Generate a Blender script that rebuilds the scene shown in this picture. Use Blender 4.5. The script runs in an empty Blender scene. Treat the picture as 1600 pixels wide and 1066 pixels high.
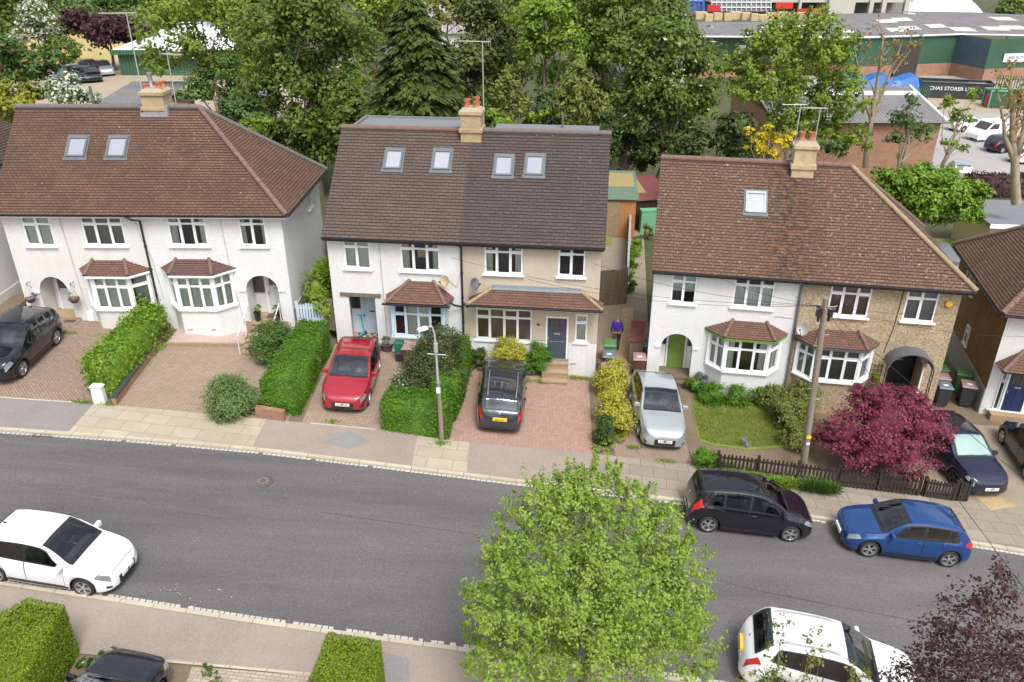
import bpy, bmesh, math, random
import numpy as np
from mathutils import Vector, Matrix
R = math.radians
random.seed(7); rng = np.random.default_rng(11)
S = bpy.context.scene
COL = S.collection

# ---------------------------------------------------------------- camera, sky, sun, exposure
F_PX, TILT, CAM_H = 1255.0, R(26.9), 17.0
cam = bpy.data.cameras.new('camera'); cam.sensor_width = 36; cam.lens = 36 * F_PX / 1600
cam.clip_end = 2000; cam.clip_start = 0.1
camo = bpy.data.objects.new('camera', cam); COL.objects.link(camo)
camo.location = (0, 0, CAM_H); camo.rotation_euler = (R(90) - TILT, 0, 0)
S.camera = camo

SUN_EL, SUN_AZ = R(57), R(160)          # azimuth clockwise from +Y: behind the camera, to the left
w = bpy.data.worlds.new('World'); S.world = w; w.use_nodes = True
nt = w.node_tree; nt.nodes.clear()
out = nt.nodes.new('ShaderNodeOutputWorld'); bg = nt.nodes.new('ShaderNodeBackground')
sky = nt.nodes.new('ShaderNodeTexSky'); sky.sky_type = 'NISHITA'; sky.sun_disc = False
sky.sun_elevation = SUN_EL; sky.sun_rotation = SUN_AZ; sky.dust_density = 4; sky.air_density = 1.2
hs = nt.nodes.new('ShaderNodeHueSaturation'); hs.inputs['Saturation'].default_value = 0.28
hs.inputs['Value'].default_value = 1.05
# broken cloud: brighter and greyer patches of the sky by direction
tc = nt.nodes.new('ShaderNodeTexCoord'); cn = nt.nodes.new('ShaderNodeTexNoise')
cn.inputs['Scale'].default_value = 3.2; cn.inputs['Detail'].default_value = 6; cn.inputs['Roughness'].default_value = .6
cr = nt.nodes.new('ShaderNodeValToRGB'); cr.color_ramp.elements[0].position = .42; cr.color_ramp.elements[1].position = .62
cr.color_ramp.elements[0].color = (.72, .78, .9, 1); cr.color_ramp.elements[1].color = (1.5, 1.47, 1.42, 1)
mx = nt.nodes.new('ShaderNodeMixRGB'); mx.blend_type = 'MULTIPLY'; mx.inputs[0].default_value = 1
nt.links.new(tc.outputs['Generated'], cn.inputs['Vector']); nt.links.new(cn.outputs['Fac'], cr.inputs['Fac'])
nt.links.new(sky.outputs[0], hs.inputs['Color']); nt.links.new(hs.outputs[0], mx.inputs[1]); nt.links.new(cr.outputs[0], mx.inputs[2])
nt.links.new(mx.outputs[0], bg.inputs[0]); bg.inputs[1].default_value = 0.135
nt.links.new(bg.outputs[0], out.inputs[0])

sun = bpy.data.lights.new('sun', 'SUN'); sun.energy = 1.9; sun.angle = R(22); sun.color = (1, .96, .9)
suno = bpy.data.objects.new('sun', sun); COL.objects.link(suno)
sd = Vector((math.sin(SUN_AZ) * math.cos(SUN_EL), math.cos(SUN_AZ) * math.cos(SUN_EL), math.sin(SUN_EL)))
suno.rotation_euler = (-sd).to_track_quat('-Z', 'Y').to_euler()
S.view_settings.view_transform = 'Standard'; S.view_settings.look = 'None'
S.view_settings.gamma = 1; S.view_settings.use_curve_mapping = False
S.view_settings.exposure = 0.56

# ---------------------------------------------------------------- terrain: the street climbs to the left
def G(x, y=0):
    return -0.084 * (max(-32, min(26, x)) - 4.5)
def _ray(u, v):
    a = (u - 800) / F_PX; b = -(v - 533) / F_PX; c, s = math.cos(TILT), math.sin(TILT)
    return a, c + b * s, -s + b * c
def gp(u, v, dz=0):                     # photo pixel -> point on the sloping ground (dz above it)
    z = 0
    for i in range(30):
        d = _ray(u, v); t = (z + dz - CAM_H) / d[2]; z = G(d[0] * t)
    return Vector((d[0] * t, d[1] * t, z + dz))
def py(u, v, y):                        # photo pixel -> point at distance y from the camera
    d = _ray(u, v); t = y / d[1]
    return Vector((d[0] * t, y, CAM_H + d[2] * t))

# ---------------------------------------------------------------- tagging and mesh building
def tag(o, label=None, cat=None, group=None, kind=None):
    if label: o['label'] = label
    if cat: o['category'] = cat
    if group: o['group'] = group
    if kind: o['kind'] = kind
    return o
def thing(name, label, cat, loc=(0, 0, 0), rz=0, group=None):
    o = bpy.data.objects.new(name, None); COL.objects.link(o); o.empty_display_size = .3
    o.location = loc; o.rotation_euler = (0, 0, rz)
    return tag(o, label, cat, group)

class MB:
    def __init__(s): s.v = []; s.f = []; s.m = []; s.uv = {}; s.T = Matrix.Identity(4); s.k = 0
    def add(s, vs, fs, mi=None, uvs=None):
        b = len(s.v); T = s.T
        s.v += [tuple(T @ Vector(p)) for p in vs]
        for i, f in enumerate(fs):
            if uvs: s.uv[len(s.f)] = [uvs[j] for j in f]
            s.f.append(tuple(b + j for j in f)); s.m.append(s.k if mi is None else mi)
    def quad(s, a, b, c, d, mi=None, uvs=None):
        s.add([a, b, c, d], [(0, 1, 2, 3)], mi, uvs)
    def poly(s, pts, mi=None): s.add(pts, [tuple(range(len(pts)))], mi)
    def box(s, x0, x1, y0, y1, z0, z1, mi=None):
        s.add([(x0,y0,z0),(x1,y0,z0),(x1,y1,z0),(x0,y1,z0),(x0,y0,z1),(x1,y0,z1),(x1,y1,z1),(x0,y1,z1)],
              [(0,3,2,1),(4,5,6,7),(0,1,5,4),(1,2,6,5),(2,3,7,6),(3,0,4,7)], mi)
    def cbox(s, c, d, mi=None, bev=0):
        x,y,z = c; a,b,h = d[0]/2,d[1]/2,d[2]/2
        s.box(x-a,x+a,y-b,y+b,z-h,z+h,mi)
    def frustum(s, x0,x1,y0,y1,z0, X0,X1,Y0,Y1,z1, mi=None):
        s.add([(x0,y0,z0),(x1,y0,z0),(x1,y1,z0),(x0,y1,z0),(X0,Y0,z1),(X1,Y0,z1),(X1,Y1,z1),(X0,Y1,z1)],
              [(0,3,2,1),(4,5,6,7),(0,1,5,4),(1,2,6,5),(2,3,7,6),(3,0,4,7)], mi)
    def prism(s, pts, z0, z1, mi=None):
        n = len(pts)
        s.add([(p[0],p[1],z0) for p in pts] + [(p[0],p[1],z1) for p in pts],
              [tuple(range(n))[::-1], tuple(range(n, 2*n))] + [(i,(i+1)%n,n+(i+1)%n,n+i) for i in range(n)], mi)
    def tube(s, pts, rad, n=8, mi=None, caps=True):
        pts = [Vector(p) for p in pts]
        if not hasattr(rad, '__len__'): rad = [rad]*len(pts)
        vs = []; fs = []
        for i, p in enumerate(pts):
            d = (pts[min(i+1,len(pts)-1)] - pts[max(i-1,0)])
            if d.length < 1e-9: d = Vector((0,0,1))
            d.normalize()
            u = d.cross(Vector((0,0,1)) if abs(d.z) < .9 else Vector((1,0,0))).normalized(); v = d.cross(u)
            for k in range(n):
                a = 2*math.pi*k/n
                vs.append(p + (u*math.cos(a) + v*math.sin(a))*rad[i])
        for i in range(len(pts)-1):
            for k in range(n):
                k2 = (k+1)%n
                fs.append((i*n+k, i*n+k2, (i+1)*n+k2, (i+1)*n+k))
        if caps: fs += [tuple(range(n))[::-1], tuple(range((len(pts)-1)*n, len(pts)*n))]
        s.add(vs, fs, mi)
    def lathe(s, prof, n=16, mi=None, c=(0,0,0)):        # profile of (r, z) about a vertical axis
        vs = []; fs = []
        for r_, z in prof:
            for k in range(n):
                a = 2*math.pi*k/n; vs.append((c[0]+r_*math.cos(a), c[1]+r_*math.sin(a), c[2]+z))
        for i in range(len(prof)-1):
            for k in range(n):
                k2 = (k+1)%n; fs.append((i*n+k, i*n+k2, (i+1)*n+k2, (i+1)*n+k))
        s.add(vs, fs, mi)
    def build(s, name, mats, parent=None, smooth=None, bevel=0):
        me = bpy.data.meshes.new(name); me.from_pydata(s.v, [], s.f)
        if not isinstance(mats, (list, tuple)): mats = [mats]
        for m in mats: me.materials.append(m)
        me.polygons.foreach_set('material_index', s.m)
        if s.uv:
            ul = me.uv_layers.new(name='UVMap')
            for i, p in enumerate(me.polygons):
                if i in s.uv:
                    for k, li in enumerate(p.loop_indices): ul.data[li].uv = s.uv[i][k]
        if smooth is not None:
            me.polygons.foreach_set('use_smooth', [True]*len(me.polygons))
            if smooth < 180: me.set_sharp_from_angle(angle=R(smooth))
        me.update()
        o = bpy.data.objects.new(name, me); COL.objects.link(o)
        if parent: o.parent = parent
        if bevel:
            md = o.modifiers.new('bevel', 'BEVEL'); md.width = bevel; md.segments = 2; md.limit_method = 'ANGLE'
        return o

def quads_mesh(name, V, mats, midx=None, parent=None, core=None):
    """V: (N,4,3) array of leaf quads, one mesh; core: optional (verts, faces) added with the last material."""
    N = len(V); verts = V.reshape(-1, 3); nv = len(verts)
    cv, cf = core if core else ([], [])
    me = bpy.data.meshes.new(name)
    allv = np.concatenate([verts, np.array(cv, dtype=float).reshape(-1, 3)]) if len(cv) else verts
    cq = [f for f in cf]
    nl = N*4 + sum(len(f) for f in cq)
    me.vertices.add(len(allv)); me.vertices.foreach_set('co', allv.astype(np.float32).ravel())
    me.loops.add(nl); me.polygons.add(N + len(cq))
    li = np.concatenate([np.arange(N*4), np.array([nv + i for f in cq for i in f], dtype=int)]) if cq else np.arange(N*4)
    me.loops.foreach_set('vertex_index', li.astype(np.int32))
    tot = np.concatenate([np.full(N, 4), np.array([len(f) for f in cq], dtype=int)]) if cq else np.full(N, 4)
    st = np.concatenate([[0], np.cumsum(tot)[:-1]])
    me.polygons.foreach_set('loop_start', st.astype(np.int32)); me.polygons.foreach_set('loop_total', tot.astype(np.int32))
    if not isinstance(mats, (list, tuple)): mats = [mats]
    for m in mats: me.materials.append(m)
    mi = np.zeros(N + len(cq), dtype=np.int32)
    if midx is not None: mi[:N] = midx
    if cq: mi[N:] = len(mats) - 1
    me.polygons.foreach_set('material_index', mi)
    me.update(calc_edges=True); me.validate()
    o = bpy.data.objects.new(name, me); COL.objects.link(o)
    if parent: o.parent = parent
    return o

def text_mesh(name, s, size, M, mat, parent=None, ext=0.004, align='CENTER'):
    cu = bpy.data.curves.new(name, 'FONT'); cu.body = s; cu.size = size; cu.extrude = ext
    cu.align_x = align; cu.align_y = 'CENTER'; cu.resolution_u = 2; cu.offset = size*.012
    t = bpy.data.objects.new(name, cu); COL.objects.link(t)
    dg = bpy.context.evaluated_depsgraph_get()
    me = bpy.data.meshes.new_from_object(t.evaluated_get(dg)); bpy.data.objects.remove(t)
    me.name = name; me.transform(M); me.materials.clear(); me.materials.append(mat)
    o = bpy.data.objects.new(name, me); COL.objects.link(o)
    if parent: o.parent = parent
    return o
def basis(p, right, up):                # text placed at p, reading along right
    r_ = Vector(right).normalized(); u = Vector(up).normalized(); n = r_.cross(u)
    return Matrix(((r_.x,u.x,n.x,p[0]),(r_.y,u.y,n.y,p[1]),(r_.z,u.z,n.z,p[2]),(0,0,0,1)))
# ---------------------------------------------------------------- materials
class NT:
    def __init__(s, name):
        s.m = bpy.data.materials.new(name); s.m.use_nodes = True; s.t = s.m.node_tree; s.t.nodes.clear()
        s.out = s.t.nodes.new('ShaderNodeOutputMaterial')
    def n(s, typ, props=None, **inp):
        nd = s.t.nodes.new(typ)
        for k, v in (props or {}).items(): setattr(nd, k, v)
        for k, v in inp.items():
            k = k.replace('_', ' ') if k.replace('_', ' ') in nd.inputs else k
            sock = nd.inputs[int(k[1:])] if k[0] == 'i' and k[1:].isdigit() else nd.inputs[k]
            if isinstance(v, bpy.types.NodeSocket): s.t.links.new(v, sock)
            elif isinstance(v, (tuple, list)) and len(v) == 3 and sock.type == 'RGBA': sock.default_value = (*v, 1)
            else: sock.default_value = v
        return nd
    def geo(s): return s.n('ShaderNodeNewGeometry').outputs['Position']
    def obj(s): return s.n('ShaderNodeTexCoord').outputs['Object']
    def uvc(s): return s.n('ShaderNodeTexCoord').outputs['UV']
    def noise(s, vec, scale, detail=3, rough=.6): return s.n('ShaderNodeTexNoise', Vector=vec, Scale=scale, Detail=detail, Roughness=rough).outputs['Fac']
    def ramp(s, fac, *stops):
        nd = s.n('ShaderNodeValToRGB', Fac=fac); e = nd.color_ramp.elements
        while len(e) < len(stops): e.new(.5)
        for i, (p, c) in enumerate(stops):
            e[i].position = p; e[i].color = (*c, 1) if hasattr(c, '__len__') else (c, c, c, 1)
        return nd.outputs['Color']
    def mix(s, fac, a, b, mode='MIX'):
        return s.n('ShaderNodeMixRGB', {'blend_type': mode}, i0=fac, i1=a, i2=b).outputs[0]
    def mul(s, a, b): return s.n('ShaderNodeMath', {'operation': 'MULTIPLY'}, i0=a, i1=b).outputs[0]
    def bump(s, h, strength=.4, dist=.02): return s.n('ShaderNodeBump', Height=h, Strength=strength, Distance=dist).outputs[0]
    def bsdf(s, **k):
        b = s.n('ShaderNodeBsdfPrincipled', **k); s.t.links.new(b.outputs[0], s.out.inputs[0]); return s.m

def plain(name, col, rough=.6, metal=0, var=.12, scale=3, coat=0, bump=0, bscale=30):
    t = NT(name); p = t.obj(); f = t.noise(p, scale, 4)
    c = t.mix(f, tuple(x*(1-var) for x in col), tuple(min(1, x*(1+var)) for x in col))
    k = dict(Base_Color=c, Roughness=rough, Metallic=metal)
    if coat: k['Coat Weight'] = coat; k['Coat Roughness'] = .04
    if bump: k['Normal'] = t.bump(t.noise(p, bscale, 3), bump)
    return t.bsdf(**k)

def render_wall(name, col, dirt=.12, tint=(.55,.53,.46), bscale=26, bstr=.35):
    t = NT(name); p = t.obj()
    st = t.n('ShaderNodeMapping', Vector=p, Scale=(2.6, 2.6, .30)).outputs[0]
    d = t.ramp(t.noise(st, 1.3, 6, .65), (.46, 0), (.8, dirt*3))
    c = t.mix(d, col, tint)
    c = t.mix(t.ramp(t.noise(p, 9, 4, .75), (.35, 0), (.7, .30)), c, tuple(x*.78 for x in col))
    c = t.mix(t.ramp(t.noise(p, .9, 4), (.4, 0), (.7, .25)), c, tint)
    return t.bsdf(Base_Color=c, Roughness=.9, Normal=t.bump(t.noise(p, bscale*.5, 5, .7), bstr*1.5, .05))

def pebble_wall(name, c1, c2, c3, scale=22):
    t = NT(name); p = t.obj()
    v = t.n('ShaderNodeTexVoronoi', Vector=p, Scale=scale)
    sep = t.n('ShaderNodeSeparateColor', Color=v.outputs['Color']).outputs[0]
    c = t.ramp(sep, (0, c1), (.35, c2), (.7, c3), (1, tuple(min(1, x*1.25) for x in c3)))
    big = t.ramp(t.noise(p, .8, 5), (.35, .78), (.65, 1.05))
    c = t.mix(1, c, big, 'MULTIPLY')
    return t.bsdf(Base_Color=c, Roughness=.95, Normal=t.bump(v.outputs['Distance'], .5, .03))

def roof_mat(name, c1, c2, tw=.17, gauge=.105, lichen=.0, moss=0, stain=.35, mortar=(.028,.018,.015)):
    t = NT(name); uv = t.uvc()
    b = t.n('ShaderNodeTexBrick', {'offset': .5}, Vector=uv, Color1=c1, Color2=c2, Mortar=mortar, Scale=1.0)
    b.inputs['Brick Width'].default_value = tw; b.inputs['Row Height'].default_value = gauge
    b.inputs['Mortar Size'].default_value = gauge*.11; b.inputs['Bias'].default_value = -.1
    c = b.outputs['Color']
    n1 = t.noise(uv, 28, 1)
    c = t.mix(t.ramp(n1, (.38, 0), (.72, .5)), c, tuple(x*1.5 for x in c2))
    nb = t.noise(uv, 15, 2); c = t.mix(t.ramp(nb, (.5, 0), (.72, .7)), c, tuple(x*.5 for x in c1))
    n2 = t.noise(uv, .55, 6, .7)
    c = t.mix(t.ramp(n2, (.42, 0), (.72, stain)), c, tuple(x*.42 for x in c1))
    if lichen:
        n3 = t.noise(uv, 7.5, 5, .7); n4 = t.noise(uv, .5, 2)
        c = t.mix(t.mul(t.ramp(n3, (.66-.1*lichen, 0), (.70-.1*lichen, .9)), t.ramp(n4, (.35, .15), (.65, 1))), c, (.42, .36, .28))
    if moss:
        n5 = t.noise(uv, 5, 5, .75)
        gx = t.n('ShaderNodeSeparateXYZ', Vector=uv).outputs[0]
        wv = t.ramp(t.n('ShaderNodeMath', {'operation': 'ABSOLUTE'}, i0=t.n('ShaderNodeMath', {'operation': 'SUBTRACT'}, i0=gx, i1=moss).outputs[0]).outputs[0], (0, 1), (.85/4, 0))
        gm = t.n('ShaderNodeMath', {'operation': 'MULTIPLY'}, i0=t.n('ShaderNodeMath', {'operation': 'ABSOLUTE'}, i0=t.n('ShaderNodeMath', {'operation': 'SUBTRACT'}, i0=gx, i1=moss).outputs[0]).outputs[0], i1=.55).outputs[0]
        wv = t.ramp(gm, (0, 1), (1, 0))
        c = t.mix(t.mul(t.ramp(n5, (.44, 0), (.54, .95)), wv), c, (.035, .024, .012))
        c = t.mix(t.mul(t.ramp(t.noise(uv, 3.1, 5, .75), (.52, 0), (.6, .6)), wv), c, (.22, .10, .045))
    return t.bsdf(Base_Color=c, Roughness=.88, Normal=t.bump(b.outputs['Fac'], -.35, .02))

GB = 1.4
def ground_noise(name, c1, c2, c3, s1=.5, s2=60, rough=.9, bump=.3):
    c1, c2, c3 = [tuple(x*GB for x in c) for c in (c1, c2, c3)]
    t = NT(name); p = t.geo()
    c = t.mix(t.ramp(t.noise(p, s1, 6, .65), (.35, 0), (.68, 1)), c1, c2)
    f = t.noise(p, min(s2, 19), 4, .85)
    c = t.mix(t.ramp(f, (.4, 0), (.75, .8)), c, c3)
    return t.bsdf(Base_Color=c, Roughness=rough, Normal=t.bump(f, bump, .01))

def brick_ground(name, c1, c2, mortar, bw, rh, rot=0, ms=.008, stain=(.25,.22,.16), st=.5, offset=.5, loc=(0,0,0), coord='geo', damp=1.0, bias=0):
    c1, c2, mortar, stain = [tuple(x*GB for x in c) for c in (c1, c2, mortar, stain)]
    t = NT(name); p = t.geo() if coord == 'geo' else t.obj()
    mp = t.n('ShaderNodeMapping', Vector=p, Rotation=(0, 0, rot), Location=loc).outputs[0]
    b = t.n('ShaderNodeTexBrick', {'offset': offset}, Vector=mp, Color1=c1, Color2=c2, Mortar=mortar, Scale=1.0)
    b.inputs['Brick Width'].default_value = bw; b.inputs['Row Height'].default_value = rh
    b.inputs['Mortar Size'].default_value = ms; b.inputs['Bias'].default_value = bias
    c = b.outputs['Color']
    c = t.mix(t.ramp(t.noise(p, .7, 6, .7), (.4, 0), (.75, st)), c, stain)
    c = t.mix(t.ramp(t.noise(p, 35, 3), (.35, 0), (.8, .35)), c, tuple(x*.6 for x in c1))
    return t.bsdf(Base_Color=c, Roughness=.88, Normal=t.bump(b.outputs['Fac'], -.3, .01))

def brick_wall(name, c1, c2, mortar=(.3,.28,.24), axis='x'):
    t = NT(name); p = t.obj()
    sx = t.n('ShaderNodeSeparateXYZ', Vector=p)
    ad = t.n('ShaderNodeMath', {'operation': 'ADD'}, i0=sx.outputs[0], i1=sx.outputs[1]).outputs[0]
    v = t.n('ShaderNodeCombineXYZ', X=ad, Y=sx.outputs[2]).outputs[0]
    b = t.n('ShaderNodeTexBrick', Vector=v, Color1=c1, Color2=c2, Mortar=mortar, Scale=1.0)
    b.inputs['Brick Width'].default_value = .225; b.inputs['Row Height'].default_value = .075; b.inputs['Mortar Size'].default_value = .008
    c = t.mix(t.ramp(t.noise(p, 1.2, 6, .7), (.4, 0), (.75, .55)), b.outputs['Color'], tuple(x*.5 for x in c1))
    return t.bsdf(Base_Color=c, Roughness=.9, Normal=t.bump(b.outputs['Fac'], -.3, .01))

def wood_mat(name, c1, c2, sx=14, sz=1.2):
    t = NT(name); p = t.obj()
    mp = t.n('ShaderNodeMapping', Vector=p, Scale=(sx, sx, sz)).outputs[0]
    c = t.mix(t.ramp(t.noise(mp, 1, 5, .65), (.3, 0), (.7, 1)), c1, c2)
    return t.bsdf(Base_Color=c, Roughness=.85)

def leaf_mat(name, c1, c2, c3=None, trans=.3, rough=.55, scale=1.3):
    t = NT(name); p = t.geo()
    c = t.mix(t.ramp(t.noise(p, scale, 4), (.38, 0), (.62, 1)), c1, c2)
    c = t.mix(t.ramp(t.noise(p, scale*9, 2), (.5, 0), (.75, .8)), c, c3 or tuple(min(1, x*1.5) for x in c2))
    b = t.n('ShaderNodeBsdfPrincipled', Base_Color=c, Roughness=rough)
    b.inputs['Specular IOR Level'].default_value = .35
    tr = t.n('ShaderNodeBsdfTranslucent', Color=c)
    ms = t.n('ShaderNodeMixShader', i0=trans, i1=b.outputs[0], i2=tr.outputs[0])
    t.t.links.new(ms.outputs[0], t.out.inputs[0]); return t.m

def paint(name, col, metal=0.0, rough=.3):
    t = NT(name); p = t.obj()
    fl = t.noise(p, 700, 1)
    c = t.mix(t.ramp(fl, (.3, 0), (.7, 1)), tuple(x*.93 for x in col), tuple(min(1, x*1.06) for x in col))
    d = t.ramp(t.noise(p, 2.2, 5, .6), (.35, rough), (.75, min(1, rough+.15)))
    b = dict(Base_Color=c, Metallic=metal, Roughness=d); b['Coat Weight'] = 1.0; b['Coat Roughness'] = .04; b['Coat IOR'] = 1.6; b['Specular IOR Level'] = .25
    return t.bsdf(**b)

def glass_mat(name, tint=(.86,.9,.88), base=.05, rough=.02, ior=1.55):
    t = NT(name)
    gl = t.n('ShaderNodeBsdfGlossy', Color=(.95,.97,1), Roughness=rough)
    tr = t.n('ShaderNodeBsdfTransparent', Color=tint)
    fr = t.n('ShaderNodeFresnel', IOR=ior).outputs[0]
    fa = t.n('ShaderNodeMath', {'operation': 'ADD', 'use_clamp': True}, i0=fr, i1=base).outputs[0]
    ms = t.n('ShaderNodeMixShader', i0=fa, i1=tr.outputs[0], i2=gl.outputs[0])
    t.t.links.new(ms.outputs[0], t.out.inputs[0]); return t.m

def sky_glass(name, col=(.03,.04,.05)):
    t = NT(name); b = dict(Base_Color=col, Roughness=.03); b['IOR'] = 1.9
    return t.bsdf(**b)

M = {}
M['white_render'] = render_wall('white_render', (.72,.72,.705), .10)
M['cream_white_render'] = render_wall('cream_white_render', (.70,.685,.645), .16)
M['cream_render'] = render_wall('cream_render', (.55,.465,.36), .10, (.40,.34,.26), 40, .3)
M['white_plinth'] = render_wall('white_plinth', (.70,.70,.69), .2, (.5,.48,.42), 12, .2)
M['grey_plinth'] = render_wall('grey_plinth', (.42,.43,.42), .2, (.25,.25,.2))
M['pebble'] = pebble_wall('pebble', (.27,.20,.12), (.40,.305,.195), (.47,.37,.24), 26)
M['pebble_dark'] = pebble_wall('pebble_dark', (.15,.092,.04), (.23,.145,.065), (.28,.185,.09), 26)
M['roof_red'] = roof_mat('roof_red', (.098,.050,.033), (.148,.078,.047), tw=.19, gauge=.125, lichen=.45, stain=.55)
M['roof_mossy'] = roof_mat('roof_mossy', (.106,.056,.037), (.160,.086,.053), tw=.2, gauge=.14, lichen=.75, moss=5.25)
M['roof_brown'] = roof_mat('roof_brown', (.080,.056,.043), (.108,.077,.060), tw=.33, gauge=.15, stain=.25)
M['roof_dark'] = roof_mat('roof_dark', (.058,.043,.037), (.080,.060,.052), tw=.33, gauge=.15, lichen=.3, stain=.3)
M['bay_tile'] = roof_mat('bay_tile', (.135,.066,.046), (.19,.098,.070), lichen=.45, stain=.5)
M['bay_tile_plain'] = roof_mat('bay_tile_plain', (.115,.062,.049), (.15,.085,.068), lichen=.1, stain=.4)
M['ridge'] = plain('ridge', (.17,.105,.085), .9, var=.4, scale=4)
M['ridge_grey'] = plain('ridge_grey', (.14,.12,.11), .9, var=.35, scale=4)
M['ridge_mortar'] = plain('ridge_mortar', (.30,.22,.13), .9, var=.4, scale=5)
M['lead'] = plain('lead', (.32,.34,.36), .55, .3, .25, 5)
M['lead_dark'] = plain('lead_dark', (.12,.13,.14), .6, .2, .25, 5)
M['felt'] = plain('felt', (.17,.18,.19), .85, var=.15, scale=2)
M['upvc'] = plain('upvc', (.83,.83,.82), .35, var=.02)
M['cream_frame'] = plain('cream_frame', (.80,.79,.75), .45, var=.04)
M['blue_frame'] = plain('blue_frame', (.52,.61,.67), .45, var=.05)
M['glass'] = glass_mat('glass')
M['skylight_glass'] = glass_mat('skylight_glass', (.8,.82,.85), .2, .08)
M['white_blind'] = plain('white_blind', (.48,.50,.53), .8, var=.04)
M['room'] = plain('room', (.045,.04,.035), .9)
M['net'] = plain('net', (.74,.76,.69), .9, var=.12, scale=9)
M['net_white'] = plain('net_white', (.82,.82,.80), .9, var=.1, scale=9)
M['blind'] = plain('blind', (.70,.74,.64), .8, var=.06)
M['blind_grey'] = plain('blind_grey', (.30,.30,.26), .8, var=.1, scale=4)
M['shutter'] = plain('shutter', (.27,.18,.09), .7, var=.2, scale=4)
M['sky_blind'] = plain('sky_blind', (.72,.80,.80), .8, var=.06)
M['black_plastic'] = plain('black_plastic', (.02,.02,.022), .45)
M['grey_plastic'] = plain('grey_plastic', (.12,.125,.13), .5)
M['navy_door'] = plain('navy_door', (.055,.075,.11), .4, var=.08)
M['deep_blue_door'] = plain('deep_blue_door', (.02,.03,.10), .35, var=.08)
M['green_door'] = plain('green_door', (.17,.26,.045), .45, var=.12)
M['blue_door'] = plain('blue_door', (.42,.51,.58), .45, var=.05)
M['pale_door'] = plain('pale_door', (.62,.64,.66), .45, var=.04)
M['black_door'] = plain('black_door', (.02,.02,.02), .4)
M['brass'] = plain('brass', (.5,.36,.12), .35, .8)
M['steel'] = plain('steel', (.55,.56,.57), .35, .8)
M['white_metal'] = plain('white_metal', (.75,.75,.74), .4)
M['chimney_brick'] = brick_wall('chimney_brick', (.40,.29,.15), (.50,.38,.21), (.33,.30,.23))
M['cream_paint'] = plain('cream_paint', (.46,.37,.21), .85, var=.4, scale=4)
M['terracotta'] = plain('terracotta', (.42,.15,.08), .8, var=.25, scale=9)
M['mortar'] = plain('mortar', (.36,.29,.22), .95, var=.3, scale=8)
M['brick'] = brick_wall('brick', (.30,.135,.08), (.38,.19,.11), (.30,.24,.19))
M['brick_orange'] = brick_wall('brick_orange', (.33,.15,.085), (.40,.20,.12), (.33,.26,.2))
M['concrete'] = plain('concrete', (.25,.215,.165), .9, var=.2, scale=3, bump=.3)
M['step_tile'] = plain('step_tile', (.34,.245,.15), .9, var=.3, scale=5)
M['dark_step'] = plain('dark_step', (.16,.115,.08), .9, var=.3, scale=5)
M['asphalt'] = None
t = NT('asphalt'); p = t.geo()
mp = t.n('ShaderNodeMapping', Vector=p, Rotation=(0, 0, R(5)), Scale=(.10, .9, 1)).outputs[0]
c = t.mix(t.ramp(t.noise(mp, 1.1, 5, .6), (.32, 0), (.66, 1)), (.078,.074,.075), (.135,.126,.123))
sx = t.n('ShaderNodeSeparateXYZ', Vector=p).outputs[0]
c = t.mix(t.ramp(t.n('ShaderNodeMapRange', Value=sx, **{'From Min': -18.0, 'From Max': 18.0}).outputs[0], (0, 0), (1, .45)), c, (.145,.132,.127))
f = t.noise(p, 17, 4, .85); c = t.mix(t.ramp(f, (.36, .5), (.5, 0)), c, (.045,.043,.046))
c = t.mix(t.ramp(f, (.56, 0), (.72, .4)), c, (.29,.28,.27))
M['asphalt'] = t.bsdf(Base_Color=c, Roughness=.86, Normal=t.bump(f, .3, .01))
M['tarmac'] = ground_noise('tarmac', (.155,.126,.104), (.210,.170,.140), (.28,.23,.195), .5, 55)
M['tarmac_grey'] = ground_noise('tarmac_grey', (.125,.115,.107), (.165,.150,.140), (.22,.205,.195), .5, 55)
M['tarmac_patch'] = ground_noise('tarmac_patch', (.13,.12,.115), (.17,.16,.15), (.22,.21,.2), .8, 55)
M['slabs'] = brick_ground('slabs', (.275,.235,.175), (.33,.285,.215), (.17,.14,.10), .9, .62, R(5), .012, (.20,.165,.115), .6, .5)
M['slabs_grey'] = brick_ground('slabs_grey', (.185,.158,.125), (.235,.20,.16), (.10,.088,.06), .85, .6, R(6), .014, (.14,.115,.085), .75, .5)
M['kerb'] = brick_ground('kerb', (.33,.29,.215), (.38,.335,.255), (.15,.13,.1), .9, 5, R(5), .014, (.22,.18,.12), .5, 0)
M['sett'] = plain('sett', (.46,.44,.39), .9, var=.25, scale=3)
M['block_brown'] = brick_ground('block_brown', (.185,.125,.095), (.255,.180,.140), (.105,.078,.055), .2, .1, R(48), .011, (.145,.120,.078), .7)
M['block_tan'] = brick_ground('block_tan', (.215,.155,.115), (.285,.205,.160), (.12,.09,.062), .2, .1, R(-42), .011, (.165,.135,.085), .75)
M['block_red'] = brick_ground('block_red', (.235,.140,.108), (.305,.190,.150), (.175,.115,.088), .2, .1, R(-45), .011, (.215,.155,.115), .5)
M['block_grey'] = brick_ground('block_grey', (.26,.21,.16), (.34,.27,.22), (.15,.13,.1), .2, .1, R(4), .011, (.2,.18,.13), .5)
M['gravel'] = ground_noise('gravel', (.24,.17,.145), (.30,.22,.185), (.42,.34,.29), 1.5, 38, bump=.9)
M['gravel_gold'] = ground_noise('gravel_gold', (.20,.135,.065), (.29,.205,.11), (.40,.31,.19), 1.5, 30, bump=.9)
M['path'] = ground_noise('path', (.17,.135,.095), (.23,.185,.135), (.14,.11,.08), .9, 25)
M['yard'] = ground_noise('yard', (.22,.21,.20), (.27,.255,.24), (.2,.19,.18), .3, 10)
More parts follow.
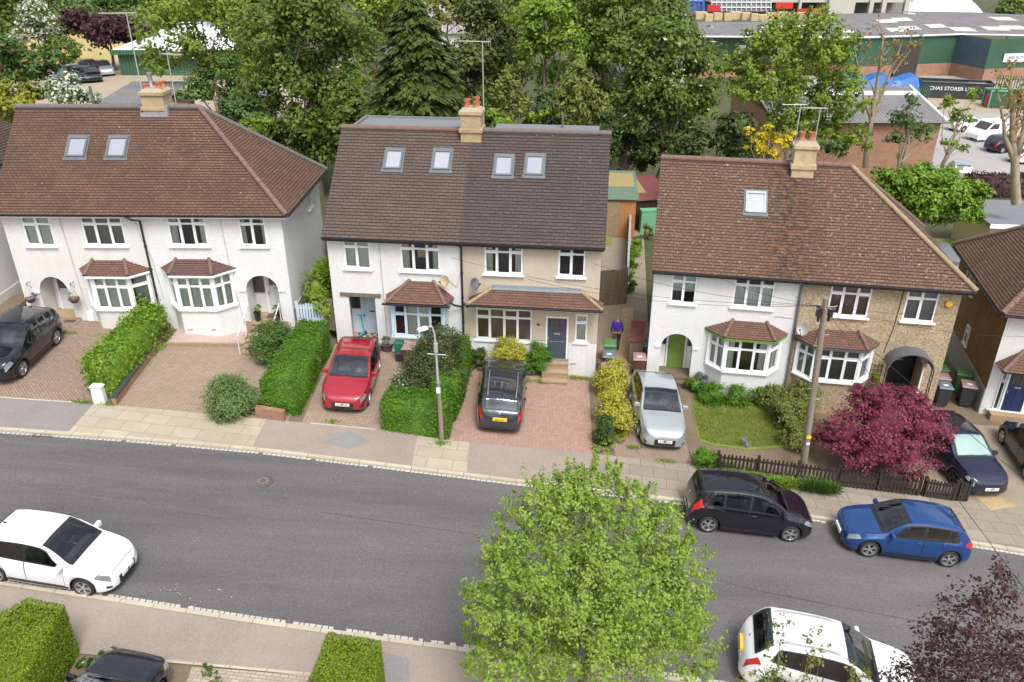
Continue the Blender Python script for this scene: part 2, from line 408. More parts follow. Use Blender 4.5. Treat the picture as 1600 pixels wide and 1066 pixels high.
M['yard_tan'] = ground_noise('yard_tan', (.24,.195,.14), (.28,.235,.17), (.2,.165,.12), .3, 10)
M['soil'] = ground_noise('soil', (.085,.06,.04), (.13,.095,.06), (.17,.13,.08), 1.2, 30, bump=.8)
M['grass'] = ground_noise('grass', (.075,.115,.015), (.135,.15,.03), (.17,.16,.045), 1.4, 40, bump=.8)
M['scrub'] = ground_noise('scrub', (.028,.036,.012), (.05,.055,.018), (.075,.065,.025), .4, 12, bump=.6)
M['rubber'] = plain('rubber', (.022,.022,.024), .8)
M['alloy'] = plain('alloy', (.62,.63,.64), .28, .85, .05)
M['dark_alloy'] = plain('dark_alloy', (.05,.05,.055), .35, .6)
M['chrome'] = plain('chrome', (.7,.71,.72), .12, 1, .03)
M['car_glass'] = glass_mat('car_glass', (.62,.72,.69), .05, .02, 1.6)
M['headlamp'] = plain('headlamp', (.36,.40,.42), .10, .5, .35, 9, coat=1)
M['taillamp'] = plain('taillamp', (.5,.02,.02), .15, 0, .15, 9, coat=1)
M['plate_white'] = plain('plate_white', (.78,.78,.76), .5)
M['plate_yellow'] = plain('plate_yellow', (.80,.50,.03), .5)
M['plate_ink'] = plain('plate_ink', (.015,.015,.015), .6)
M['seat_cloth'] = plain('seat_cloth', (.10,.10,.105), .9)
M['sunshade'] = plain('sunshade', (.72,.75,.74), .45, .2, .08, 8)
M['bark'] = wood_mat('bark', (.10,.075,.05), (.20,.16,.11), 6, 1.5)
M['bark_pale'] = wood_mat('bark_pale', (.26,.21,.13), (.38,.32,.22), 6, 1.5)
M['fence_wood'] = wood_mat('fence_wood', (.13,.095,.065), (.22,.165,.115), 9, .8)
M['dark_wood'] = wood_mat('dark_wood', (.018,.013,.011), (.042,.030,.023), 10, 1)
M['pole_wood'] = wood_mat('pole_wood', (.17,.14,.105), (.29,.245,.185), 18, .7)
M['shed_wood'] = wood_mat('shed_wood', (.34,.14,.045), (.44,.20,.08), 8, 1)
M['sleeper'] = wood_mat('sleeper', (.24,.17,.10), (.33,.24,.15), 5, 5)
M['pallet'] = wood_mat('pallet', (.45,.34,.18), (.58,.46,.27), 6, 6)
M['galv'] = plain('galv', (.46,.46,.44), .55, .3, .25, 6)
M['bin_brown'] = plain('bin_brown', (.125,.055,.042), .5, var=.1)
M['bin_green'] = plain('bin_green', (.08,.20,.075), .5, var=.1)
M['bin_black'] = plain('bin_black', (.035,.037,.042), .5, var=.1)
M['bin_lid_grey'] = plain('bin_lid_grey', (.13,.15,.18), .5, var=.1)
M['bin_lid_brown'] = plain('bin_lid_brown', (.30,.20,.175), .5, var=.1)
M['caddy_green'] = plain('caddy_green', (.015,.14,.08), .5, var=.1)
M['label_white'] = plain('label_white', (.75,.76,.76), .6)
M['felt_red'] = plain('felt_red', (.17,.055,.05), .95, var=.25, scale=5)
M['felt_green'] = plain('felt_green', (.12,.17,.12), .95, var=.35, scale=3)
M['dead_moss'] = plain('dead_moss', (.30,.235,.10), .95, var=.35, scale=9)
M['shed_green'] = plain('shed_green', (.15,.38,.22), .7, var=.12)
M['plastic_pot'] = plain('plastic_pot', (.10,.075,.065), .5)
M['mat_brown'] = plain('mat_brown', (.10,.07,.05), .95)
M['black_slate'] = plain('black_slate', (.05,.05,.055), .7)
# ---------------------------------------------------------------- ground, road, pavements, drives
XS_F = [-60,-32,-17.5,-13.25,-8.8,-4.4,0,4.34,10.1,16.7,26,60]; YS_F = [23.2,23.2,23.15,23.15,23.0,22.62,22.22,21.87,21.35,20.3,18.6,12]
XS_N = [-60,-32,-18,-13.75,-10.2,-6.7,-3.34,-1.33,4.3,10.1,17,26,60]; YS_N = [16.9,16.8,16.6,16.3,15.9,15.5,15.18,15.0,14.45,13.7,12.6,10.9,4]
XS_B = [-60,-32,-18.6,-14,-9.4,-4.9,-2.3,2.8,6.5,11,16.2,26,60]; YS_B = [25.15,25.15,25.12,25.15,24.95,24.75,24.4,24.2,23.95,23.6,22.95,21.3,15]
XS_P = [-60,-32,-18,-11,-7.4,-5,0,10,26,60]; YS_P = [14.6,14.6,14.5,14.1,13.95,13.82,13.3,11.9,9,2]
fk = lambda x: float(np.interp(x, XS_F, YS_F))
nk = lambda x: float(np.interp(x, XS_N, YS_N))
pb = lambda x: float(np.interp(x, XS_B, YS_B))
pn = lambda x: float(np.interp(x, XS_P, YS_P))
RD = -0.075
def xsteps(x0, x1, st=1.0):
    xs = [x0] + [x for x in (-32, 26) if x0 < x < x1] + list(np.arange(math.ceil(x0/st)*st, x1, st)) + [x1]
    return sorted(set(round(float(x), 4) for x in xs))
def strip(name, fa, fb, x0, x1, dz, mat, kind='structure', st=1.0, skew=0.0):
    mb = MB(); xs = xsteps(x0, x1, st)
    for a, b in zip(xs, xs[1:]):
        def pt(x, f):
            y = f(x); X = x + skew*(y-fa(x)); return (X, y, G(X)+dz)
        mb.quad(pt(a, fa), pt(b, fa), pt(b, fb), pt(a, fb))
    return tag(mb.build(name, mat), kind=kind)
def sheet(name, pts, dz, mat, kind='structure', thick=0):
    mb = MB()
    P = [(p[0], p[1], G(p[0])+dz) for p in pts]
    if thick:
        n = len(P); lo = [(p[0], p[1], p[2]-thick) for p in P]
        mb.add(P+lo, [tuple(range(n))] + [(i, n+i, n+(i+1)%n, (i+1)%n) for i in range(n)])
    else: mb.poly(P)
    return tag(mb.build(name, mat), kind=kind)
gpx = lambda L: [gp(u, v) for u, v in L]

strip('road', nk, fk, -60, 60, RD, M['asphalt'])
strip('ground', lambda x: fk(x)+.1, lambda x: 36, -400, 400, -.03, M['soil'], st=8)
strip('ground', lambda x: 36, lambda x: 82, -400, 400, -.03, M['scrub'], st=8)
strip('ground', lambda x: 82, lambda x: 900, -700, 700, -.03, M['scrub'], st=20)
strip('ground', lambda x: -40, lambda x: nk(x)-.1, -60, 60, -.03, M['soil'], st=4)
# kerbs with a real face, and the row of pale granite setts in the channel
def kerb(name, f, sgn):
    mb = MB(); xs = xsteps(-60, 60, .9)
    for a, b in zip(xs, xs[1:]):
        A = (a, f(a), 0); B = (b, f(b), 0)
        z = lambda q, d: (q[0], q[1]+d[0], G(q[0])+d[1])
        mb.quad(z(A,(0,.012)), z(B,(0,.012)), z(B,(sgn*.15,.012)), z(A,(sgn*.15,.012)))
        mb.quad(z(A,(0,RD-.02)), z(B,(0,RD-.02)), z(B,(0,.012)), z(A,(0,.012)))
    return tag(mb.build(name, M['kerb']), kind='structure')
kerb('kerb', fk, 1); kerb('kerb', nk, -1)
def setts(f, sgn, x0, x1, wd, gap):
    mb = MB(); x = x0
    while x < x1:
        L = random.uniform(.10, .17)
        if random.random() > gap:
            y = f(x) - sgn*(.02 + random.uniform(0, .015)); y2 = y - sgn*wd; z = G(x)+RD
            mb.add([(x,y,z+.012),(x+L,f(x+L)-sgn*.02,z+.012),(x+L,f(x+L)-sgn*(.02+wd),z+.010),(x,y2,z+.010)], [(0,1,2,3)])
        x += L + .025
    return mb.build('sett_channel', M['sett'])
tag(setts(fk, 1, -32, 26, .10, .06), kind='structure'); tag(setts(nk, -1, -32, 26, .13, .12), kind='structure')

# far pavement: stretches of tarmac and of paving slabs
kb = lambda x: fk(x)+.15
pbk = lambda x: pb(x)+.02
strip('pavement', kb, pbk, -60, -15.3, .004, M['tarmac_grey'])
strip('pavement', kb, pbk, -15.3, -9.0, .004, M['slabs'])
strip('pavement', kb, pbk, -9.0, -3.45, .004, M['tarmac'])
strip('pavement', kb, pbk, -3.45, -1.55, .004, M['slabs'])
strip('pavement', kb, pbk, -1.55, 3.0, .004, M['tarmac'])
strip('pavement', kb, pbk, 3.0, 60, .004, M['slabs_grey'])
sheet('pavement', gpx([(505,690),(545,672),(578,690),(545,702)]), .009, M['tarmac_patch'])
sheet('pavement', gpx([(36,660),(70,640),(92,650),(62,668)]), .009, M['tarmac_patch'])
strip('pavement', pn, lambda x: nk(x)-.15, -60, 60, .004, M['tarmac'])
sheet('pavement', gpx([(560,1010),(640,1030),(640,1100),(500,1085)]), .009, M['tarmac_grey'])

# front plots
def plot(name, x0, x1, yb, mat, dz=.006, xb0=None, xb1=None):
    xb0 = x0 if xb0 is None else xb0; xb1 = x1 if xb1 is None else xb1
    xs = np.linspace(0, 1, 7)
    P = [(x0+(x1-x0)*t, pb(x0+(x1-x0)*t)) for t in xs] + [(xb1, yb), (xb0, yb)]
    return sheet(name, P, dz, mat)
plot('driveway', -21.6, -15.3, 31.9, M['block_brown'])
plot('driveway', -14.75, -8.2, 31.2, M['block_tan'], xb0=-14.6)
plot('driveway', -7.7, -3.2, 31.2, M['block_tan'])
plot('driveway', -2.3, 2.95, 30.6, M['block_red'], xb1=3.3)
plot('driveway', 3.75, 6.55, 30.3, M['block_brown'], xb0=3.6, xb1=6.75)
plot('garden_bed', 6.6, 14.6, 29.2, M['soil'], dz=.004)
sheet('lawn', gpx([(1081,640),(1086,606),(1150,612),(1235,622),(1248,668),(1225,700),(1170,704),(1118,697),(1092,690)]), .02, M['grass'], kind='structure')
plot('driveway', 14.6, 27, 28.2, M['path'], dz=.005)
sheet('gravel_strip', gpx([(1446,690),(1470,668),(1492,735),(1478,745)]), .012, M['gravel_gold'])
sheet('gravel_strip', gpx([(1520,772),(1545,764),(1588,792),(1548,798)]), .012, M['gravel_gold'])
# white edging lines at the back of the pavement, by the drives
mb = MB()
for x0, x1 in ((-7.4,-5.0), (-20.5,-16.0)):
    xs = xsteps(x0, x1, .5)
    for a, b in zip(xs, xs[1:]):
        mb.quad((a,pb(a)-.02,G(a)+.012),(b,pb(b)-.02,G(b)+.012),(b,pb(b)+.06,G(b)+.012),(a,pb(a)+.06,G(a)+.012))
tag(mb.build('edging', M['kerb']), kind='structure')
# gravel bed behind a low sleeper edge, in front of the second bay
sheet('gravel_bed', gpx([(262,540),(384,541),(384,522),(282,512)]), .10, M['gravel'], thick=.12)
# gold gravel path and earth path between the second and third pairs of houses
sheet('gravel_path', gpx([(973,481),(990,481),(986,568),(981,590),(958,590),(962,560)]), .03, M['gravel_gold'])
sheet('path', [(3.75,29.4),(5.9,29.6),(8.6,50),(4.2,50)], .010, M['path'])
sheet('concrete_path', gpx([(940,470),(977,470),(979,366),(940,366)]), .03, M['concrete'])
sheet('back_lawn', gpx([(930,384),(956,384),(957,360),(930,360)]), .05, M['grass'])
sheet('back_lawn', [(-10,38.5),(-6.5,38.5),(-5,46),(-10,46)], .02, M['grass'])
sheet('back_lawn', [(18,38),(34,38),(38,52),(20,52)], .02, M['grass'])
# near side: block-paved drive edges
sheet('driveway', gpx([(300,1042),(484,1056),(470,1110),(280,1100)]), .006, M['block_grey'])
sheet('driveway', [(-10.7,13.95),(-7.6,13.9),(-7.2,6),(-10.5,6)], .004, M['soil'])
sheet('kerb', gpx([(258,1031),(490,1052),(489,1056),(256,1035)]), .010, M['kerb'])
# rear car parks
strip('car_park', lambda x: 72, lambda x: 112, -80, -20, .02, M['yard_tan'], st=4)
sheet('car_park', [(34,64),(110,64),(110,124),(34,124)], .02, M['yard'])
sheet('car_park', [(46,96),(66,96),(66,118),(46,118)], .03, M['yard_tan'])

# tar joints and old trench scars in the carriageway
def scar(pts, wd, mat, nm='road_joint'):
    mb = MB(); P = [gp(u, v, RD+.006) for u, v in pts]
    for a, b in zip(P, P[1:]):
        n = max(1, int((b-a).length/.4))
        for k in range(n):
            p, q = a.lerp(b, k/n), a.lerp(b, (k+1)/n); j = wd*random.uniform(.6,1.2); j2 = wd*random.uniform(.6,1.2)
            mb.quad((p.x,p.y-j,p.z),(q.x,q.y-j2,q.z),(q.x,q.y+j2,q.z),(p.x,p.y+j,p.z))
    return tag(mb.build(nm, mat), kind='structure')
tar = ground_noise('tar', (.035,.034,.035), (.055,.053,.053), (.08,.075,.075), .8, 20)
scar([(1090,898),(1180,922),(1300,946),(1420,968),(1600,1000)], .016, tar); scar([(0,757),(120,772),(300,800),(420,815),(640,836)], .03, ground_noise('road_scar', (.062,.059,.060), (.085,.08,.078), (.13,.12,.12), .8, 18), 'road_scar')
scar([(500,800),(640,820),(760,838)], .012, tar)

# iron covers in the road
def cover(name, c, r, label, z):
    mb = MB(); mb.lathe([(0,.012),(r*.8,.012),(r*.82,.008),(r*.86,.008),(r*.88,.013),(r,.013),(r,0)], 24)
    for k in range(9):
        a = R(40*k); mb.cbox((math.cos(a)*r*.45, math.sin(a)*r*.45, .014), (.09,.09,.01), 1)
    o = mb.build(name, [plain('iron', (.13,.11,.10), .7, .3, .3, 8), plain('iron_worn', (.20,.18,.17), .6, .3, .3, 8)]); o.location = (c[0], c[1], z)
    return tag(o, label, 'manhole cover')
c = gp(411, 752, RD); cover('manhole_cover', c, .34, 'round iron manhole cover in the middle of the asphalt road', c.z)
c = gp(68, 680, RD); mb = MB()
mb.box(-.34,.34,-.02,.02,0,.014); mb.box(-.34,.34,.36,.40,0,.014); mb.box(-.34,-.30,-.02,.40,0,.014); mb.box(.30,.34,-.02,.40,0,.014)
mb.box(-.3,.3,.0,.38,0,.004,1)
for k in range(9): mb.box(-.28+k*.066, -.25+k*.066, 0, .38, .004, .013)
o = mb.build('drain_grate', [M['mat_brown'], M['black_plastic']]); o.location = (c.x, c.y-.1, c.z+.006); o.rotation_euler = (0, R(4.8), 0)
tag(o, 'rusty drain grate in the gutter by the far kerb', 'drain')
# ---------------------------------------------------------------- house building kit (local x along the front, y inward, z up)
def frame_T(P0, P1):
    d = Vector((P1[0]-P0[0], P1[1]-P0[1], 0)); L = d.length; d.normalize()
    n = Vector((d.y, -d.x, 0))
    return Matrix(((d.x, n.x, 0, P0[0]), (d.y, n.y, 0, P0[1]), (0, 0, 1, 0), (0, 0, 0, 1))), L

class House:
    def __init__(s, name, label, loc, rz, z0):
        s.e = thing(name, label, 'house', loc, rz); s.z0 = z0
    def wall(s, name, P0, P1, z0, z1, holes, mat, reveal=.1, arches=()):
        mb = MB(); T, L = frame_T(P0, P1); mb.T = Matrix.Translation((0,0,-s.z0)) @ T
        H = list(holes) + [(a[0], a[1], a[2], a[4]) for a in arches]
        xs = sorted({0, L, *[h[0] for h in H], *[h[1] for h in H]}); zs = sorted({z0, z1, *[h[2] for h in H], *[h[3] for h in H]})
        xs = [x for x in xs if 0 <= x <= L]; zs = [z for z in zs if z0 <= z <= z1]
        for a, b in zip(xs, xs[1:]):
            for c, d in zip(zs, zs[1:]):
                mx_, mz = (a+b)/2, (c+d)/2
                if any(h[0] < mx_ < h[1] and h[2] < mz < h[3] for h in H): continue
                mb.quad((a,0,c),(b,0,c),(b,0,d),(a,0,d))
        for a, b, c, d in holes:
            r = -reveal
            mb.quad((a,0,c),(a,r,c),(a,r,d),(a,0,d)); mb.quad((b,0,c),(b,0,d),(b,r,d),(b,r,c))
            mb.quad((a,0,d),(a,r,d),(b,r,d),(b,0,d)); mb.quad((a,0,c),(b,0,c),(b,r,c),(a,r,c))
        for a, b, zf, zsp, za, dep in arches:          # arched porch: spandrels, curved soffit, jambs
            n = 18; cx = (a+b)/2; pts = []
            for k in range(n+1):
                t = math.pi*(1-k/n); pts.append((cx+(b-a)/2*math.cos(t), zsp+(za-zsp)*math.sin(t)))
            for (x0,zz0),(x1,zz1) in zip(pts, pts[1:]):
                mb.quad((x0,0,zz0),(x1,0,zz1),(x1,0,za),(x0,0,za))
                mb.quad((x0,0,zz0),(x1,0,zz1),(x1,-dep,zz1),(x0,-dep,zz0))
            mb.quad((a,0,zf),(a,-dep,zf),(a,-dep,zsp),(a,0,zsp)); mb.quad((b,0,zf),(b,0,zsp),(b,-dep,zsp),(b,-dep,zf))
        return mb.build(name, mat, s.e)
    def window(s, P0, P1, z0, z1, cols, tr=.70, frame='upvc', inside='curtains', sill=True, set_=-.03, room='room', cur='net', fw=.062, label=None, name='window'):
        T, L = frame_T(P0, P1); B = Matrix.Translation((0,0,-s.z0)) @ T
        mb = MB(); mb.T = B; o0, o1 = set_-.06, set_+.01
        mb.box(0,fw,o0,o1,z0,z1); mb.box(L-fw,L,o0,o1,z0,z1); mb.box(fw,L-fw,o0,o1,z0,z0+fw); mb.box(fw,L-fw,o0,o1,z1-fw,z1)
        zt = z0+(z1-z0)*tr if tr else None
        for k in range(1, cols):
            x = L*k/cols; mb.box(x-fw*.62,x+fw*.62,o0,o1-.004,z0+fw,z1-fw)
        if tr:
            ed = [fw] + [L*k/cols+sg*fw*.62 for k in range(1,cols) for sg in (-1,1)] + [L-fw]
            for k in range(cols): mb.box(ed[2*k],ed[2*k+1],o0,o1-.008,zt-fw*.6,zt+fw*.6)
        # opening casement sashes: a second, slimmer frame inside each light
        for k in range(cols):
            xa = L*k/cols+fw*.6; xb = L*(k+1)/cols-fw*.6
            for za, zb in ([(z0+fw,zt-fw*.6),(zt+fw*.6,z1-fw)] if tr else [(z0+fw,z1-fw)]):
                if k % 2 == 0:
                    q = .03
                    mb.box(xa,xa+q,o0,o1+.006,za,zb); mb.box(xb-q,xb,o0,o1+.006,za,zb); mb.box(xa+q,xb-q,o0,o1+.006,za,za+q); mb.box(xa+q,xb-q,o0,o1+.006,zb-q,zb)
        w = mb.build(name, M[frame], s.e)
        if label: w['label'] = label
        mb = MB(); mb.T = B; o = set_-.03
        mb.quad((fw*.5,o,z0+.02),(L-fw*.5,o,z0+.02),(L-fw*.5,o,z1-.02),(fw*.5,o,z1-.02)); mb.build('pane', M['glass'], w)
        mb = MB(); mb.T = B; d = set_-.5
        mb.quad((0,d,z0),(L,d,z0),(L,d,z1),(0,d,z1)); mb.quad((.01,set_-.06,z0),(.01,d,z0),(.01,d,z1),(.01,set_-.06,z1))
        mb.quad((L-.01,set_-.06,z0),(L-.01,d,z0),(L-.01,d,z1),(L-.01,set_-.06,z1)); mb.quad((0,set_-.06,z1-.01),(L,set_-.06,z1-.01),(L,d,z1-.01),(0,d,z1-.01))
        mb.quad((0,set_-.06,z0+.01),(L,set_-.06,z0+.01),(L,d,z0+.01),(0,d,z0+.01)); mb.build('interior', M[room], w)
        mb = MB(); mb.T = B; oc = set_-.12
        def fold(xa, xb, za, zb, amp=.025, pitch=.11):
            n = max(4, int((xb-xa)/pitch*6))
            for k in range(n):
                x0, x1 = xa+(xb-xa)*k/n, xa+(xb-xa)*(k+1)/n
                mb.quad((x0,oc+amp*math.sin(x0/pitch*6.28),za),(x1,oc+amp*math.sin(x1/pitch*6.28),za),(x1,oc+amp*math.sin(x1/pitch*6.28),zb),(x0,oc+amp*math.sin(x0/pitch*6.28),zb))
        if inside == 'net': fold(.03,L-.03,z0+.02,z1-.02); mb.build('curtain', M[cur], w)
        elif inside == 'curtains': fold(.03,L*.2,z0+.02,z1-.02); fold(L*.8,L-.03,z0+.02,z1-.02); mb.build('curtain', M[cur], w)
        elif inside == 'blind': mb.quad((.03,oc,z0+.02),(L-.03,oc,z0+.02),(L-.03,oc,z1-.02),(.03,oc,z1-.02)); mb.build('blind', M[cur], w)
        elif inside == 'half': mb.quad((.03,oc,z0+(z1-z0)*.36),(L-.03,oc,z0+(z1-z0)*.36),(L-.03,oc,z1-.02),(.03,oc,z1-.02)); mb.build('blind', M[cur], w)
        elif inside == 'sheer': fold(.03,L-.03,z0+.02,z0+(z1-z0)*.66,.015,.08); mb.build('curtain', M[cur], w)
        elif inside == 'louvre':
            n = int((z1-z0)/.07)
            for k in range(n):
                z = z0+.02+(z1-z0-.04)*k/n; mb.quad((.03,oc+.02,z),(L-.03,oc+.02,z),(L-.03,oc-.02,z+.062),(.03,oc-.02,z+.062))
            mb.build('blind', M[cur], w)
        if sill:
            mb = MB(); mb.T = B; mb.box(-.08,L+.08,-.05,.10,z0-.065,z0-.002); mb.build('sill', M['upvc' if frame == 'upvc' else frame], w)
        return w
    def roof_plane(s, mb, e0, e1, r0, r1, gauge=.125, t=.024, mi=0, u0=0):
        z = Vector((0,0,-s.z0)); e0,e1,r0,r1 = [Vector(p)+z for p in (e0,e1,r0,r1)]
        ud = (e1-e0).normalized(); up = (r0-e0) - ud*((r0-e0).dot(ud)); Ls = up.length; vd = up.normalized()
        n = ud.cross(vd); n = n if n.z > 0 else -n
        N = max(2, round(Ls/gauge))
        uv = lambda p: (u0+(p-e0).dot(ud), (p-e0).dot(vd))
        for i in range(N):
            a, b = i/N, (i+1)/N
            A, B_ = e0.lerp(r0,a), e1.lerp(r1,a); C, D = e1.lerp(r1,b), e0.lerp(r0,b)
            jit = n*t
            vv = gauge*Ls/N/gauge
            us = [(uv(A)[0], i*gauge+.001), (uv(B_)[0], i*gauge+.001), (uv(C)[0], (i+1)*gauge-.001), (uv(D)[0], (i+1)*gauge-.001)]
            mb.quad(A+jit, B_+jit, C, D, mi, us)
            if i > 0: mb.quad(A, B_, B_+jit, A+jit, mi, [us[0],us[1],us[1],us[0]])
            else: mb.quad(A-n*.03, B_-n*.03, B_+jit, A+jit, mi, [us[0],us[1],us[1],us[0]])
    def hip(s, name, a, b, mat, r=.10, seg=.32, parent=None):          # a run of half-round hip or ridge tiles
        mb = MB(); z = Vector((0,0,-s.z0)); a, b = Vector(a)+z, Vector(b)+z; L = (b-a).length; n = max(1, round(L/seg))
        for k in range(n):
            p, q = a.lerp(b, k/n), a.lerp(b, (k+1)/n+.03/L)
            mb.tube([p, q], [r*1.08, r*.95], 8)
        return mb.build(name, mat, parent or s.e, smooth=50)
    def pipe(s, name, pts, r=.045, mat='black_plastic', parent=None):
        mb = MB(); mb.T = Matrix.Translation((0,0,-s.z0)); mb.tube(pts, r, 8)
        for p, q in zip(pts, pts[1:]):
            p, q = Vector(p), Vector(q)
            if (p-q).length > 1.2:
                for k in range(1, int((p-q).length/1.1)+1):
                    c = p.lerp(q, k*1.1/(p-q).length); dd = (q-p).normalized()*.04; mb.tube([c-dd,c+dd], r*1.3, 8)
        return mb.build(name, M[mat], parent or s.e, smooth=40)
    def boxpart(s, name, x0,x1,y0,y1,z0,z1, mat, parent=None, bevel=0):
        mb = MB(); mb.box(x0,x1,y0,y1,z0-s.z0,z1-s.z0); return mb.build(name, M[mat] if isinstance(mat, str) else mat, parent or s.e, bevel=bevel)
    def bay(s, xl, xf0, xf1, xr, off, zg, zs, zh, cols, wallm, roofm, rtop, reave, frame='upvc', inside='net', cur='net', fascia='upvc', ridge='ridge', ov=.22, plinth=None, side_inside=None):
        z0 = s.z0; P = [(xl,0),(xf0,-off),(xf1,-off),(xr,0)]
        b = MB(); b.T = Matrix.Translation((0,0,-z0))
        for p, q in zip(P, P[1:]): b.quad((*p,zg),(*q,zg),(*q,zs-.05),(*p,zs-.05))
        b.poly([(*p,zs-.05) for p in P])
        for p, q in zip(P, P[1:]):
            pass
        bay = b.build('bay_window', wallm, s.e)
        # corner posts and head band
        f = MB(); f.T = Matrix.Translation((0,0,-z0))
        for p in P: f.cbox((p[0], p[1]+.05 if p[1] < 0 else p[1]-.04, (zs+zh)/2), (.12,.12,zh-zs+.06))
        for p, q in zip(P, P[1:]):
            T, L = frame_T(p, q); f.T = Matrix.Translation((0,0,-z0)) @ T; f.box(-.02, L+.02, -.08, .035, zh, zh+.10); f.box(-.05, L+.05, -.04, .10, zs-.07, zs-.005)
        fr = f.build('bay_frame', M[frame], bay)
        for i, (p, q) in enumerate(zip(P, P[1:])):
            pp, qq = Vector(p), Vector(q); d = (qq-pp).normalized()*.05
            w = s.window(tuple(pp+d), tuple(qq-d), zs, zh, cols if i == 1 else max(1, round(((qq-pp).length-.1)/.5)), .70, frame, (inside if i == 1 else side_inside or inside), sill=False, set_=-.02, cur=cur)
            w.parent = s.e
        # tiled roof over the bay
        (tx0, tx1, tz) = rtop; ze = reave; m = MB()
        a = [Vector((xl-ov*1.1,0,ze)), Vector((xf0-ov*.55,-off-ov,ze)), Vector((xf1+ov*.55,-off-ov,ze)), Vector((xr+ov*1.1,0,ze))]
        t0, t1 = Vector((tx0,0,tz)), Vector((tx1,0,tz))
        s.roof_plane(m, a[1], a[2], t0, t1); s.roof_plane(m, a[0], a[1], t0, t0); s.roof_plane(m, a[2], a[3], t1, t1)
        br = m.build('bay_roof', roofm, s.e)
        s.hip('hip_tiles', a[1]+Vector((0,0,.03)), t0+Vector((0,0,.03)), M[ridge], .075, .28, br); s.hip('hip_tiles', a[2]+Vector((0,0,.03)), t1+Vector((0,0,.03)), M[ridge], .075, .28, br)
        g = MB(); g.T = Matrix.Translation((0,0,-z0))
        for p, q in zip(a, a[1:]):
            T, L = frame_T(p[:2], q[:2]); g.T = Matrix.Translation((0,0,-z0)) @ T; g.box(-.01, L+.01, -.05, -.01, ze-.12, ze-.01)
        g.T = Matrix.Translation((0,0,-z0)); g.poly([(p.x,p.y,ze-.06) for p in a])
        g.build('fascia', M[fascia], br)
        return bay
    def door(s, x0, x1, z0, z1, y, mat, glaze=None, frame='upvc', panels=2, fw=.07, knob='brass', label=None, letter=True):
        f = MB(); f.T = Matrix.Translation((0,0,-s.z0))
        f.box(x0-fw,x0,y-.05,y+.02,z0,z1+fw); f.box(x1,x1+fw,y-.05,y+.02,z0,z1+fw); f.box(x0,x1,y-.05,y+.02,z1,z1+fw)
        fr = f.build('door_frame', M[frame], s.e)
        d = MB(); d.T = Matrix.Translation((0,0,-s.z0)); d.box(x0,x1,y-.03,y+.01,z0,z1)
        w = x1-x0; h = z1-z0
        st = .09
        for k in range(panels):                          # raised stiles leave sunk panels
            pass
        d.box(x0,x0+st,y-.045,y-.03,z0,z1); d.box(x1-st,x1,y-.045,y-.03,z0,z1)
        zr = [z0, z0+h*.1, z0+h*.60, z0+h*.66, z1-.1, z1]
        d.box(x0+st,x1-st,y-.045,y-.03,z0,z0+h*.09); d.box(x0+st,x1-st,y-.045,y-.03,z0+h*.58,z0+h*.66); d.box(x0+st,x1-st,y-.045,y-.03,z1-.09,z1)
        for k in range(1, panels): d.box(x0+w*k/panels-.035,x0+w*k/panels+.035,y-.044,y-.03,z0+h*.09,z0+h*.58)
        do = d.build('door', M[mat], s.e)
        if label: do['label'] = label
        if glaze:
            g = MB(); g.T = Matrix.Translation((0,0,-s.z0))
            for k in range(glaze):
                a = x0+st+.02+(w-2*st-.04)*k/glaze; b = x0+st+.02+(w-2*st-.04)*(k+1)/glaze; g.box(a+.012,b-.012,y-.04,y-.028,z0+h*.68,z1-.11)
            g.build('door_glass', M['room_glass'], do)
        k = MB(); k.T = Matrix.Translation((0,0,-s.z0))
        if letter: k.box(x0+w*.35,x1-w*.35,y-.055,y-.04,z0+h*.60,z0+h*.635)
        k.cbox((x0+.05,y-.07,z0+h*.5),(.035,.05,.10)); k.build('door_furniture', M[knob], do)
        return do
    def skylight(s, x0, x1, z0, z1, slope, frame='grey_plastic'):
        """slope: function z -> y on the roof surface."""
        y0, y1 = slope(z0), slope(z1)
        up = Vector((0, y1-y0, z1-z0)); L = up.length; up.normalize(); n = Vector((0,-up.z,up.y))
        T = Matrix(((1,0,0,x0),(0,up.y,n.y,y0),(0,up.z,n.z,z0-s.z0),(0,0,0,1))); W_ = x1-x0
        m = MB(); m.T = T; fw = .075
        m.box(0,fw,0,L,-.03,.10); m.box(W_-fw,W_,0,L,-.03,.10); m.box(fw,W_-fw,0,fw,-.03,.09); m.box(fw,W_-fw,L-fw*1.5,L,-.03,.11)
        sk = m.build('skylight', M[frame], s.e)
        m = MB(); m.T = T; m.quad((fw,fw,.075),(W_-fw,fw,.075),(W_-fw,L-fw,.075),(fw,L-fw,.075)); m.build('pane', M['skylight_glass'], sk)
        m = MB(); m.T = T; m.box(fw+.001,W_-fw-.001,fw+.001,L-fw-.001,.045,.06); m.build('blind', M['white_blind'], sk)
        m = MB(); m.T = T; m.box(-.10,W_+.10,-.15,-.003,.012,.045); m.box(-.07,-.003,0,L,.01,.04); m.box(W_+.003,W_+.07,0,L,.01,.04); m.box(-.07,W_+.07,L+.003,L+.09,.01,.05)
        m.build('flashing', M['lead_dark'], sk)
        return sk
    def chimney(s, x0, x1, y0, y1, z0, z1, brick, pots, flash='lead', corbel=.06, cap='mortar', band=None):
        m = MB(); m.T = Matrix.Translation((0,0,-s.z0)); h = z1-z0
        m.box(x0,x1,y0,y1,z0,z0+h*.50); m.box(x0-corbel,x1+corbel,y0-corbel,y1+corbel,z0+h*.50,z0+h*.60); m.box(x0+.01,x1-.01,y0+.01,y1-.01,z0+h*.60,z1-.14)
        m.box(x0-corbel,x1+corbel,y0-corbel,y1+corbel,z1-.14,z1)
        c = m.build('chimney', M[brick], s.e, bevel=.012)
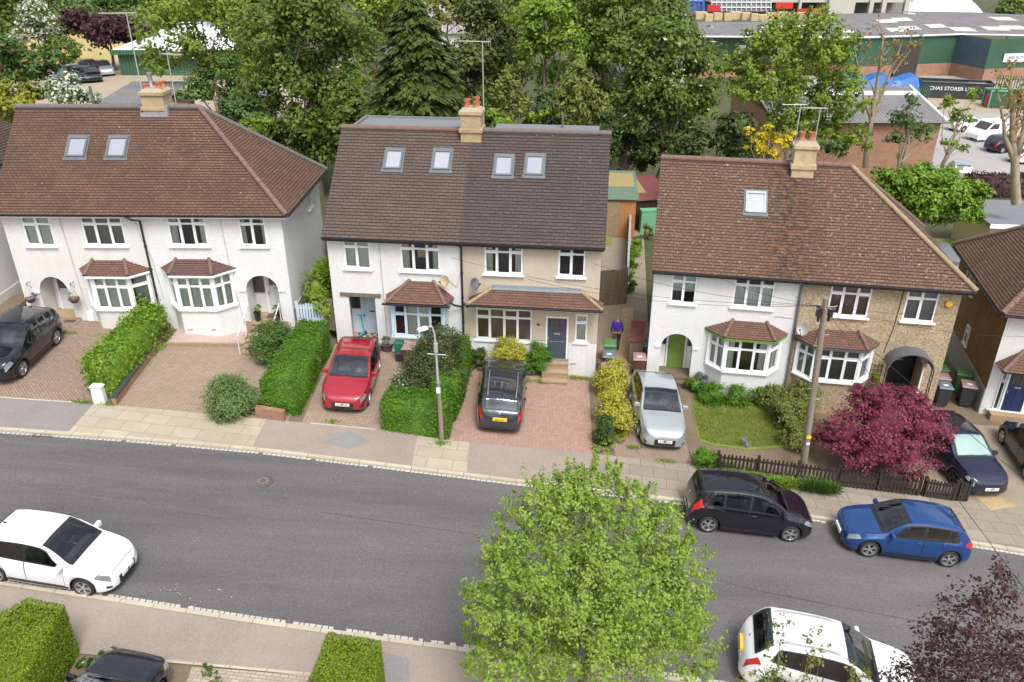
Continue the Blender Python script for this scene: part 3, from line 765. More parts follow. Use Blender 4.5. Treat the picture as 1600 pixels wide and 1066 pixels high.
        m = MB(); m.T = Matrix.Translation((0,0,-s.z0)); m.frustum(x0-.02,x1+.02,y0-.02,y1+.02,z1, x0+.14,x1-.14,y0+.14,y1-.14,z1+.12); m.build('flaunching', M[cap], c)
        for (px, py_, r, hh, mt) in pots:
            m = MB(); m.lathe([(r*.95,0),(r,.05),(r*.86,.08),(r*.80,hh*.7),(r*.95,hh*.8),(r*.98,hh),(r*.72,hh),(r*.7,hh-.12),(0,hh-.12)], 14, c=(px,py_,z1+.06-s.z0)); m.build('chimney_pot', M[mt], c, smooth=40)
        return c
M['room_glass'] = sky_glass('room_glass', (.03,.03,.035))
# ---------------------------------------------------------------- the three pairs of semi-detached houses
def place(corner, yaw, W, side):
    c, s_ = math.cos(R(yaw)), math.sin(R(yaw))
    return (corner[0]-W*c, corner[1]-W*s_) if side == 'right' else (corner[0], corner[1])

def porch(s, x0, x1, zf, ztop, dep, wallm, floor='step_tile', base=None):
    m = MB(); m.T = Matrix.Translation((0,0,-s.z0))
    m.quad((x0-.25,.1,zf),(x0-.25,dep,zf),(x0-.25,dep,ztop+.1),(x0-.25,.1,ztop+.1)); m.quad((x1+.25,.1,zf),(x1+.25,dep,zf),(x1+.25,dep,ztop+.1),(x1+.25,.1,ztop+.1))
    m.quad((x0-.25,dep,zf),(x1+.25,dep,zf),(x1+.25,dep,ztop+.1),(x0-.25,dep,ztop+.1)); m.quad((x0-.25,.1,ztop+.1),(x1+.25,.1,ztop+.1),(x1+.25,dep,ztop+.1),(x0-.25,dep,ztop+.1))
    p = m.build('porch', wallm, s.e)
    m = MB(); m.T = Matrix.Translation((0,0,-s.z0)); m.box(x0-.25,x1+.25,-.02,dep,(base if base is not None else zf-.6),zf); m.build('porch_floor', M[floor], p)
    return p
def steps(s, x0, x1, y, zt, zb, n, mat='step_tile', run=.28, name='steps'):
    m = MB(); m.T = Matrix.Translation((0,0,-s.z0)); h = (zt-zb)/n
    for k in range(n): m.box(x0,x1,y-run*(k+1),y-run*k-.002*k,zb-.3,zt-h*k-.002)
    for k in range(n): m.box(x0-.015,x1+.015,y-run*(k+1)-.02,y-run*(k+1)+.06,zt-h*k-.05,zt-h*k+.006)
    return m.build(name, M[mat], s.e)
def gutter(s, a, b, name='gutter', parent=None):
    m = MB(); m.T = Matrix.Translation((0,0,-s.z0)); a, b = Vector(a), Vector(b); d = (b-a).normalized(); n = Vector((0,0,1)).cross(d)
    pr = [n*(.06*math.cos(t)) + Vector((0,0,.06*math.sin(t))) for t in [math.pi + math.pi*k/6 for k in range(7)]]
    vs = [a+p for p in pr] + [b+p for p in pr]; fs = [(k,k+1,7+k+1,7+k) for k in range(6)]
    m.add(vs, fs); vs2 = [a+p*.85 for p in pr]+[b+p*.85 for p in pr]; m.add(vs2, fs)
    m.add([a+pr[0],a+pr[0]*1.0+Vector((0,0,.012)),b+pr[0]+Vector((0,0,.012)),b+pr[0]],[(0,1,2,3)])
    m.add([a+pr[6],a+pr[6]+Vector((0,0,.012)),b+pr[6]+Vector((0,0,.012)),b+pr[6]],[(0,1,2,3)])
    return m.build(name, M['black_plastic'], parent or s.e)
def vent(s, x, z, y=-.012):
    return s.boxpart('air_brick', x-.11,x+.11,y-.006,y+.01,z-.035,z+.035, 'galv')

# ======== left pair: white render, hipped on the right, gable on the left
W, D = 11.55, 6.4; zE, zR, dR = 6.86, 10.42, 3.2
lx, ly = place((-9.44, 31.5), -1.0, W, 'right'); zb = 1.7
A = House('semi_detached_house', 'white rendered pair of houses with red tiled roof and two roof windows, at left', (lx, ly, zb), R(-1), zb)
A.wall('front_wall', (0,0), (5.78,0), .6, zE, [(.78,1.98,5.38,6.72),(3.25,4.97,5.4,6.74)], M['cream_white_render'], arches=[(.75,1.99,2.1,3.27,3.99,.9)])
A.wall('front_wall', (5.78,0), (W,0), .3, zE, [(6.82-5.78,8.4-5.78,5.42,6.78),(9.77-5.78,10.86-5.78,5.42,6.78)], M['white_render'], arches=[(9.66-5.78,11.03-5.78,1.98,3.43,4.1,.9)])
A.wall('side_wall', (W,0), (W,D), .3, zE, [(4.2,4.95,5.65,6.7)], M['white_render'])
A.wall('side_wall', (0,D), (0,0), .6, zE, [], M['cream_white_render'])
A.wall('back_wall', (W,D), (0,D), .6, zE, [], M['cream_white_render'])
m = MB(); m.T = Matrix.Translation((0,0,-zb)); m.poly([(0,0,zE),(0,D,zE),(0,dR,zR-.1)]); m.build('gable', M['cream_white_render'], A.e)
A.boxpart('plinth', W, W+.03, .02, D, .3, 2.55, 'grey_plinth')
A.window((.78,0),(1.98,0),5.38,6.72,2,inside='blind',cur='blind'); A.window((3.25,0),(4.97,0),5.4,6.74,3,inside='louvre',cur='blind_grey')
A.window((6.82,0),(8.4,0),5.42,6.78,3,inside='curtains'); A.window((9.77,0),(10.86,0),5.42,6.78,2,inside='curtains')
A.window((W,4.2),(W,4.95),5.65,6.7,2,inside='curtains',set_=-.05)
A.bay(2.93,3.42,4.98,5.6,.58,.9,2.78,4.22,3,M['cream_white_render'],M['bay_tile'],(3.35,4.72,4.76),4.36,inside='blind',cur='net',side_inside='none')
A.bay(6.42,6.95,8.52,9.15,.62,.5,2.82,4.28,3,M['white_render'],M['bay_tile_plain'],(6.9,8.3,4.83),4.44,inside='net',cur='net')
for x in (7.2,8.2): vent(A, x, 1.85, -.63)
porch(A, .75, 1.99, 2.1, 4.0, .95, M['white_render'], base=.6)
A.door(1.0,1.0+.78,2.1,4.0,.92,'pale_door',panels=2,letter=False); 
A.boxpart('sidelight', 1.06,1.42,.85,.88,3.1,3.9,'room_glass'); A.boxpart('door_panel', 1.52,2.15,.80,.84,2.12,3.95,'black_slate')
A.boxpart('doorstep', .6, 2.2, -.45, -.03, .9, 2.0, 'concrete'); A.boxpart('doormat', 1.45, 2.05, -.35, -.08, 2.0, 2.015, 'mat_brown')
porch(A, 9.66, 11.03, 1.98, 4.15, .95, M['white_render'], base=.4)
A.door(10.25,11.08,1.98,3.9,.92,'pale_door',glaze=3,panels=3); A.boxpart('sidelight', 9.66,10.12,.88,.91,2.95,3.9,'room_glass'); A.boxpart('doormat', 10.2,10.9,.3,.75,1.98,1.995,'mat_brown')
for x0, x1, z in ((.52,.76,3.22),(9.35,9.66,3.38),(11.03,11.33,3.38)): A.boxpart('impost', x0, x1, -.05, -.002, z, z+.09, 'white_render')
steps(A, 9.72, 10.95, -.03, 1.98, 1.28, 6, run=.30)
rail = []
for x in (9.66, 11.0):
    m = MB(); m.T = Matrix.Translation((0,0,-zb)); m.tube([(x,-.1,1.98),(x,-.1,2.85),(x,-1.85,2.15),(x,-1.85,1.2)],.025,8); m.tube([(x,-.9,1.65),(x,-.9,2.53)],.018,6); m.build('handrail', M['white_metal'], A.e, smooth=40)
roof = MB(); ov = .36
zl = zE - .02
A.roof_plane(roof, (-.12,-ov,zl), (W+ov,-ov,zl), (-.12,dR,zR), (W-3.86,dR,zR))
A.roof_plane(roof, (W+ov,-ov,zl), (W+ov,D+ov,zl), (W-3.86,dR,zR), (W-3.86,dR,zR), u0=3)
A.roof_plane(roof, (W+ov,D+ov,zl), (-.12,D+ov,zl), (W-3.86,dR,zR), (-.12,dR,zR))
rf = roof.build('roof', M['roof_red'], A.e)
A.hip('ridge_tiles', (-.12,dR,zR+.03), (W-3.86,dR,zR+.03), M['ridge_grey'], .12, .32, rf)
A.hip('hip_tiles', (W+ov,-ov,zl+.05), (W-3.86,dR,zR+.04), M['ridge'], .11, .32, rf); A.hip('hip_tiles', (W+ov,D+ov,zl+.05), (W-3.86,dR,zR+.04), M['ridge_grey'], .11, .32, rf)
m = MB(); m.T = Matrix.Translation((0,0,-zb)); m.box(-.1,W+.3,-.30,-.001,zE-.10,zE-.03); m.box(-.1,W+.34,-.33,-.30,zE-.16,zE-.03); m.box(W+.001,W+.3,0,D,zE-.10,zE-.03); m.box(W+.3,W+.33,-.3,D+.3,zE-.16,zE-.03)
m.build('eaves_boards', M['upvc'], rf)
gutter(A, (-.1,-.40,zE-.02), (W+.36,-.40,zE-.02)); gutter(A, (W+.42,-.3,zE-.02), (W+.42,D+.3,zE-.02))
A.pipe('downpipe', [(5.35,-.40,zE-.06),(5.55,-.38,zE-.2),(5.76,-.08,zE-.35),(5.78,-.06,2.0)])
slA = lambda z: -ov + (z-zl)/(zR-zl)*(dR+ov)
for x in (2.45, 4.14): A.skylight(x, x+.80, 8.72, 9.40, slA)
A.chimney(5.38, 6.32, dR-.25, dR+.75, 9.6, 11.1, 'chimney_brick', [(5.6,dR+.05,.13,.22,'terracotta'),(6.1,dR+.1,.14,.30,'terracotta'),(6.1,dR+.5,.14,.28,'terracotta'),(5.62,dR+.5,.11,.62,'steel')])
m = MB(); m.T = Matrix.Translation((0,0,-zb)); m.box(5.28,6.42,dR-.33,dR-.26,10.0,10.28); m.box(6.325,6.45,dR-.3,dR+.2,10.1,10.55); m.build('flashing', M['lead'], A.e)
m = MB(); m.T = Matrix.Translation((0,0,-zb)); m.add([(3.2,3.3,zR-.02),(6.9,3.3,zR-.02),(6.9,4.2,zR+.0),(3.2,4.2,zR+.0),(3.2,3.3,7),(6.9,3.3,7),(6.9,4.2,7),(3.2,4.2,7)],[(0,1,2,3),(1,5,6,2),(2,6,7,3),(3,7,4,0)]); m.build('dormer', M['lead_dark'], A.e)
A.pipe('flue', [(2.6,4.4,9.4),(2.6,4.4,11.1)], .06, 'grey_plastic')

for pts in ([(2.42,-.02,6.7),(2.5,-.02,4.6),(2.62,-.02,2.0)], [(5.55,-.02,6.4),(5.62,-.02,5.8),(5.9,-.02,4.9),(6.05,-.02,3.0)], [(9.05,-.02,6.7),(9.15,-.02,4.0),(9.35,-.02,1.9)]): A.pipe('cable', pts, .012, 'galv')
A.boxpart('meter_box', 2.55,2.85,-.09,-.002,1.95,2.4, 'white_metal')
# ======== middle pair: gabled, brown tiles; white left house, cream right house
W, D = 11.2, 7.2; zE, zR, dR = 6.05, 9.60, 3.6
lx, ly = place((3.54, 29.9), -6.5, W, 'right'); zb = .2
B = House('semi_detached_house', 'middle pair of houses, half white half cream, under brown tiles with four roof windows', (lx, ly, zb), R(-6.5), zb)
B.wall('front_wall', (0,0), (5.6,0), .0, zE, [(.68,1.78,4.62,5.98),(3.06,4.68,4.62,6.0),(.69,1.83,1.2,3.36)], M['white_render'])
B.wall('front_wall', (5.6,0), (W,0), 1.72, zE, [(.92,2.47,4.65,6.0),(3.9,4.97,4.66,6.02),(.52,2.87,1.64,3.10),(3.48,4.38,1.72,2.86),(4.68,5.18,1.74,3.02)], M['cream_render'])
B.wall('plinth', (5.6,-.03), (W,-.03), -.2, 1.72, [(3.45,4.41,.9,1.72)], M['white_plinth'], reveal=.13)
B.wall('side_wall', (W,0), (W,D), -.3, zE, [], M['cream_render']); B.wall('side_wall', (0,D), (0,0), .3, zE, [], M['white_render']); B.wall('back_wall', (W,D), (0,D), -.3, zE, [], M['cream_render'])
m = MB(); m.T = Matrix.Translation((0,0,-zb)); m.poly([(0,0,zE),(0,D,zE),(0,dR,zR-.1)]); m.poly([(W,0,zE),(W,D,zE),(W,dR,zR-.1)]); m.build('gable', M['white_render'], B.e)
B.window((.68,0),(1.78,0),4.62,5.98,2,inside='blind',cur='blind'); B.window((3.06,0),(4.68,0),4.62,6.0,3,inside='curtains')
B.boxpart('window_notice', 3.74,4.05,.14,.15,5.18,5.5,'pallet')
B.window((6.52,0),(8.07,0),4.65,6.0,3,inside='curtains'); B.window((9.5,0),(10.57,0),4.66,6.02,2,inside='none')
B.window((6.12,0),(8.47,0),1.64,3.10,4,inside='louvre',cur='shutter',tr=.72,frame='cream_frame'); B.window((10.28,0),(10.78,0),1.74,3.02,1,inside='blind',cur='blind')
B.door(9.13,9.93,.93,2.80,.02,'navy_door',glaze=3,panels=3,knob='steel'); 
porch(B, .69, 1.83, 1.2, 3.4, .95, M['white_render'], base=.6)
B.door(.98,1.78,1.22,2.95,.92,'blue_door',panels=3,frame='blue_frame',letter=True,knob='black_plastic'); B.boxpart('transom_light', .98,1.78,.86,.90,2.98,3.3,'room_glass'); B.boxpart('sidelight', .50,.88,.86,.90,2.4,3.3,'room_glass'); B.boxpart('side_panel', .48,.9,.87,.905,1.22,2.38,'blue_frame')
# black and cream tiled porch floor
m = MB(); m.T = Matrix.Translation((0,0,-zb)); n = 8
for i in range(n):
    for j in range(6):
        x0 = .69+1.14*i/n; y0 = -.25+1.1*j/6; m.box(x0,x0+1.14/n-.004,y0,y0+1.1/6-.004,1.19,1.206,(i+j)%2)
m.build('floor_tiles', [M['cream_paint'], M['mat_brown']], B.e); B.boxpart('doormat', 1.15,1.8,.05,.5,1.207,1.222,'mat_brown'); B.boxpart('doorstep', .6,1.95,-.4,-.01,.5,1.189,'concrete')
B.boxpart('lintel', .34,2.1,-.05,-.002,3.36,3.52,'fence_wood')
# square bay with pale blue frame and hipped tile roof
B.bay(2.66,2.70,4.86,4.90,.58,.4,1.9,3.36,4,M['white_render'],M['bay_tile'],(3.36,4.38,4.18),3.52,frame='blue_frame',inside='blind',cur='blind',fascia='lead_dark',ov=.28)
gutter(B, (2.38,-.92,3.50),(5.2,-.92,3.50)); B.pipe('waste_pipe', [(5.2,-.5,3.46),(5.25,-.3,3.3),(5.58,-.1,3.15)])
# long tiled canopy over the cream house's ground floor
m = MB(); a = [Vector((5.86,-.0,3.56)),Vector((5.9,-.75,3.56)),Vector((11.36,-.75,3.56)),Vector((11.4,0,3.56))]; t0, t1 = Vector((6.9,0,4.05)), Vector((10.4,0,4.05))
B.roof_plane(m, a[1], a[2], t0, t1); B.roof_plane(m, a[0], a[1], t0, t0); B.roof_plane(m, a[2], a[3], t1, t1)
cr_ = m.build('porch_roof', M['bay_tile'], B.e)
B.hip('hip_tiles', a[1]+Vector((0,0,.03)), t0+Vector((0,0,.03)), M['ridge_mortar'], .07, .26, cr_); B.hip('hip_tiles', a[2]+Vector((0,0,.03)), t1+Vector((0,0,.03)), M['ridge_mortar'], .07, .26, cr_)
m = MB(); m.T = Matrix.Translation((0,0,-zb)); m.box(6.85,10.45,-.10,-.002,4.03,4.20); m.box(6.85,10.45,-.16,-.10,4.0,4.05); m.build('flashing', M['lead'], cr_)
m = MB(); m.T = Matrix.Translation((0,0,-zb)); m.box(5.9,11.3,-.72,-.002,3.46,3.535); m.build('fascia', M['upvc'], cr_); gutter(B, (5.88,-.80,3.55),(11.38,-.80,3.55))
B.pipe('waste_pipe', [(5.9,-.8,3.48),(5.75,-.5,3.42),(5.62,-.1,3.35)])
steps(B, 8.98, 10.05, -.05, .86, .12, 3, run=.34); B.boxpart('door_sill', 9.0,10.06,-.12,-.03,.86,.92,'concrete'); vent(B, 10.25, .72, -.045)
B.boxpart('house_number', 8.68,8.80,-.03,-.002,2.42,2.50,'black_slate')
roof = MB(); ov = .32; zl = zE
B.roof_plane(roof, (-.1,-ov,zl), (5.55,-ov,zl), (-.1,dR,zR), (5.55,dR,zR), .15); B.roof_plane(roof, (5.55,D+ov,zl), (-.1,D+ov,zl), (5.55,dR,zR), (-.1,dR,zR), .15)
rf = roof.build('roof', M['roof_brown'], B.e); rf['label'] = 'lighter brown tiled slope'
roof = MB(); B.roof_plane(roof, (5.55,-ov,zl), (W+.14,-ov,zl), (5.55,dR,zR), (W+.14,dR,zR), .15); B.roof_plane(roof, (W+.14,D+ov,zl), (5.55,D+ov,zl), (W+.14,dR,zR), (5.55,dR,zR), .15)
rf2 = roof.build('roof', M['roof_dark'], B.e); rf2['label'] = 'darker brown tiled slope'
B.hip('ridge_tiles', (-.1,dR,zR+.03), (5.5,dR,zR+.03), M['ridge'], .12, .40, rf); B.hip('ridge_tiles', (5.6,dR,zR+.03), (W+.14,dR,zR+.03), M['ridge_grey'], .12, .40, rf2)
m = MB(); m.T = Matrix.Translation((0,0,-zb)); m.box(-.08,W+.1,-.28,-.001,zE-.10,zE-.02); m.box(-.08,W+.1,-.31,-.28,zE-.15,zE-.02); m.build('eaves_boards', M['black_plastic'], rf)
gutter(B, (-.1,-.38,zE-.01), (W+.14,-.38,zE-.01)); B.pipe('downpipe', [(5.5,-.38,zE-.06),(5.56,-.2,zE-.2),(5.58,-.07,zE-.3),(5.58,-.07,.6)])
slB = lambda z: -ov + (z-zl)/(zR-zl)*(dR+ov)
for x, dz in ((2.02,0),(4.06,.02),(6.66,-.1),(7.93,-.06)): B.skylight(x, x+.74, 8.25+dz, 8.90+dz, slB)
B.chimney(5.12, 5.98, dR-.45, dR+.45, 8.75, 10.48, 'chimney_brick', [(5.36,dR-.12,.12,.34,'terracotta'),(5.74,dR-.12,.12,.30,'terracotta'),(5.36,dR+.2,.12,.34,'terracotta'),(5.74,dR+.2,.13,.42,'terracotta')])
m = MB(); m.T = Matrix.Translation((0,0,-zb)); m.box(5.05,6.05,dR-.54,dR-.46,8.85,9.12); m.build('flashing', M['lead'], B.e)
m = MB(); m.T = Matrix.Translation((0,0,-zb))
m.box(.4,5.3,3.72,5.9,5.5,zR-.02); m.box(.3,.41,3.7,6.0,zR-.1,zR+.08); m.box(.41,5.3,5.85,6.0,zR-.1,zR+.06)
m.build('dormer', M['felt'], B.e)
m = MB(); m.T = Matrix.Translation((0,0,-zb)); m.box(6.5,10.8,3.8,4.7,5.5,zR-.05); m.box(6.45,10.85,3.75,4.8,zR-.04,zR+.08); m.build('dormer', M['felt'], B.e)
B.pipe('flue', [(9.3,4.3,9.5),(9.3,4.3,10.25)], .05, 'grey_plastic')

B.pipe('cable', [(2.2,-.02,5.95),(2.22,-.02,3.0),(2.24,-.02,1.0)], .014, 'galv'); B.pipe('cable', [(5.0,-.02,4.3),(5.35,-.02,4.0),(5.5,-.02,4.6)], .010, 'galv')
# ======== right pair: white left house, pebble-dashed right house, mossy red roof hipped on the right
W, D = 11.6, 6.9; zE, zR, dR = 4.98, 8.55, 3.55
lx, ly = 5.77, 30.23; zb = -.4
Cc = House('semi_detached_house', 'right pair of houses, half white half pebbledash, under a lichen spotted red roof', (lx, ly, zb), R(-10.5), zb)
Cc.wall('front_wall', (0,0), (5.75,0), -.6, zE, [(.72,1.72,3.5,4.86),(3.18,4.75,3.53,4.9)], M['white_render'], arches=[(.53,1.83,.05,1.48,2.1,.9)])
Cc.wall('front_wall', (5.75,0), (W,0), -1.4, zE, [(6.85-5.75,8.38-5.75,3.46,4.84),(9.66-5.75,10.82-5.75,3.46,4.84)], M['pebble'], arches=[(9.62-5.75,10.88-5.75,.25,1.45,2.08,.9)])
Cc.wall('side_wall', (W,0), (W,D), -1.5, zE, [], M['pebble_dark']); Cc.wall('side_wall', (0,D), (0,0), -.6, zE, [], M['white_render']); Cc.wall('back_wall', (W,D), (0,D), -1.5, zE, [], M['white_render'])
m = MB(); m.T = Matrix.Translation((0,0,-zb)); m.poly([(0,0,zE),(0,D,zE),(0,dR,zR-.1)]); m.build('gable', M['white_render'], Cc.e)
Cc.window((.72,0),(1.72,0),3.5,4.86,2,inside='half',cur='sky_blind'); Cc.window((3.18,0),(4.75,0),3.53,4.9,3,inside='sheer',cur='net_white')
Cc.window((6.85,0),(8.38,0),3.46,4.84,3,inside='louvre',cur='shutter'); Cc.window((9.66,0),(10.82,0),3.46,4.84,2,inside='louvre',cur='blind_grey')
Cc.bay(2.46,3.08,4.82,5.3,.62,-.6,.92,2.34,3,M['white_render'],M['bay_tile'],(3.3,4.65,2.92),2.50,inside='curtains',cur='net_white',fascia='green_door',side_inside='net')
Cc.bay(5.98,6.6,8.35,8.85,.62,-1.2,.84,2.30,3,M['pebble'],M['bay_tile'],(6.75,8.2,2.84),2.42,inside='louvre',cur='blind_grey',fascia='lead_dark')
porch(Cc, .53, 1.83, .05, 2.12, .95, M['white_render'], floor='dark_step', base=-.6)
Cc.door(.84,1.56,.06,2.0,.92,'green_door',panels=3,letter=False,knob='black_plastic'); 
for x0, x1 in ((.36,.74),(1.66,2.0)): Cc.boxpart('sidelight', x0,x1,.88,.91,1.15,2.0,'room_glass'); Cc.boxpart('side_panel', x0,x1,.885,.915,.06,1.13,'upvc')
for x0, x1 in ((.28,.53),(1.83,2.08)): Cc.boxpart('impost', x0, x1, -.05, -.002, 1.42, 1.51, 'white_render')
steps(Cc, .5, 1.86, -.03, -.05, -.22, 1, mat='dark_step')
porch(Cc, 9.62, 10.88, .25, 2.1, .95, M['black_door'], floor='black_slate', base=-1.4)
Cc.door(9.85,10.65,.26,2.0,.92,'black_door',panels=2,frame='black_plastic'); steps(Cc, 9.6, 10.9, -.03, .22, -.75, 4, mat='dark_step')
m = MB(); m.T = Matrix.Translation((0,0,-zb)); m.box(10.885,10.95,-.04,.02,.25,1.5); m.build('porch_trim', M['upvc'], Cc.e)
# barrel canopy in lead over the black porch, carried on scrolled iron posts
m = MB(); m.T = Matrix.Translation((0,0,-zb)); n = 14
for k in range(n):
    t0, t1 = math.pi*(1-k/n), math.pi*(1-(k+1)/n); f = lambda t, r: (10.22+.86*r*math.cos(t), 1.72+.66*r*math.sin(t))
    (a0,c0),(a1,c1) = f(t0,1), f(t1,1); (b0,d0),(b1,d1) = f(t0,.94), f(t1,.94)
    m.quad((a0,-.75,c0),(a1,-.75,c1),(a1,0,c1),(a0,0,c0)); m.quad((b0,-.75,d0),(b1,-.75,d1),(b1,0,d1),(b0,0,d0)); m.quad((a0,-.75,c0),(a1,-.75,c1),(b1,-.75,d1),(b0,-.75,d0))
cn_ = m.build('canopy', M['lead_dark'], Cc.e)
m = MB(); m.T = Matrix.Translation((0,0,-zb))
for x in (9.38, 11.06):
    for y in (-.74, -.50): m.tube([(x,y,-.75),(x,y,1.72)], .018, 6)
    for k in range(8): m.tube([(x,-.74,-.6+k*.29),(x,-.50,-.6+k*.29+.14)], .012, 5); m.tube([(x,-.50,-.6+k*.29+.14),(x,-.74,-.6+k*.29+.29)], .012, 5)
m.build('canopy_post', M['black_plastic'], cn_)
roof = MB(); ov = .34; zl = zE
Cc.roof_plane(roof, (-.12,-ov,zl), (W+ov,-ov,zl), (-.12,dR,zR), (7.5,dR,zR), .14); Cc.roof_plane(roof, (W+ov,-ov,zl), (W+ov,D+ov,zl), (7.5,dR,zR), (7.5,dR,zR), .14); Cc.roof_plane(roof, (W+ov,D+ov,zl), (-.12,D+ov,zl), (7.5,dR,zR), (-.12,dR,zR), .14)
rf = roof.build('roof', M['roof_mossy'], Cc.e)
Cc.hip('ridge_tiles', (-.12,dR,zR+.03), (7.5,dR,zR+.03), M['ridge'], .12, .36, rf); Cc.hip('hip_tiles', (W+ov,-ov,zl+.05), (7.5,dR,zR+.04), M['ridge_mortar'], .10, .34, rf); Cc.hip('hip_tiles', (W+ov,D+ov,zl+.05), (7.5,dR,zR+.04), M['ridge'], .11, .34, rf)
m = MB(); m.T = Matrix.Translation((0,0,-zb)); m.box(-.1,W+.3,-.30,-.001,zE-.10,zE-.02); m.box(-.1,W+.32,-.33,-.30,zE-.15,zE-.02); m.box(W+.001,W+.3,0,D,zE-.10,zE-.02); m.build('eaves_boards', M['black_plastic'], rf)
gutter(Cc, (-.1,-.40,zE-.01), (W+.36,-.40,zE-.01)); Cc.pipe('downpipe', [(5.6,-.40,zE-.06),(5.68,-.2,zE-.2),(5.72,-.07,zE-.3),(5.78,-.07,-.5)], .05, 'grey_plastic')
slC = lambda z: -ov + (z-zl)/(zR-zl)*(dR+ov)
Cc.skylight(3.40, 4.20, 6.92, 7.58, slC, 'lead')
Cc.chimney(5.15, 6.02, dR-.5, dR+.4, 7.5, 9.42, 'cream_paint', [(5.4,dR-.05,.14,.40,'terracotta'),(5.78,dR-.05,.14,.40,'terracotta')])
m = MB(); m.T = Matrix.Translation((0,0,-zb)); m.box(5.3,5.95,dR-.60,dR-.51,7.55,7.85); m.build('flashing', M['lead'], Cc.e)
m = MB(); m.lathe([(0,0),(.13,0),(.13,.05),(.10,.075),(0,.08)],16); o = m.build('alarm_box', plain('alarm_yellow',(.75,.38,.02),.5), Cc.e); o.rotation_euler = (R(90),0,0); o.location = (11.2,-.02,4.3-zb)

Cc.pipe('cable', [(9.5,-.02,4.7),(9.45,-.02,3.2),(9.3,-.02,2.0)], .012, 'black_plastic'); Cc.pipe('cable', [(4.9,-.02,3.25),(5.6,-.02,3.22)], .010, 'galv')
# ======== far right house: brown pebbledash flank, white front, hipped red roof
zb = -1.6; W, D = 9.5, 7.6; zE = 3.45
Dh = House('detached_house', 'house at the right edge with brown pebbledash flank, white front and navy door', (20.0, 29.3, zb), R(-14), zb)
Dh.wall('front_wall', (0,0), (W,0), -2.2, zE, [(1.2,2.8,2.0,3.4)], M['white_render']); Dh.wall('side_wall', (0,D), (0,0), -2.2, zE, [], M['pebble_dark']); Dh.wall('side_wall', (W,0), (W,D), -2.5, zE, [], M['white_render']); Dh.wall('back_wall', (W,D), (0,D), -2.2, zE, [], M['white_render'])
Dh.boxpart('plinth', -.035, -.003, .01, D, -2.2, -.15, 'grey_plinth')
Dh.window((1.2,0),(2.8,0),2.0,3.4,3); Dh.window((0,6.0),(0,4.6),2.15,3.32,2,inside='blind',cur='sky_blind',set_=.06,sill=True); Dh.window((0,4.1),(0,3.6),.1,1.0,1,inside='net',set_=.06)
Dh.boxpart('door_surround', .42,2.2,-.05,-.002,-1.05,1.05,'upvc'); Dh.door(.72,1.5,-1.02,.85,-.06,'deep_blue_door',glaze=2,panels=2,letter=True,knob='steel'); Dh.boxpart('sidelight', 1.62,2.1,-.07,-.055,-.9,.8,'room_glass'); Dh.boxpart('sidelight', .47,.58,-.07,-.055,-.95,.85,'room_glass')
Dh.boxpart('doorstep', .3,2.4,-.5,-.055,-1.6,-1.06,'step_tile'); Dh.boxpart('door_sill', .2,2.5,-.14,-.055,-1.055,-1.0,'upvc')
m = MB(); a = [Vector((.05,0,1.15)),Vector((.1,-.85,1.15)),Vector((4.0,-.85,1.15)),Vector((4.1,0,1.15))]; t0, t1 = Vector((1.0,0,1.85)), Vector((3.2,0,1.85))
Dh.roof_plane(m, a[1], a[2], t0, t1); Dh.roof_plane(m, a[0], a[1], t0, t0); Dh.roof_plane(m, a[2], a[3], t1, t1); pr_ = m.build('porch_roof', M['bay_tile'], Dh.e); Dh.hip('hip_tiles', a[1]+Vector((0,0,.03)), t0+Vector((0,0,.03)), M['ridge'], .075, .28, pr_)
m = MB(); m.T = Matrix.Translation((0,0,-zb)); m.box(.12,4.0,-.8,-.003,1.07,1.13); m.build('fascia', M['black_plastic'], pr_)
roof = MB(); ov = .38; zl = zE; zr = 6.9; h1 = 3.8
Dh.roof_plane(roof, (-ov,-ov,zl), (W+ov,-ov,zl), (h1,D/2,zr), (W-h1,D/2,zr)); Dh.roof_plane(roof, (-ov,D+ov,zl), (-ov,-ov,zl), (h1,D/2,zr), (h1,D/2,zr)); Dh.roof_plane(roof, (W+ov,D+ov,zl), (-ov,D+ov,zl), (W-h1,D/2,zr), (h1,D/2,zr)); Dh.roof_plane(roof, (W+ov,-ov,zl), (W+ov,D+ov,zl), (W-h1,D/2,zr), (W-h1,D/2,zr))
rf = roof.build('roof', M['roof_red'], Dh.e); Dh.hip('hip_tiles', (-ov,-ov,zl+.05), (h1,D/2,zr+.04), M['ridge'], .13, .32, rf); Dh.hip('hip_tiles', (-ov,D+ov,zl+.05), (h1,D/2,zr+.04), M['ridge'], .11, .32, rf); Dh.hip('ridge_tiles', (h1,D/2,zr+.03), (W-h1,D/2,zr+.03), M['ridge'], .11, .32, rf)
gutter(Dh, (-.44,D+.3,zE-.02), (-.44,-.4,zE-.02)); gutter(Dh, (-.4,-.44,zE-.02), (W+.4,-.44,zE-.02))
m = MB(); m.T = Matrix.Translation((0,0,-zb)); m.box(-.34,W+.34,-.34,D+.34,zE-.10,zE-.03); m.build('eaves_boards', M['black_plastic'], rf)

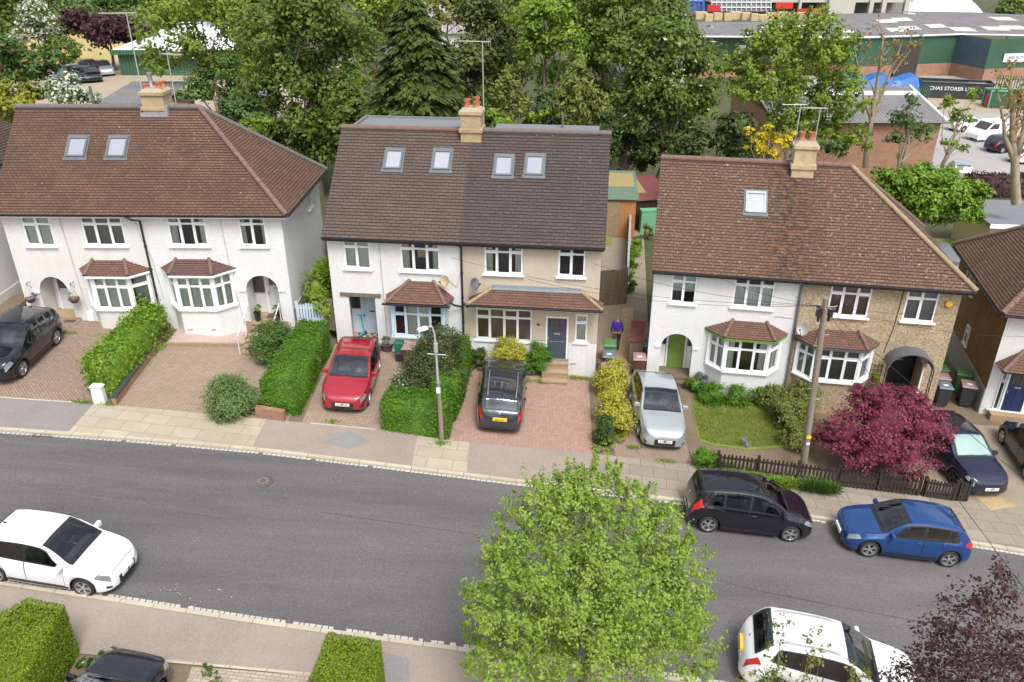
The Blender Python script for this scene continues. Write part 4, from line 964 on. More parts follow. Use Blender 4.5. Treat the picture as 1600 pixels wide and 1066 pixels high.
# ======== far left house: only its white flank and a corner of its roof show
zb = 1.9
Eh = House('detached_house', 'neighbouring house at the left edge, pale flank wall and dark brown roof corner', (-32.2, 31.0, zb), R(-1), zb); W, D = 9.9, 7.5; zE = 8.2
Eh.wall('side_wall', (W,0), (W,D), 1.5, zE, [], M['white_render']); Eh.wall('front_wall', (0,0), (W,0), 1.5, zE, [], M['white_render']); Eh.wall('back_wall', (W,D), (0,D), 1.5, zE, [], M['white_render']); Eh.wall('side_wall', (0,D), (0,0), 1.5, zE, [], M['white_render'])
Eh.boxpart('plinth', W, W+.03, 0, D, 1.5, 3.0, 'white_plinth')
roof = MB(); ov = .35
Eh.roof_plane(roof, (-ov,-ov,zE), (W+ov,-ov,zE), (3.6,D/2,zE+3.4), (W-3.8,D/2,zE+3.4)); Eh.roof_plane(roof, (W+ov,-ov,zE), (W+ov,D+ov,zE), (W-3.8,D/2,zE+3.4), (W-3.8,D/2,zE+3.4)); Eh.roof_plane(roof, (W+ov,D+ov,zE), (-ov,D+ov,zE), (W-3.8,D/2,zE+3.4), (3.6,D/2,zE+3.4)); Eh.roof_plane(roof, (-ov,D+ov,zE), (-ov,-ov,zE), (3.6,D/2,zE+3.4), (3.6,D/2,zE+3.4))
roof.build('roof', M['roof_dark'], Eh.e); gutter(Eh, (W+.4,-.3,zE-.02), (W+.4,D+.3,zE-.02))
# ---------------------------------------------------------------- cars: one lofted body per car, glass, lamps, wheels as parts
def smooth_interp(pts):
    xs = np.array([p[0] for p in pts], float); ys = np.array([p[1] for p in pts], float)
    d = np.diff(ys)/np.diff(xs); m = np.zeros(len(xs)); m[1:-1] = np.where(d[:-1]*d[1:] > 0, 2*d[:-1]*d[1:]/(d[:-1]+d[1:]+1e-12), 0); m[0] = d[0]; m[-1] = d[-1]
    def f(x):
        x = min(max(x, xs[0]), xs[-1]); i = min(int(np.searchsorted(xs, x, 'right'))-1, len(xs)-2); h = xs[i+1]-xs[i]; t = (x-xs[i])/h
        return float((2*t**3-3*t**2+1)*ys[i] + (t**3-2*t**2+t)*h*m[i] + (-2*t**3+3*t**2)*ys[i+1] + (t**3-t**2)*h*m[i+1])
    return f
class CarShape:
    def __init__(s, L, Wd, top, belt, half, wf, wr, wrad, cowl, wtop, rtop, rbot, glass, clear=.20, tumble=.22, arch=.055):
        s.L, s.W = L, Wd; s.top = smooth_interp(top); s.belt = smooth_interp(belt); s.half = smooth_interp(half)
        s.wf, s.wr, s.r = wf, wr, wrad; s.cowl, s.wtop, s.rtop, s.rbot, s.glass = cowl, wtop, rtop, rbot, glass; s.clear = clear; s.tum = tumble; s.Ra = wrad+arch
    def ring(s, x):
        zt = s.top(x); w = s.half(x); zb = min(s.belt(x), zt-.03); zl = s.clear
        if x < .45: zl += .06*(1-x/.45)**2
        if x > s.L-.5: zl += .10*((x-s.L+.5)/.5)**2
        for xc in (s.wf, s.wr):
            if abs(x-xc) < s.Ra: zl = max(zl, s.r+math.sqrt(s.Ra**2-(x-xc)**2))
        zl = min(zl, zb-.06); h = zt-zb; H_ = zb-zl
        g = min(1, max(0, (h-.06)/.25))
        ib = .05; wb = w-ib; wr_ = wb - s.tum*h - .02
        lerp = lambda a, b, t: a+(b-a)*t
        rr = lerp(.16, .20, g)
        P = [(0, zl), (max(.05, w-.20), zl), (w-.03, zl), (w-.005, zl+.16*H_), (w+.004, zl+.42*H_), (w, zl+.62*H_), (w-.014, zl+.84*H_), (wb, zb),
             (lerp(wb, wr_, .5), zb+lerp(.55, .48, g)*h), (lerp(wb-.02, wr_, .9), zb+lerp(.80, .86, g)*h), (lerp(wb-.10, wr_-.07, g), zb+lerp(.93, .965, g)*h), (.60*w*lerp(1.1, .95, g)*.9, zt-.012*g-.004), (.30*w, zt), (0, zt+.004)]
        return [(max(0, y), z) for y, z in P]
    def pt(s, x, k, side=1):
        r = s.ring(x); i = min(int(k), len(r)-2); t = k-i
        y = r[i][0]+(r[i+1][0]-r[i][0])*t; z = r[i][1]+(r[i+1][1]-r[i][1])*t
        return Vector((s.L/2-x, side*y, z))
    def nrm(s, x, k, side=1):
        e = .02; a = s.pt(min(s.L, x+e), k, side)-s.pt(max(0, x-e), k, side); b = s.pt(x, min(13, k+.05), side)-s.pt(x, max(0, k-.05), side)
        n = a.cross(b); n.normalize(); return n*side
    def body(s, holes=False):
        xs = set(np.round(np.concatenate([np.linspace(0, .5, 10), np.linspace(.5, s.L-.5, 44), np.linspace(s.L-.5, s.L, 10), [s.cowl, s.wtop, s.rtop, s.rbot]]), 3))
        for xc in (s.wf, s.wr): xs |= set(np.round(xc+s.Ra*np.sin(np.linspace(-math.pi/2, math.pi/2, 17)), 3)); xs |= {round(xc-s.Ra-.004, 3), round(xc+s.Ra+.004, 3)}
        xs = sorted(float(x) for x in xs if 0 <= x <= s.L)
        mb = MB(); n = 14
        rows = []
        for x in xs:
            r = s.ring(x); row = [(s.L/2-x, y, z) for y, z in r] + [(s.L/2-x, -y, z) for y, z in r[-2:0:-1]]; rows.append(row)
        m = len(rows[0]); mb.v = [p for r in rows for p in r]
        dl = s.wtop-s.cowl; ga, gb = s.glass[0][0], s.glass[-1][1]
        def cut(xm, q):
            if not holes: return False
            if q in (10,11,12): return s.cowl+.03 < xm < s.wtop-.03 or s.rtop+.04 < xm < s.rbot-.06
            if q == 7: return ga+.2*dl < xm < gb-.06
            if q == 8: return ga+.48*dl < xm < gb-.15
            return False
        for i in range(len(xs)-1):
            for k in range(m):
                if cut((xs[i]+xs[i+1])/2, k if k < 13 else 25-k): continue
                k2 = (k+1) % m; under = k in (0, 1, m-1, m-2)
                mb.f.append((i*m+k, (i+1)*m+k, (i+1)*m+k2, i*m+k2)); mb.m.append(1 if under else 0)
        mb.f.append(tuple(range(m))); mb.m.append(0); mb.f.append(tuple(range((len(xs)-1)*m, len(xs)*m))[::-1]); mb.m.append(0)
        return mb
    def patch(s, mb, x0, x1, k0, k1, side, off=.006, nx=10, nk=4, mi=0, x0b=None, x1b=None):
        """offset panel over the body between stations x0..x1 (at k0; x0b..x1b at k1) and ring positions k0..k1."""
        x0b = x0 if x0b is None else x0b; x1b = x1 if x1b is None else x1b; b = []
        for i in range(nx+1):
            for j in range(nk+1):
                k = k0+(k1-k0)*j/nk; t = j/nk; xa = x0+(x0b-x0)*t; xb = x1+(x1b-x1)*t; x = xa+(xb-xa)*i/nx
                b.append(s.pt(x, k, side)+s.nrm(x, k, side)*off)
        f = [(i*(nk+1)+j, (i+1)*(nk+1)+j, (i+1)*(nk+1)+j+1, i*(nk+1)+j+1) for i in range(nx) for j in range(nk)]
        if (side < 0) != (k1 < k0): f = [q[::-1] for q in f]
        mb.add(b, f, mi)
def wheel(parent, c, r, side, rim='alloy', spokes=5, w=.2):
    e = MB(); e.T = Matrix(((1,0,0,c[0]),(0,0,side,c[1]),(0,1,0,c[2]),(0,0,0,1)))
    e.lathe([(r*.70,-w/2),(r*.93,-w/2),(r,-w*.32),(r,w*.32),(r*.93,w/2),(r*.74,w/2),(r*.70,w*.42)], 26)
    hub = e.build('wheel', M['rubber'], parent, smooth=50)
    m = MB(); m.T = e.T
    m.lathe([(0,.0),(r*.70,.0)], 24, 1)
    m.lathe([(r*.73,w*.30),(r*.73,w*.47),(r*.66,w*.47),(r*.63,w*.1)], 26)
    for k in range(spokes):
        a = 2*math.pi*k/spokes
        for da in (-.16, .16):
            c_, s_ = math.cos(a+da), math.sin(a+da); ca, sa = math.cos(a+da*.3), math.sin(a+da*.3)
            p, q = (r*.14*ca, r*.14*sa), (r*.68*c_, r*.68*s_); nx_, ny_ = -s_*r*.055, c_*r*.055
            m.add([(p[0]-nx_,p[1]-ny_,w*.43),(p[0]+nx_,p[1]+ny_,w*.43),(q[0]+nx_,q[1]+ny_,w*.40),(q[0]-nx_,q[1]-ny_,w*.40),(p[0]-nx_,p[1]-ny_,w*.2),(p[0]+nx_,p[1]+ny_,w*.2),(q[0]+nx_,q[1]+ny_,w*.15),(q[0]-nx_,q[1]-ny_,w*.15)],[(0,1,2,3),(0,4,5,1),(3,2,6,7),(0,3,7,4),(1,5,6,2)])
    m.lathe([(0,w*.46),(r*.15,w*.46),(r*.17,w*.40),(r*.17,w*.1)], 12)
    m.build('rim', [M[rim], M['black_plastic']], hub, smooth=40)
    return hub
SHAPES = {
 'hatch': dict(L=3.98, Wd=1.70, top=[(0,.56),(.04,.64),(.14,.735),(.45,.84),(.80,.905),(1.04,.95),(1.40,1.17),(1.72,1.355),(1.95,1.425),(2.4,1.455),(3.0,1.43),(3.38,1.365),(3.50,1.32),(3.66,1.13),(3.80,.96),(3.90,.86),(3.96,.70),(3.98,.52)],
    belt=[(0,.45),(.2,.62),(.6,.76),(1.04,.86),(1.6,.895),(3.2,.95),(3.6,.97),(3.85,.80),(3.98,.42)], half=[(0,.46),(.04,.58),(.12,.68),(.3,.775),(.6,.825),(1.1,.845),(2.2,.85),(3.1,.835),(3.6,.78),(3.85,.70),(3.94,.60),(3.98,.50)], wf=.78, wr=3.25, wrad=.305, cowl=1.08, wtop=1.86, rtop=3.42, rbot=3.80, glass=[(1.36,2.28),(2.34,3.02),(3.07,3.34)]),
 'hatch_big': dict(L=4.34, Wd=1.82, top=[(0,.58),(.04,.66),(.15,.75),(.5,.865),(.9,.93),(1.18,.975),(1.6,1.22),(1.95,1.40),(2.2,1.46),(2.7,1.485),(3.3,1.45),(3.72,1.385),(3.84,1.34),(4.0,1.16),(4.14,.98),(4.25,.88),(4.31,.72),(4.34,.52)],
    belt=[(0,.45),(.2,.63),(.6,.78),(1.18,.88),(1.8,.92),(3.5,.98),(3.95,1.0),(4.2,.82),(4.34,.42)], half=[(0,.50),(.04,.62),(.12,.72),(.32,.83),(.7,.88),(1.2,.90),(2.4,.91),(3.4,.89),(3.95,.83),(4.2,.75),(4.3,.65),(4.34,.55)], wf=.86, wr=3.50, wrad=.315, cowl=1.22, wtop=2.08, rtop=3.76, rbot=4.14, glass=[(1.55,2.50),(2.56,3.32),(3.38,3.68)]),
 'mpv': dict(L=4.04, Wd=1.69, top=[(0,.58),(.04,.66),(.13,.76),(.4,.90),(.72,1.00),(.92,1.06),(1.3,1.30),(1.62,1.485),(1.9,1.575),(2.4,1.62),(3.1,1.60),(3.62,1.53),(3.74,1.48),(3.86,1.22),(3.94,1.02),(4.0,.85),(4.03,.7),(4.04,.52)],
    belt=[(0,.47),(.2,.68),(.5,.83),(.9,.93),(1.5,.96),(3.2,1.02),(3.7,1.04),(3.93,.86),(4.04,.42)], half=[(0,.46),(.04,.58),(.12,.69),(.3,.78),(.6,.825),(1.1,.84),(2.2,.845),(3.2,.835),(3.7,.80),(3.92,.74),(4.0,.66),(4.04,.56)], wf=.76, wr=3.38, wrad=.31, cowl=.96, wtop=1.78, rtop=3.68, rbot=3.92, glass=[(1.18,2.16),(2.22,2.98),(3.05,3.52)]),
 'suv': dict(L=4.42, Wd=1.85, top=[(0,.66),(.04,.78),(.14,.90),(.4,1.00),(.9,1.06),(1.16,1.10),(1.55,1.34),(1.88,1.535),(2.15,1.61),(2.6,1.635),(3.3,1.60),(3.75,1.54),(3.88,1.49),(4.06,1.28),(4.2,1.10),(4.33,.96),(4.39,.80),(4.42,.58)],
    belt=[(0,.50),(.2,.76),(.6,.90),(1.16,1.0),(1.8,1.04),(3.4,1.12),(3.95,1.16),(4.25,.94),(4.42,.48)], half=[(0,.54),(.04,.66),(.12,.77),(.32,.86),(.7,.91),(1.2,.92),(2.4,.925),(3.4,.91),(4.0,.86),(4.25,.79),(4.37,.68),(4.42,.58)], wf=.86, wr=3.52, wrad=.345, cowl=1.2, wtop=2.02, rtop=3.78, rbot=4.2, glass=[(1.55,2.48),(2.55,3.28),(3.35,3.74)], clear=.26, arch=.065),
 'estate': dict(L=4.88, Wd=1.84, top=[(0,.58),(.04,.66),(.15,.76),(.5,.87),(1.0,.945),(1.42,.99),(1.85,1.23),(2.25,1.42),(2.5,1.47),(3.0,1.49),(3.8,1.46),(4.35,1.39),(4.48,1.35),(4.62,1.14),(4.72,.99),(4.80,.90),(4.86,.72),(4.88,.54)],
    belt=[(0,.45),(.2,.63),(.6,.78),(1.4,.90),(2.0,.93),(4.0,.98),(4.5,.99),(4.75,.84),(4.88,.42)], half=[(0,.52),(.04,.64),(.12,.74),(.32,.84),(.7,.89),(1.2,.91),(2.6,.92),(3.8,.905),(4.45,.85),(4.72,.78),(4.83,.68),(4.88,.58)], wf=.88, wr=3.74, wrad=.325, cowl=1.46, wtop=2.36, rtop=4.42, rbot=4.74, glass=[(1.82,2.76),(2.82,3.60),(3.66,4.32)]),
 'saloon': dict(L=4.57, Wd=1.77, top=[(0,.58),(.04,.66),(.15,.76),(.5,.87),(.95,.94),(1.28,.985),(1.72,1.23),(2.1,1.42),(2.35,1.465),(2.8,1.475),(3.3,1.425),(3.6,1.36),(3.9,1.21),(4.15,1.08),(4.34,1.02),(4.48,.96),(4.55,.78),(4.57,.54)],
    belt=[(0,.45),(.2,.63),(.6,.78),(1.28,.89),(2.0,.92),(3.6,.97),(4.1,.985),(4.4,.86),(4.57,.42)], half=[(0,.50),(.04,.62),(.12,.72),(.32,.81),(.7,.86),(1.2,.88),(2.5,.885),(3.6,.87),(4.2,.81),(4.42,.74),(4.53,.64),(4.57,.54)], wf=.88, wr=3.46, wrad=.315, cowl=1.32, wtop=2.22, rtop=3.56, rbot=4.12, glass=[(1.68,2.58),(2.64,3.36),(3.42,3.72)]),
}
CARSHAPE = {k: CarShape(**v) for k, v in SHAPES.items()}
SCL = 1.0
def car(label, shape, mat, loc, yaw, rim='alloy', plate=None, rplate=None, roof=None, rails=None, sunshade=False, spokes=5, aerial=True, pitch=0, dark_arch=False, grille_h=.10, badge=True, group=None, bars=False):
    s = CARSHAPE[shape]; e = thing('parked_car', label, 'car', loc, 0, group); e.rotation_mode = 'XYZ'
    # the street slopes: pitch the car to follow it
    fx, fy = math.cos(R(yaw)), math.sin(R(yaw)); gz = Vector((-.0, 0, 0))
    X = Vector((fx, fy, -.084*fx)).normalized(); Zn = Vector((.084, 0, 1)).normalized(); Y = Zn.cross(X).normalized()
    e.rotation_euler = Matrix((X, Y, Zn)).transposed().to_euler()
    b = s.body(True).build('body', [mat, M['black_plastic']], e, smooth=38)
    def P(name, items, m, parent=None, off=.006):
        mb = MB()
        for it in items:
            x0, x1, k0, k1, sd = it[:5]; kw = it[5] if len(it) > 5 else {}
            s.patch(mb, x0, x1, k0, k1, sd, kw.pop('off', off), **kw)
        return mb.build(name, m, parent or e, smooth=40)
    # glass with dark surround
    g = .045
    P('windscreen', [(s.cowl+.02, s.wtop-.03, 13.0, 10.15, sd, dict(nx=12, nk=6)) for sd in (1,-1)], M['car_glass'], off=.010)
    P('windscreen_surround', [q for sd in (1,-1) for q in ((s.cowl-.05, s.cowl+.07, 13.0, 10.05, sd, dict(nx=3, nk=6)),(s.wtop-.07, s.wtop, 13.0, 10.05, sd, dict(nx=3, nk=6)),(s.cowl, s.wtop, 10.3, 10.0, sd, dict(nx=12, nk=1)))], M['black_plastic'], off=.006)
    P('rear_window', [(s.rtop+.03, s.rbot-.05, 13.0, 10.4, sd, dict(nx=10, nk=5)) for sd in (1,-1)], M['car_glass'], off=.010)
    P('rear_window_surround', [q for sd in (1,-1) for q in ((s.rtop+.01, s.rtop+.08, 13.0, 10.0, sd, dict(nx=3, nk=5)),(s.rbot-.10, s.rbot-.03, 13.0, 10.0, sd, dict(nx=3, nk=5)),(s.rtop+.01, s.rbot-.03, 10.55, 10.0, sd, dict(nx=10, nk=1)))], M['black_plastic'], off=.006)
    P('lining', [q for sd in (1,-1) for q in ((s.cowl-.15, s.rbot-.05, 2.4, 6.95, sd, dict(nx=24, nk=4)),(s.wtop+.02, s.rtop-.02, 13.0, 9.4, sd, dict(nx=12, nk=4)))], M['room'], off=-.025)
    mb = MB(); X_ = s.L/2-s.cowl; zd = s.belt(s.cowl)-.02; mb.frustum(X_-.55,X_+.05,-.62,.62,zd-.35, X_-.42,X_+.02,-.66,.66,zd-.02); mb.tube([(X_-.62,.22,zd-.02),(X_-.60,.36,zd+.10),(X_-.62,.50,zd-.02),(X_-.66,.36,zd-.14),(X_-.62,.22,zd-.02)], .018, 5); mb.build('dashboard', M['grey_plastic'], e)
    for sd in (1,-1):
        g0, g1, dl = s.glass[0][0], s.glass[-1][1], s.wtop-s.cowl
        tr = [(g0-.12, g1+.04, 7.02, 7.25, sd, dict(nx=24, nk=1)), (g0+.36*dl, g1-.08, 9.02, 9.25, sd, dict(nx=24, nk=1)), (g0-.14, g0+.22*dl, 7.1, 8.1, sd, dict(nx=5, nk=3, x0b=g0+.18*dl, x1b=g0+.50*dl)), (g0+.18*dl, g0+.50*dl, 8.0, 9.1, sd, dict(nx=5, nk=3, x0b=g0+.42*dl, x1b=g0+.56*dl)), (g1-.10, g1+.04, 7.1, 9.1, sd, dict(nx=3, nk=4, x0b=g1-.24, x1b=g1-.08))]
        tr += [(a[1]-.03, c[0]+.03, 7.1, 9.1, sd, dict(nx=2, nk=4)) for a, c in zip(s.glass, s.glass[1:])]
        P('window_trim', tr, M['black_plastic'], off=.005)
        for i, (a, c) in enumerate(s.glass):
            kw = dict(nx=8, nk=4)
            if i == 0: kw['x0b'] = a+.48*(s.wtop-s.cowl)
            if i == 2: kw['x1b'] = c-.16
            P('side_window', [(a, c, 7.2, 9.1, sd, kw)], M['car_glass'], off=.010)
        # doors: seams, handles, sills
        d0, d1, d2 = s.glass[0][0]-.12, s.glass[1][0]-.03, s.glass[2][0]-.01
        sm = .012
        for nm, a, c in (('front_door', d0, d1), ('rear_door', d1, min(d2+.16, s.wr+.05))):
            mb = MB(); c2 = min(c, s.wr-s.Ra+.02) if nm == 'rear_door' else c
            for xx, xt in ((a, a+.02), (c2, c)): s.patch(mb, xx-.006, xx+.006, 3.1, 7.0, sd, .003, 1, 8, 0, xt-.006, xt+.006)
            s.patch(mb, a, c2, 3.05, 3.15, sd, .003, 6, 1, 0)
            do = mb.build(nm, M['black_plastic'], e)
            hx = c-.14; p = s.pt(hx, 6.1, sd); n = s.nrm(hx, 6.1, sd); mb = MB(); mb.cbox(tuple(p+n*.018), (.17,.03,.028)); mb.build('door_handle', mat, do, bevel=.008)
        P('sill', [(s.wf+s.Ra+.02, s.wr-s.Ra-.02, 2.3, 3.05, sd, dict(nx=8, nk=2))], M['black_plastic'], off=.008)
        if dark_arch:
            mb = MB()
            for xc in (s.wf, s.wr):
                for k in range(16):
                    a0, a1 = math.pi*k/16, math.pi*(k+1)/16
                    pp = []
                    for rr, oo in ((s.Ra-.005,.012),(s.Ra+.075,.012)):
                        for aa in (a0, a1):
                            x = xc+rr*math.cos(aa); z = s.r+rr*math.sin(aa); pp.append((s.L/2-x, sd*(s.half(x)+oo), z))
                    mb.quad(pp[0], pp[1], pp[3], pp[2])
            mb.build('wheel_arch_trim', M['black_plastic'], e)
        # door mirror
        mx_ = s.glass[0][0]-.06; p = s.pt(mx_, 7.3, sd); mb = MB(); mb.T = Matrix.Translation(p+Vector((0, sd*.11, .05)))
        mb.frustum(-.07,.06,-.11,.11,-.07, -.05,.05,-.10,.10,.08); mb.T = Matrix.Translation(p+Vector((0, sd*.02, .0))); mb.cbox((0,0,.0),(.07,.08,.035))
        mb.build('door_mirror', mat, e, bevel=.02)
        # lamps
        P('headlight', [(.08, .44, 6.35, 8.4, sd, dict(nx=8, nk=4, x0b=.11, x1b=.36))], M['headlamp'], off=.008)
        P('tail_light', [(s.L-.42, s.L-.05, 6.0, 7.9, sd, dict(nx=6, nk=4, x0b=s.L-.30, x1b=s.L-.10))], M['taillamp'], off=.008)
        P('fog_lamp', [(.06, .17, 3.4, 4.4, sd, dict(nx=3, nk=2))], M['black_plastic'], off=.006)
    # nose: grille, lower intake, plate; tail: plate, bumper inlay
    zt = s.top(0); 
    def face(name, x, hw, z0, z1, m, sgn, d=.02, bev=0, curve=.06):
        mb = MB(); n = 8; X0 = (s.L/2-x)*sgn
        for i in range(n):
            y0, y1 = -hw+2*hw*i/n, -hw+2*hw*(i+1)/n; c0, c1 = curve*(y0/hw)**2, curve*(y1/hw)**2
            mb.add([(X0-sgn*c0,y0,z0),(X0-sgn*c1,y1,z0),(X0-sgn*c1,y1,z1),(X0-sgn*c0,y0,z1),(X0-sgn*(c0+.1),y0,z0),(X0-sgn*(c1+.1),y1,z0),(X0-sgn*(c1+.1),y1,z1),(X0-sgn*(c0+.1),y0,z1)],[(0,1,2,3),(3,2,6,7),(0,4,5,1),(0,3,7,4),(1,5,6,2)])
        return mb.build(name, m, e)
    zb0 = s.clear
    bp = face('front_bumper', -.015, s.W*.30, zb0+.05, zt-.10, mat, 1, curve=.05)
    gr = face('grille', -.03, s.W*.22, zt-.14-grille_h+.05, zt-.06, M['black_plastic'], 1, curve=.03); face('lower_grille', -.03, s.W*.27, zb0+.07, zb0+.20, M['black_plastic'], 1, curve=.045)
    if badge:
        mb = MB(); mb.T = Matrix.Translation((s.L/2+.045,0,zt-.10)) @ Matrix.Rotation(R(90),4,'Y'); mb.lathe([(0,0),(.05,0),(.055,.006),(.045,.012),(0,.012)],14); mb.build('badge', M['chrome'], e)
        mb = MB(); xb = s.rbot+.03; p = s.pt(min(xb, s.L-.02), 12.9); mb.T = Matrix.Translation(p+Vector((-.02,0,-.02))) @ Matrix.Rotation(R(-70),4,'Y'); mb.lathe([(0,0),(.045,0),(.05,.006),(.04,.012),(0,.012)],14); mb.build('badge', M['chrome'], e)
    face('rear_bumper', -.012, s.W*.31, zb0+.12, zb0+.38, mat, -1, curve=.05); face('bumper_insert', -.02, s.W*.28, zb0+.10, zb0+.20, M['black_plastic'], -1, curve=.05)
    zp = zb0+.255
    if plate is not None:
        f = face('number_plate', -.045, .26, zp-.055, zp+.055, M['plate_white'], 1, curve=0)
        if plate: text_mesh('plate_text', plate, .092, basis((s.L/2+.0465,0,zp-.003),(0,1,0),(0,0,1)), M['plate_ink'], f, .001)
    if rplate is not None:
        zr = zb0+.50; xx = s.L/2+.01; f = face('number_plate', -.03, .26, zr-.055, zr+.055, M['plate_yellow'], -1, curve=0)
        if rplate: text_mesh('plate_text', rplate, .092, basis((-s.L/2-.0315,0,zr-.003),(0,-1,0),(0,0,1)), M['plate_ink'], f, .001)
    # roof: glass panel, rails, aerial; wipers
    if roof: P('roof_panel', [(s.wtop+.10, s.rtop-.25, 13.0, 10.9, sd, dict(nx=10, nk=4)) for sd in (1,-1)], roof, off=.007)
    if rails:
        for sd in (1,-1):
            mb = MB(); xs_ = np.linspace(s.wtop+.2, s.rtop-.05, 10); mb.tube([s.pt(float(x), 10.6, sd)+Vector((0,0,.045 if 0 < i < 9 else .0)) for i, x in enumerate(xs_)], .018, 6); mb.build('roof_rail', M[rails], e, smooth=50)
    if bars:
        for x in (s.wtop+.35, s.rtop-.45):
            mb = MB(); a = s.pt(x, 10.2, 1); z = s.top(x)+.09; mb.tube([a, (a.x, a.y, z), (a.x, -a.y, z), s.pt(x, 10.2, -1)], .02, 6); mb.build('roof_bar', M['black_plastic'], e, smooth=40)
    if aerial:
        mb = MB(); p = s.pt(s.rtop-.12, 13.0); mb.tube([p, p+Vector((-.16,0,.14))], .006, 5); mb.cbox(tuple(p+Vector((0,0,.01))), (.08,.04,.03)); mb.build('aerial', M['black_plastic'], e)
    mb = MB()
    for y in (.10, -.42):
        a = Vector((s.L/2-s.cowl-.01, y, s.top(s.cowl)+.025)); b2 = Vector((s.L/2-s.cowl-.10, y+.50, s.top(s.cowl+.09)-.0)); mb.tube([a, b2], .011, 5)
    mb.build('wipers', M['black_plastic'], e)
    # bonnet shut line
    mb = MB(); 
    for sd in (1,-1):
        s.patch(mb, .10, s.cowl-.05, 9.9, 10.0, sd, .003, 14, 1, 0)
    s.patch(mb, .095, .107, 13.0, 9.9, 1, .003, 1, 8, 0); s.patch(mb, .095, .107, 13.0, 9.9, -1, .003, 1, 8, 0)
    mb.build('bonnet', M['black_plastic'], e)
    # seats and dashboard seen through the glass
    mb = MB()
    for x, n2 in ((s.wtop+.35, 2), (s.wtop+1.15, 2)):
        for y in (.36, -.36): mb.frustum(s.L/2-x-.10, s.L/2-x+.08, y-.22, y+.22, .55, s.L/2-x-.22, s.L/2-x-.10, y-.18, y+.18, s.belt(x)+.12); mb.cbox((s.L/2-x-.19, y, s.belt(x)+.20), (.09,.24,.16))
    mb.build('seats', M['seat_cloth'], e)
    if sunshade:
        P('sunshade', [(s.cowl+.06, s.wtop-.06, 13.0, 10.35, sd, dict(nx=8, nk=4)) for sd in (1,-1)], M['sunshade'], off=.007)
    for xc in (s.wf, s.wr):
        for sd in (1,-1): wheel(e, (s.L/2-xc, sd*(s.half(xc)-.115), s.r), s.r, sd, rim, spokes)
    return e
def small_car(label, shape, mat, loc, yaw, group=None, slope=True):
    """far-off car: one mesh, with its glass, lamps and wheels in it."""
    s = CARSHAPE[shape]; mb = s.body()
    def pa(x0, x1, k0, k1, sd, mi, **k): s.patch(mb, x0, x1, k0, k1, sd, .008, 6, 3, mi, **k)
    for sd in (1,-1):
        pa(s.cowl, s.wtop, 13.0, 10.1, sd, 2); pa(s.rtop, s.rbot, 13.0, 10.2, sd, 2); pa(s.glass[0][0], s.glass[-1][1], 7.2, 9.2, sd, 2, x0b=s.glass[0][0]+.4, x1b=s.glass[-1][1]-.15)
        pa(.09, .5, 6.3, 8.5, sd, 3); pa(s.L-.4, s.L-.06, 6.0, 7.9, sd, 4)
        for xc in (s.wf, s.wr):
            mb.T = Matrix(((1,0,0,s.L/2-xc),(0,0,sd,sd*(s.half(xc)-.11)),(0,1,0,s.r),(0,0,0,1)))
            mb.k = 1; mb.lathe([(0,.06),(s.r*.65,.06)],14,5); mb.lathe([(s.r*.65,.09),(s.r,.09),(s.r,-.09)],14,1); mb.k = 0; mb.T = Matrix.Identity(4)
    o = mb.build('parked_car', [mat, M['black_plastic'], M['room_glass'], M['headlamp'], M['taillamp'], M['alloy']], None, smooth=38)
    o.location = loc; o.rotation_euler = (0, 0, R(yaw)); return tag(o, label, 'car', group)

def from_wheels(shape, pf, pr, side):
    """centre and yaw of a car from the ground contact pixels of the two wheels on its visible side (side: +1 left, -1 right)."""
    s = CARSHAPE[shape]; a, b = gp(*pf, RD), gp(*pr, RD); d = (a-b); d.z = 0; d.normalize(); n = Vector((-d.y, d.x, 0))
    mid = (a+b)/2; off = (s.wf+s.wr)/2 - s.L/2
    c = mid + d*off - n*side*(s.half(s.wf)-.1); return Vector((c.x, c.y, G(c.x)+RD)), math.degrees(math.atan2(d.y, d.x))
def on_plot(x, y, dz=.012): return Vector((x, y, G(x)+dz))

PT = dict(black=paint('car_black', (.007,.008,.013), .2, .22), navy=paint('car_navy', (.012,.015,.040), .3, .22), blue=paint('car_blue', (.009,.056,.21), .35, .22), white=paint('car_white', (.80,.81,.82), 0, .3),
          red=paint('car_red', (.34,.012,.024), .15, .25), silver=paint('car_silver', (.52,.56,.58), .6, .28), grey=paint('car_grey', (.035,.042,.050), .4, .25), pearl=paint('car_pearl', (.78,.78,.75), 0, .28), maroon=paint('car_maroon', (.12,.05,.06), .4, .3))
# parked at the far kerb
c, y = from_wheels('mpv', (1232, 845), (1102, 830), -1); car('black people carrier with silver wheels parked at the kerb by the picket fence', 'mpv', PT['black'], c, y, plate=None)
c, y = from_wheels('hatch', (1350, 868), (1480, 885), 1); car('metallic blue hatchback parked at the kerb nose to nose with a black people carrier', 'hatch', PT['blue'], c, y, plate='')
# near side of the road
y = -7.0; f = gp(135, 930, RD); s_ = CARSHAPE['hatch']; d = Vector((math.cos(R(y)), math.sin(R(y)), 0)); n = Vector((-d.y, d.x, 0))
c = f - d*(s_.L/2-s_.wf) + n*(s_.half(s_.wf)-.1); car('white hatchback parked by the near kerb beside the clipped hedge', 'hatch', PT['white'], Vector((c.x, c.y, G(c.x)+RD)), y, plate='', grille_h=.14)
c = gp(1298, 1008, 1.30); car('white crossover car at the bottom edge, behind two thin saplings', 'suv', PT['pearl'], Vector((c.x, c.y, G(c.x)+RD)), -13, rplate='', rails='steel', dark_arch=False)
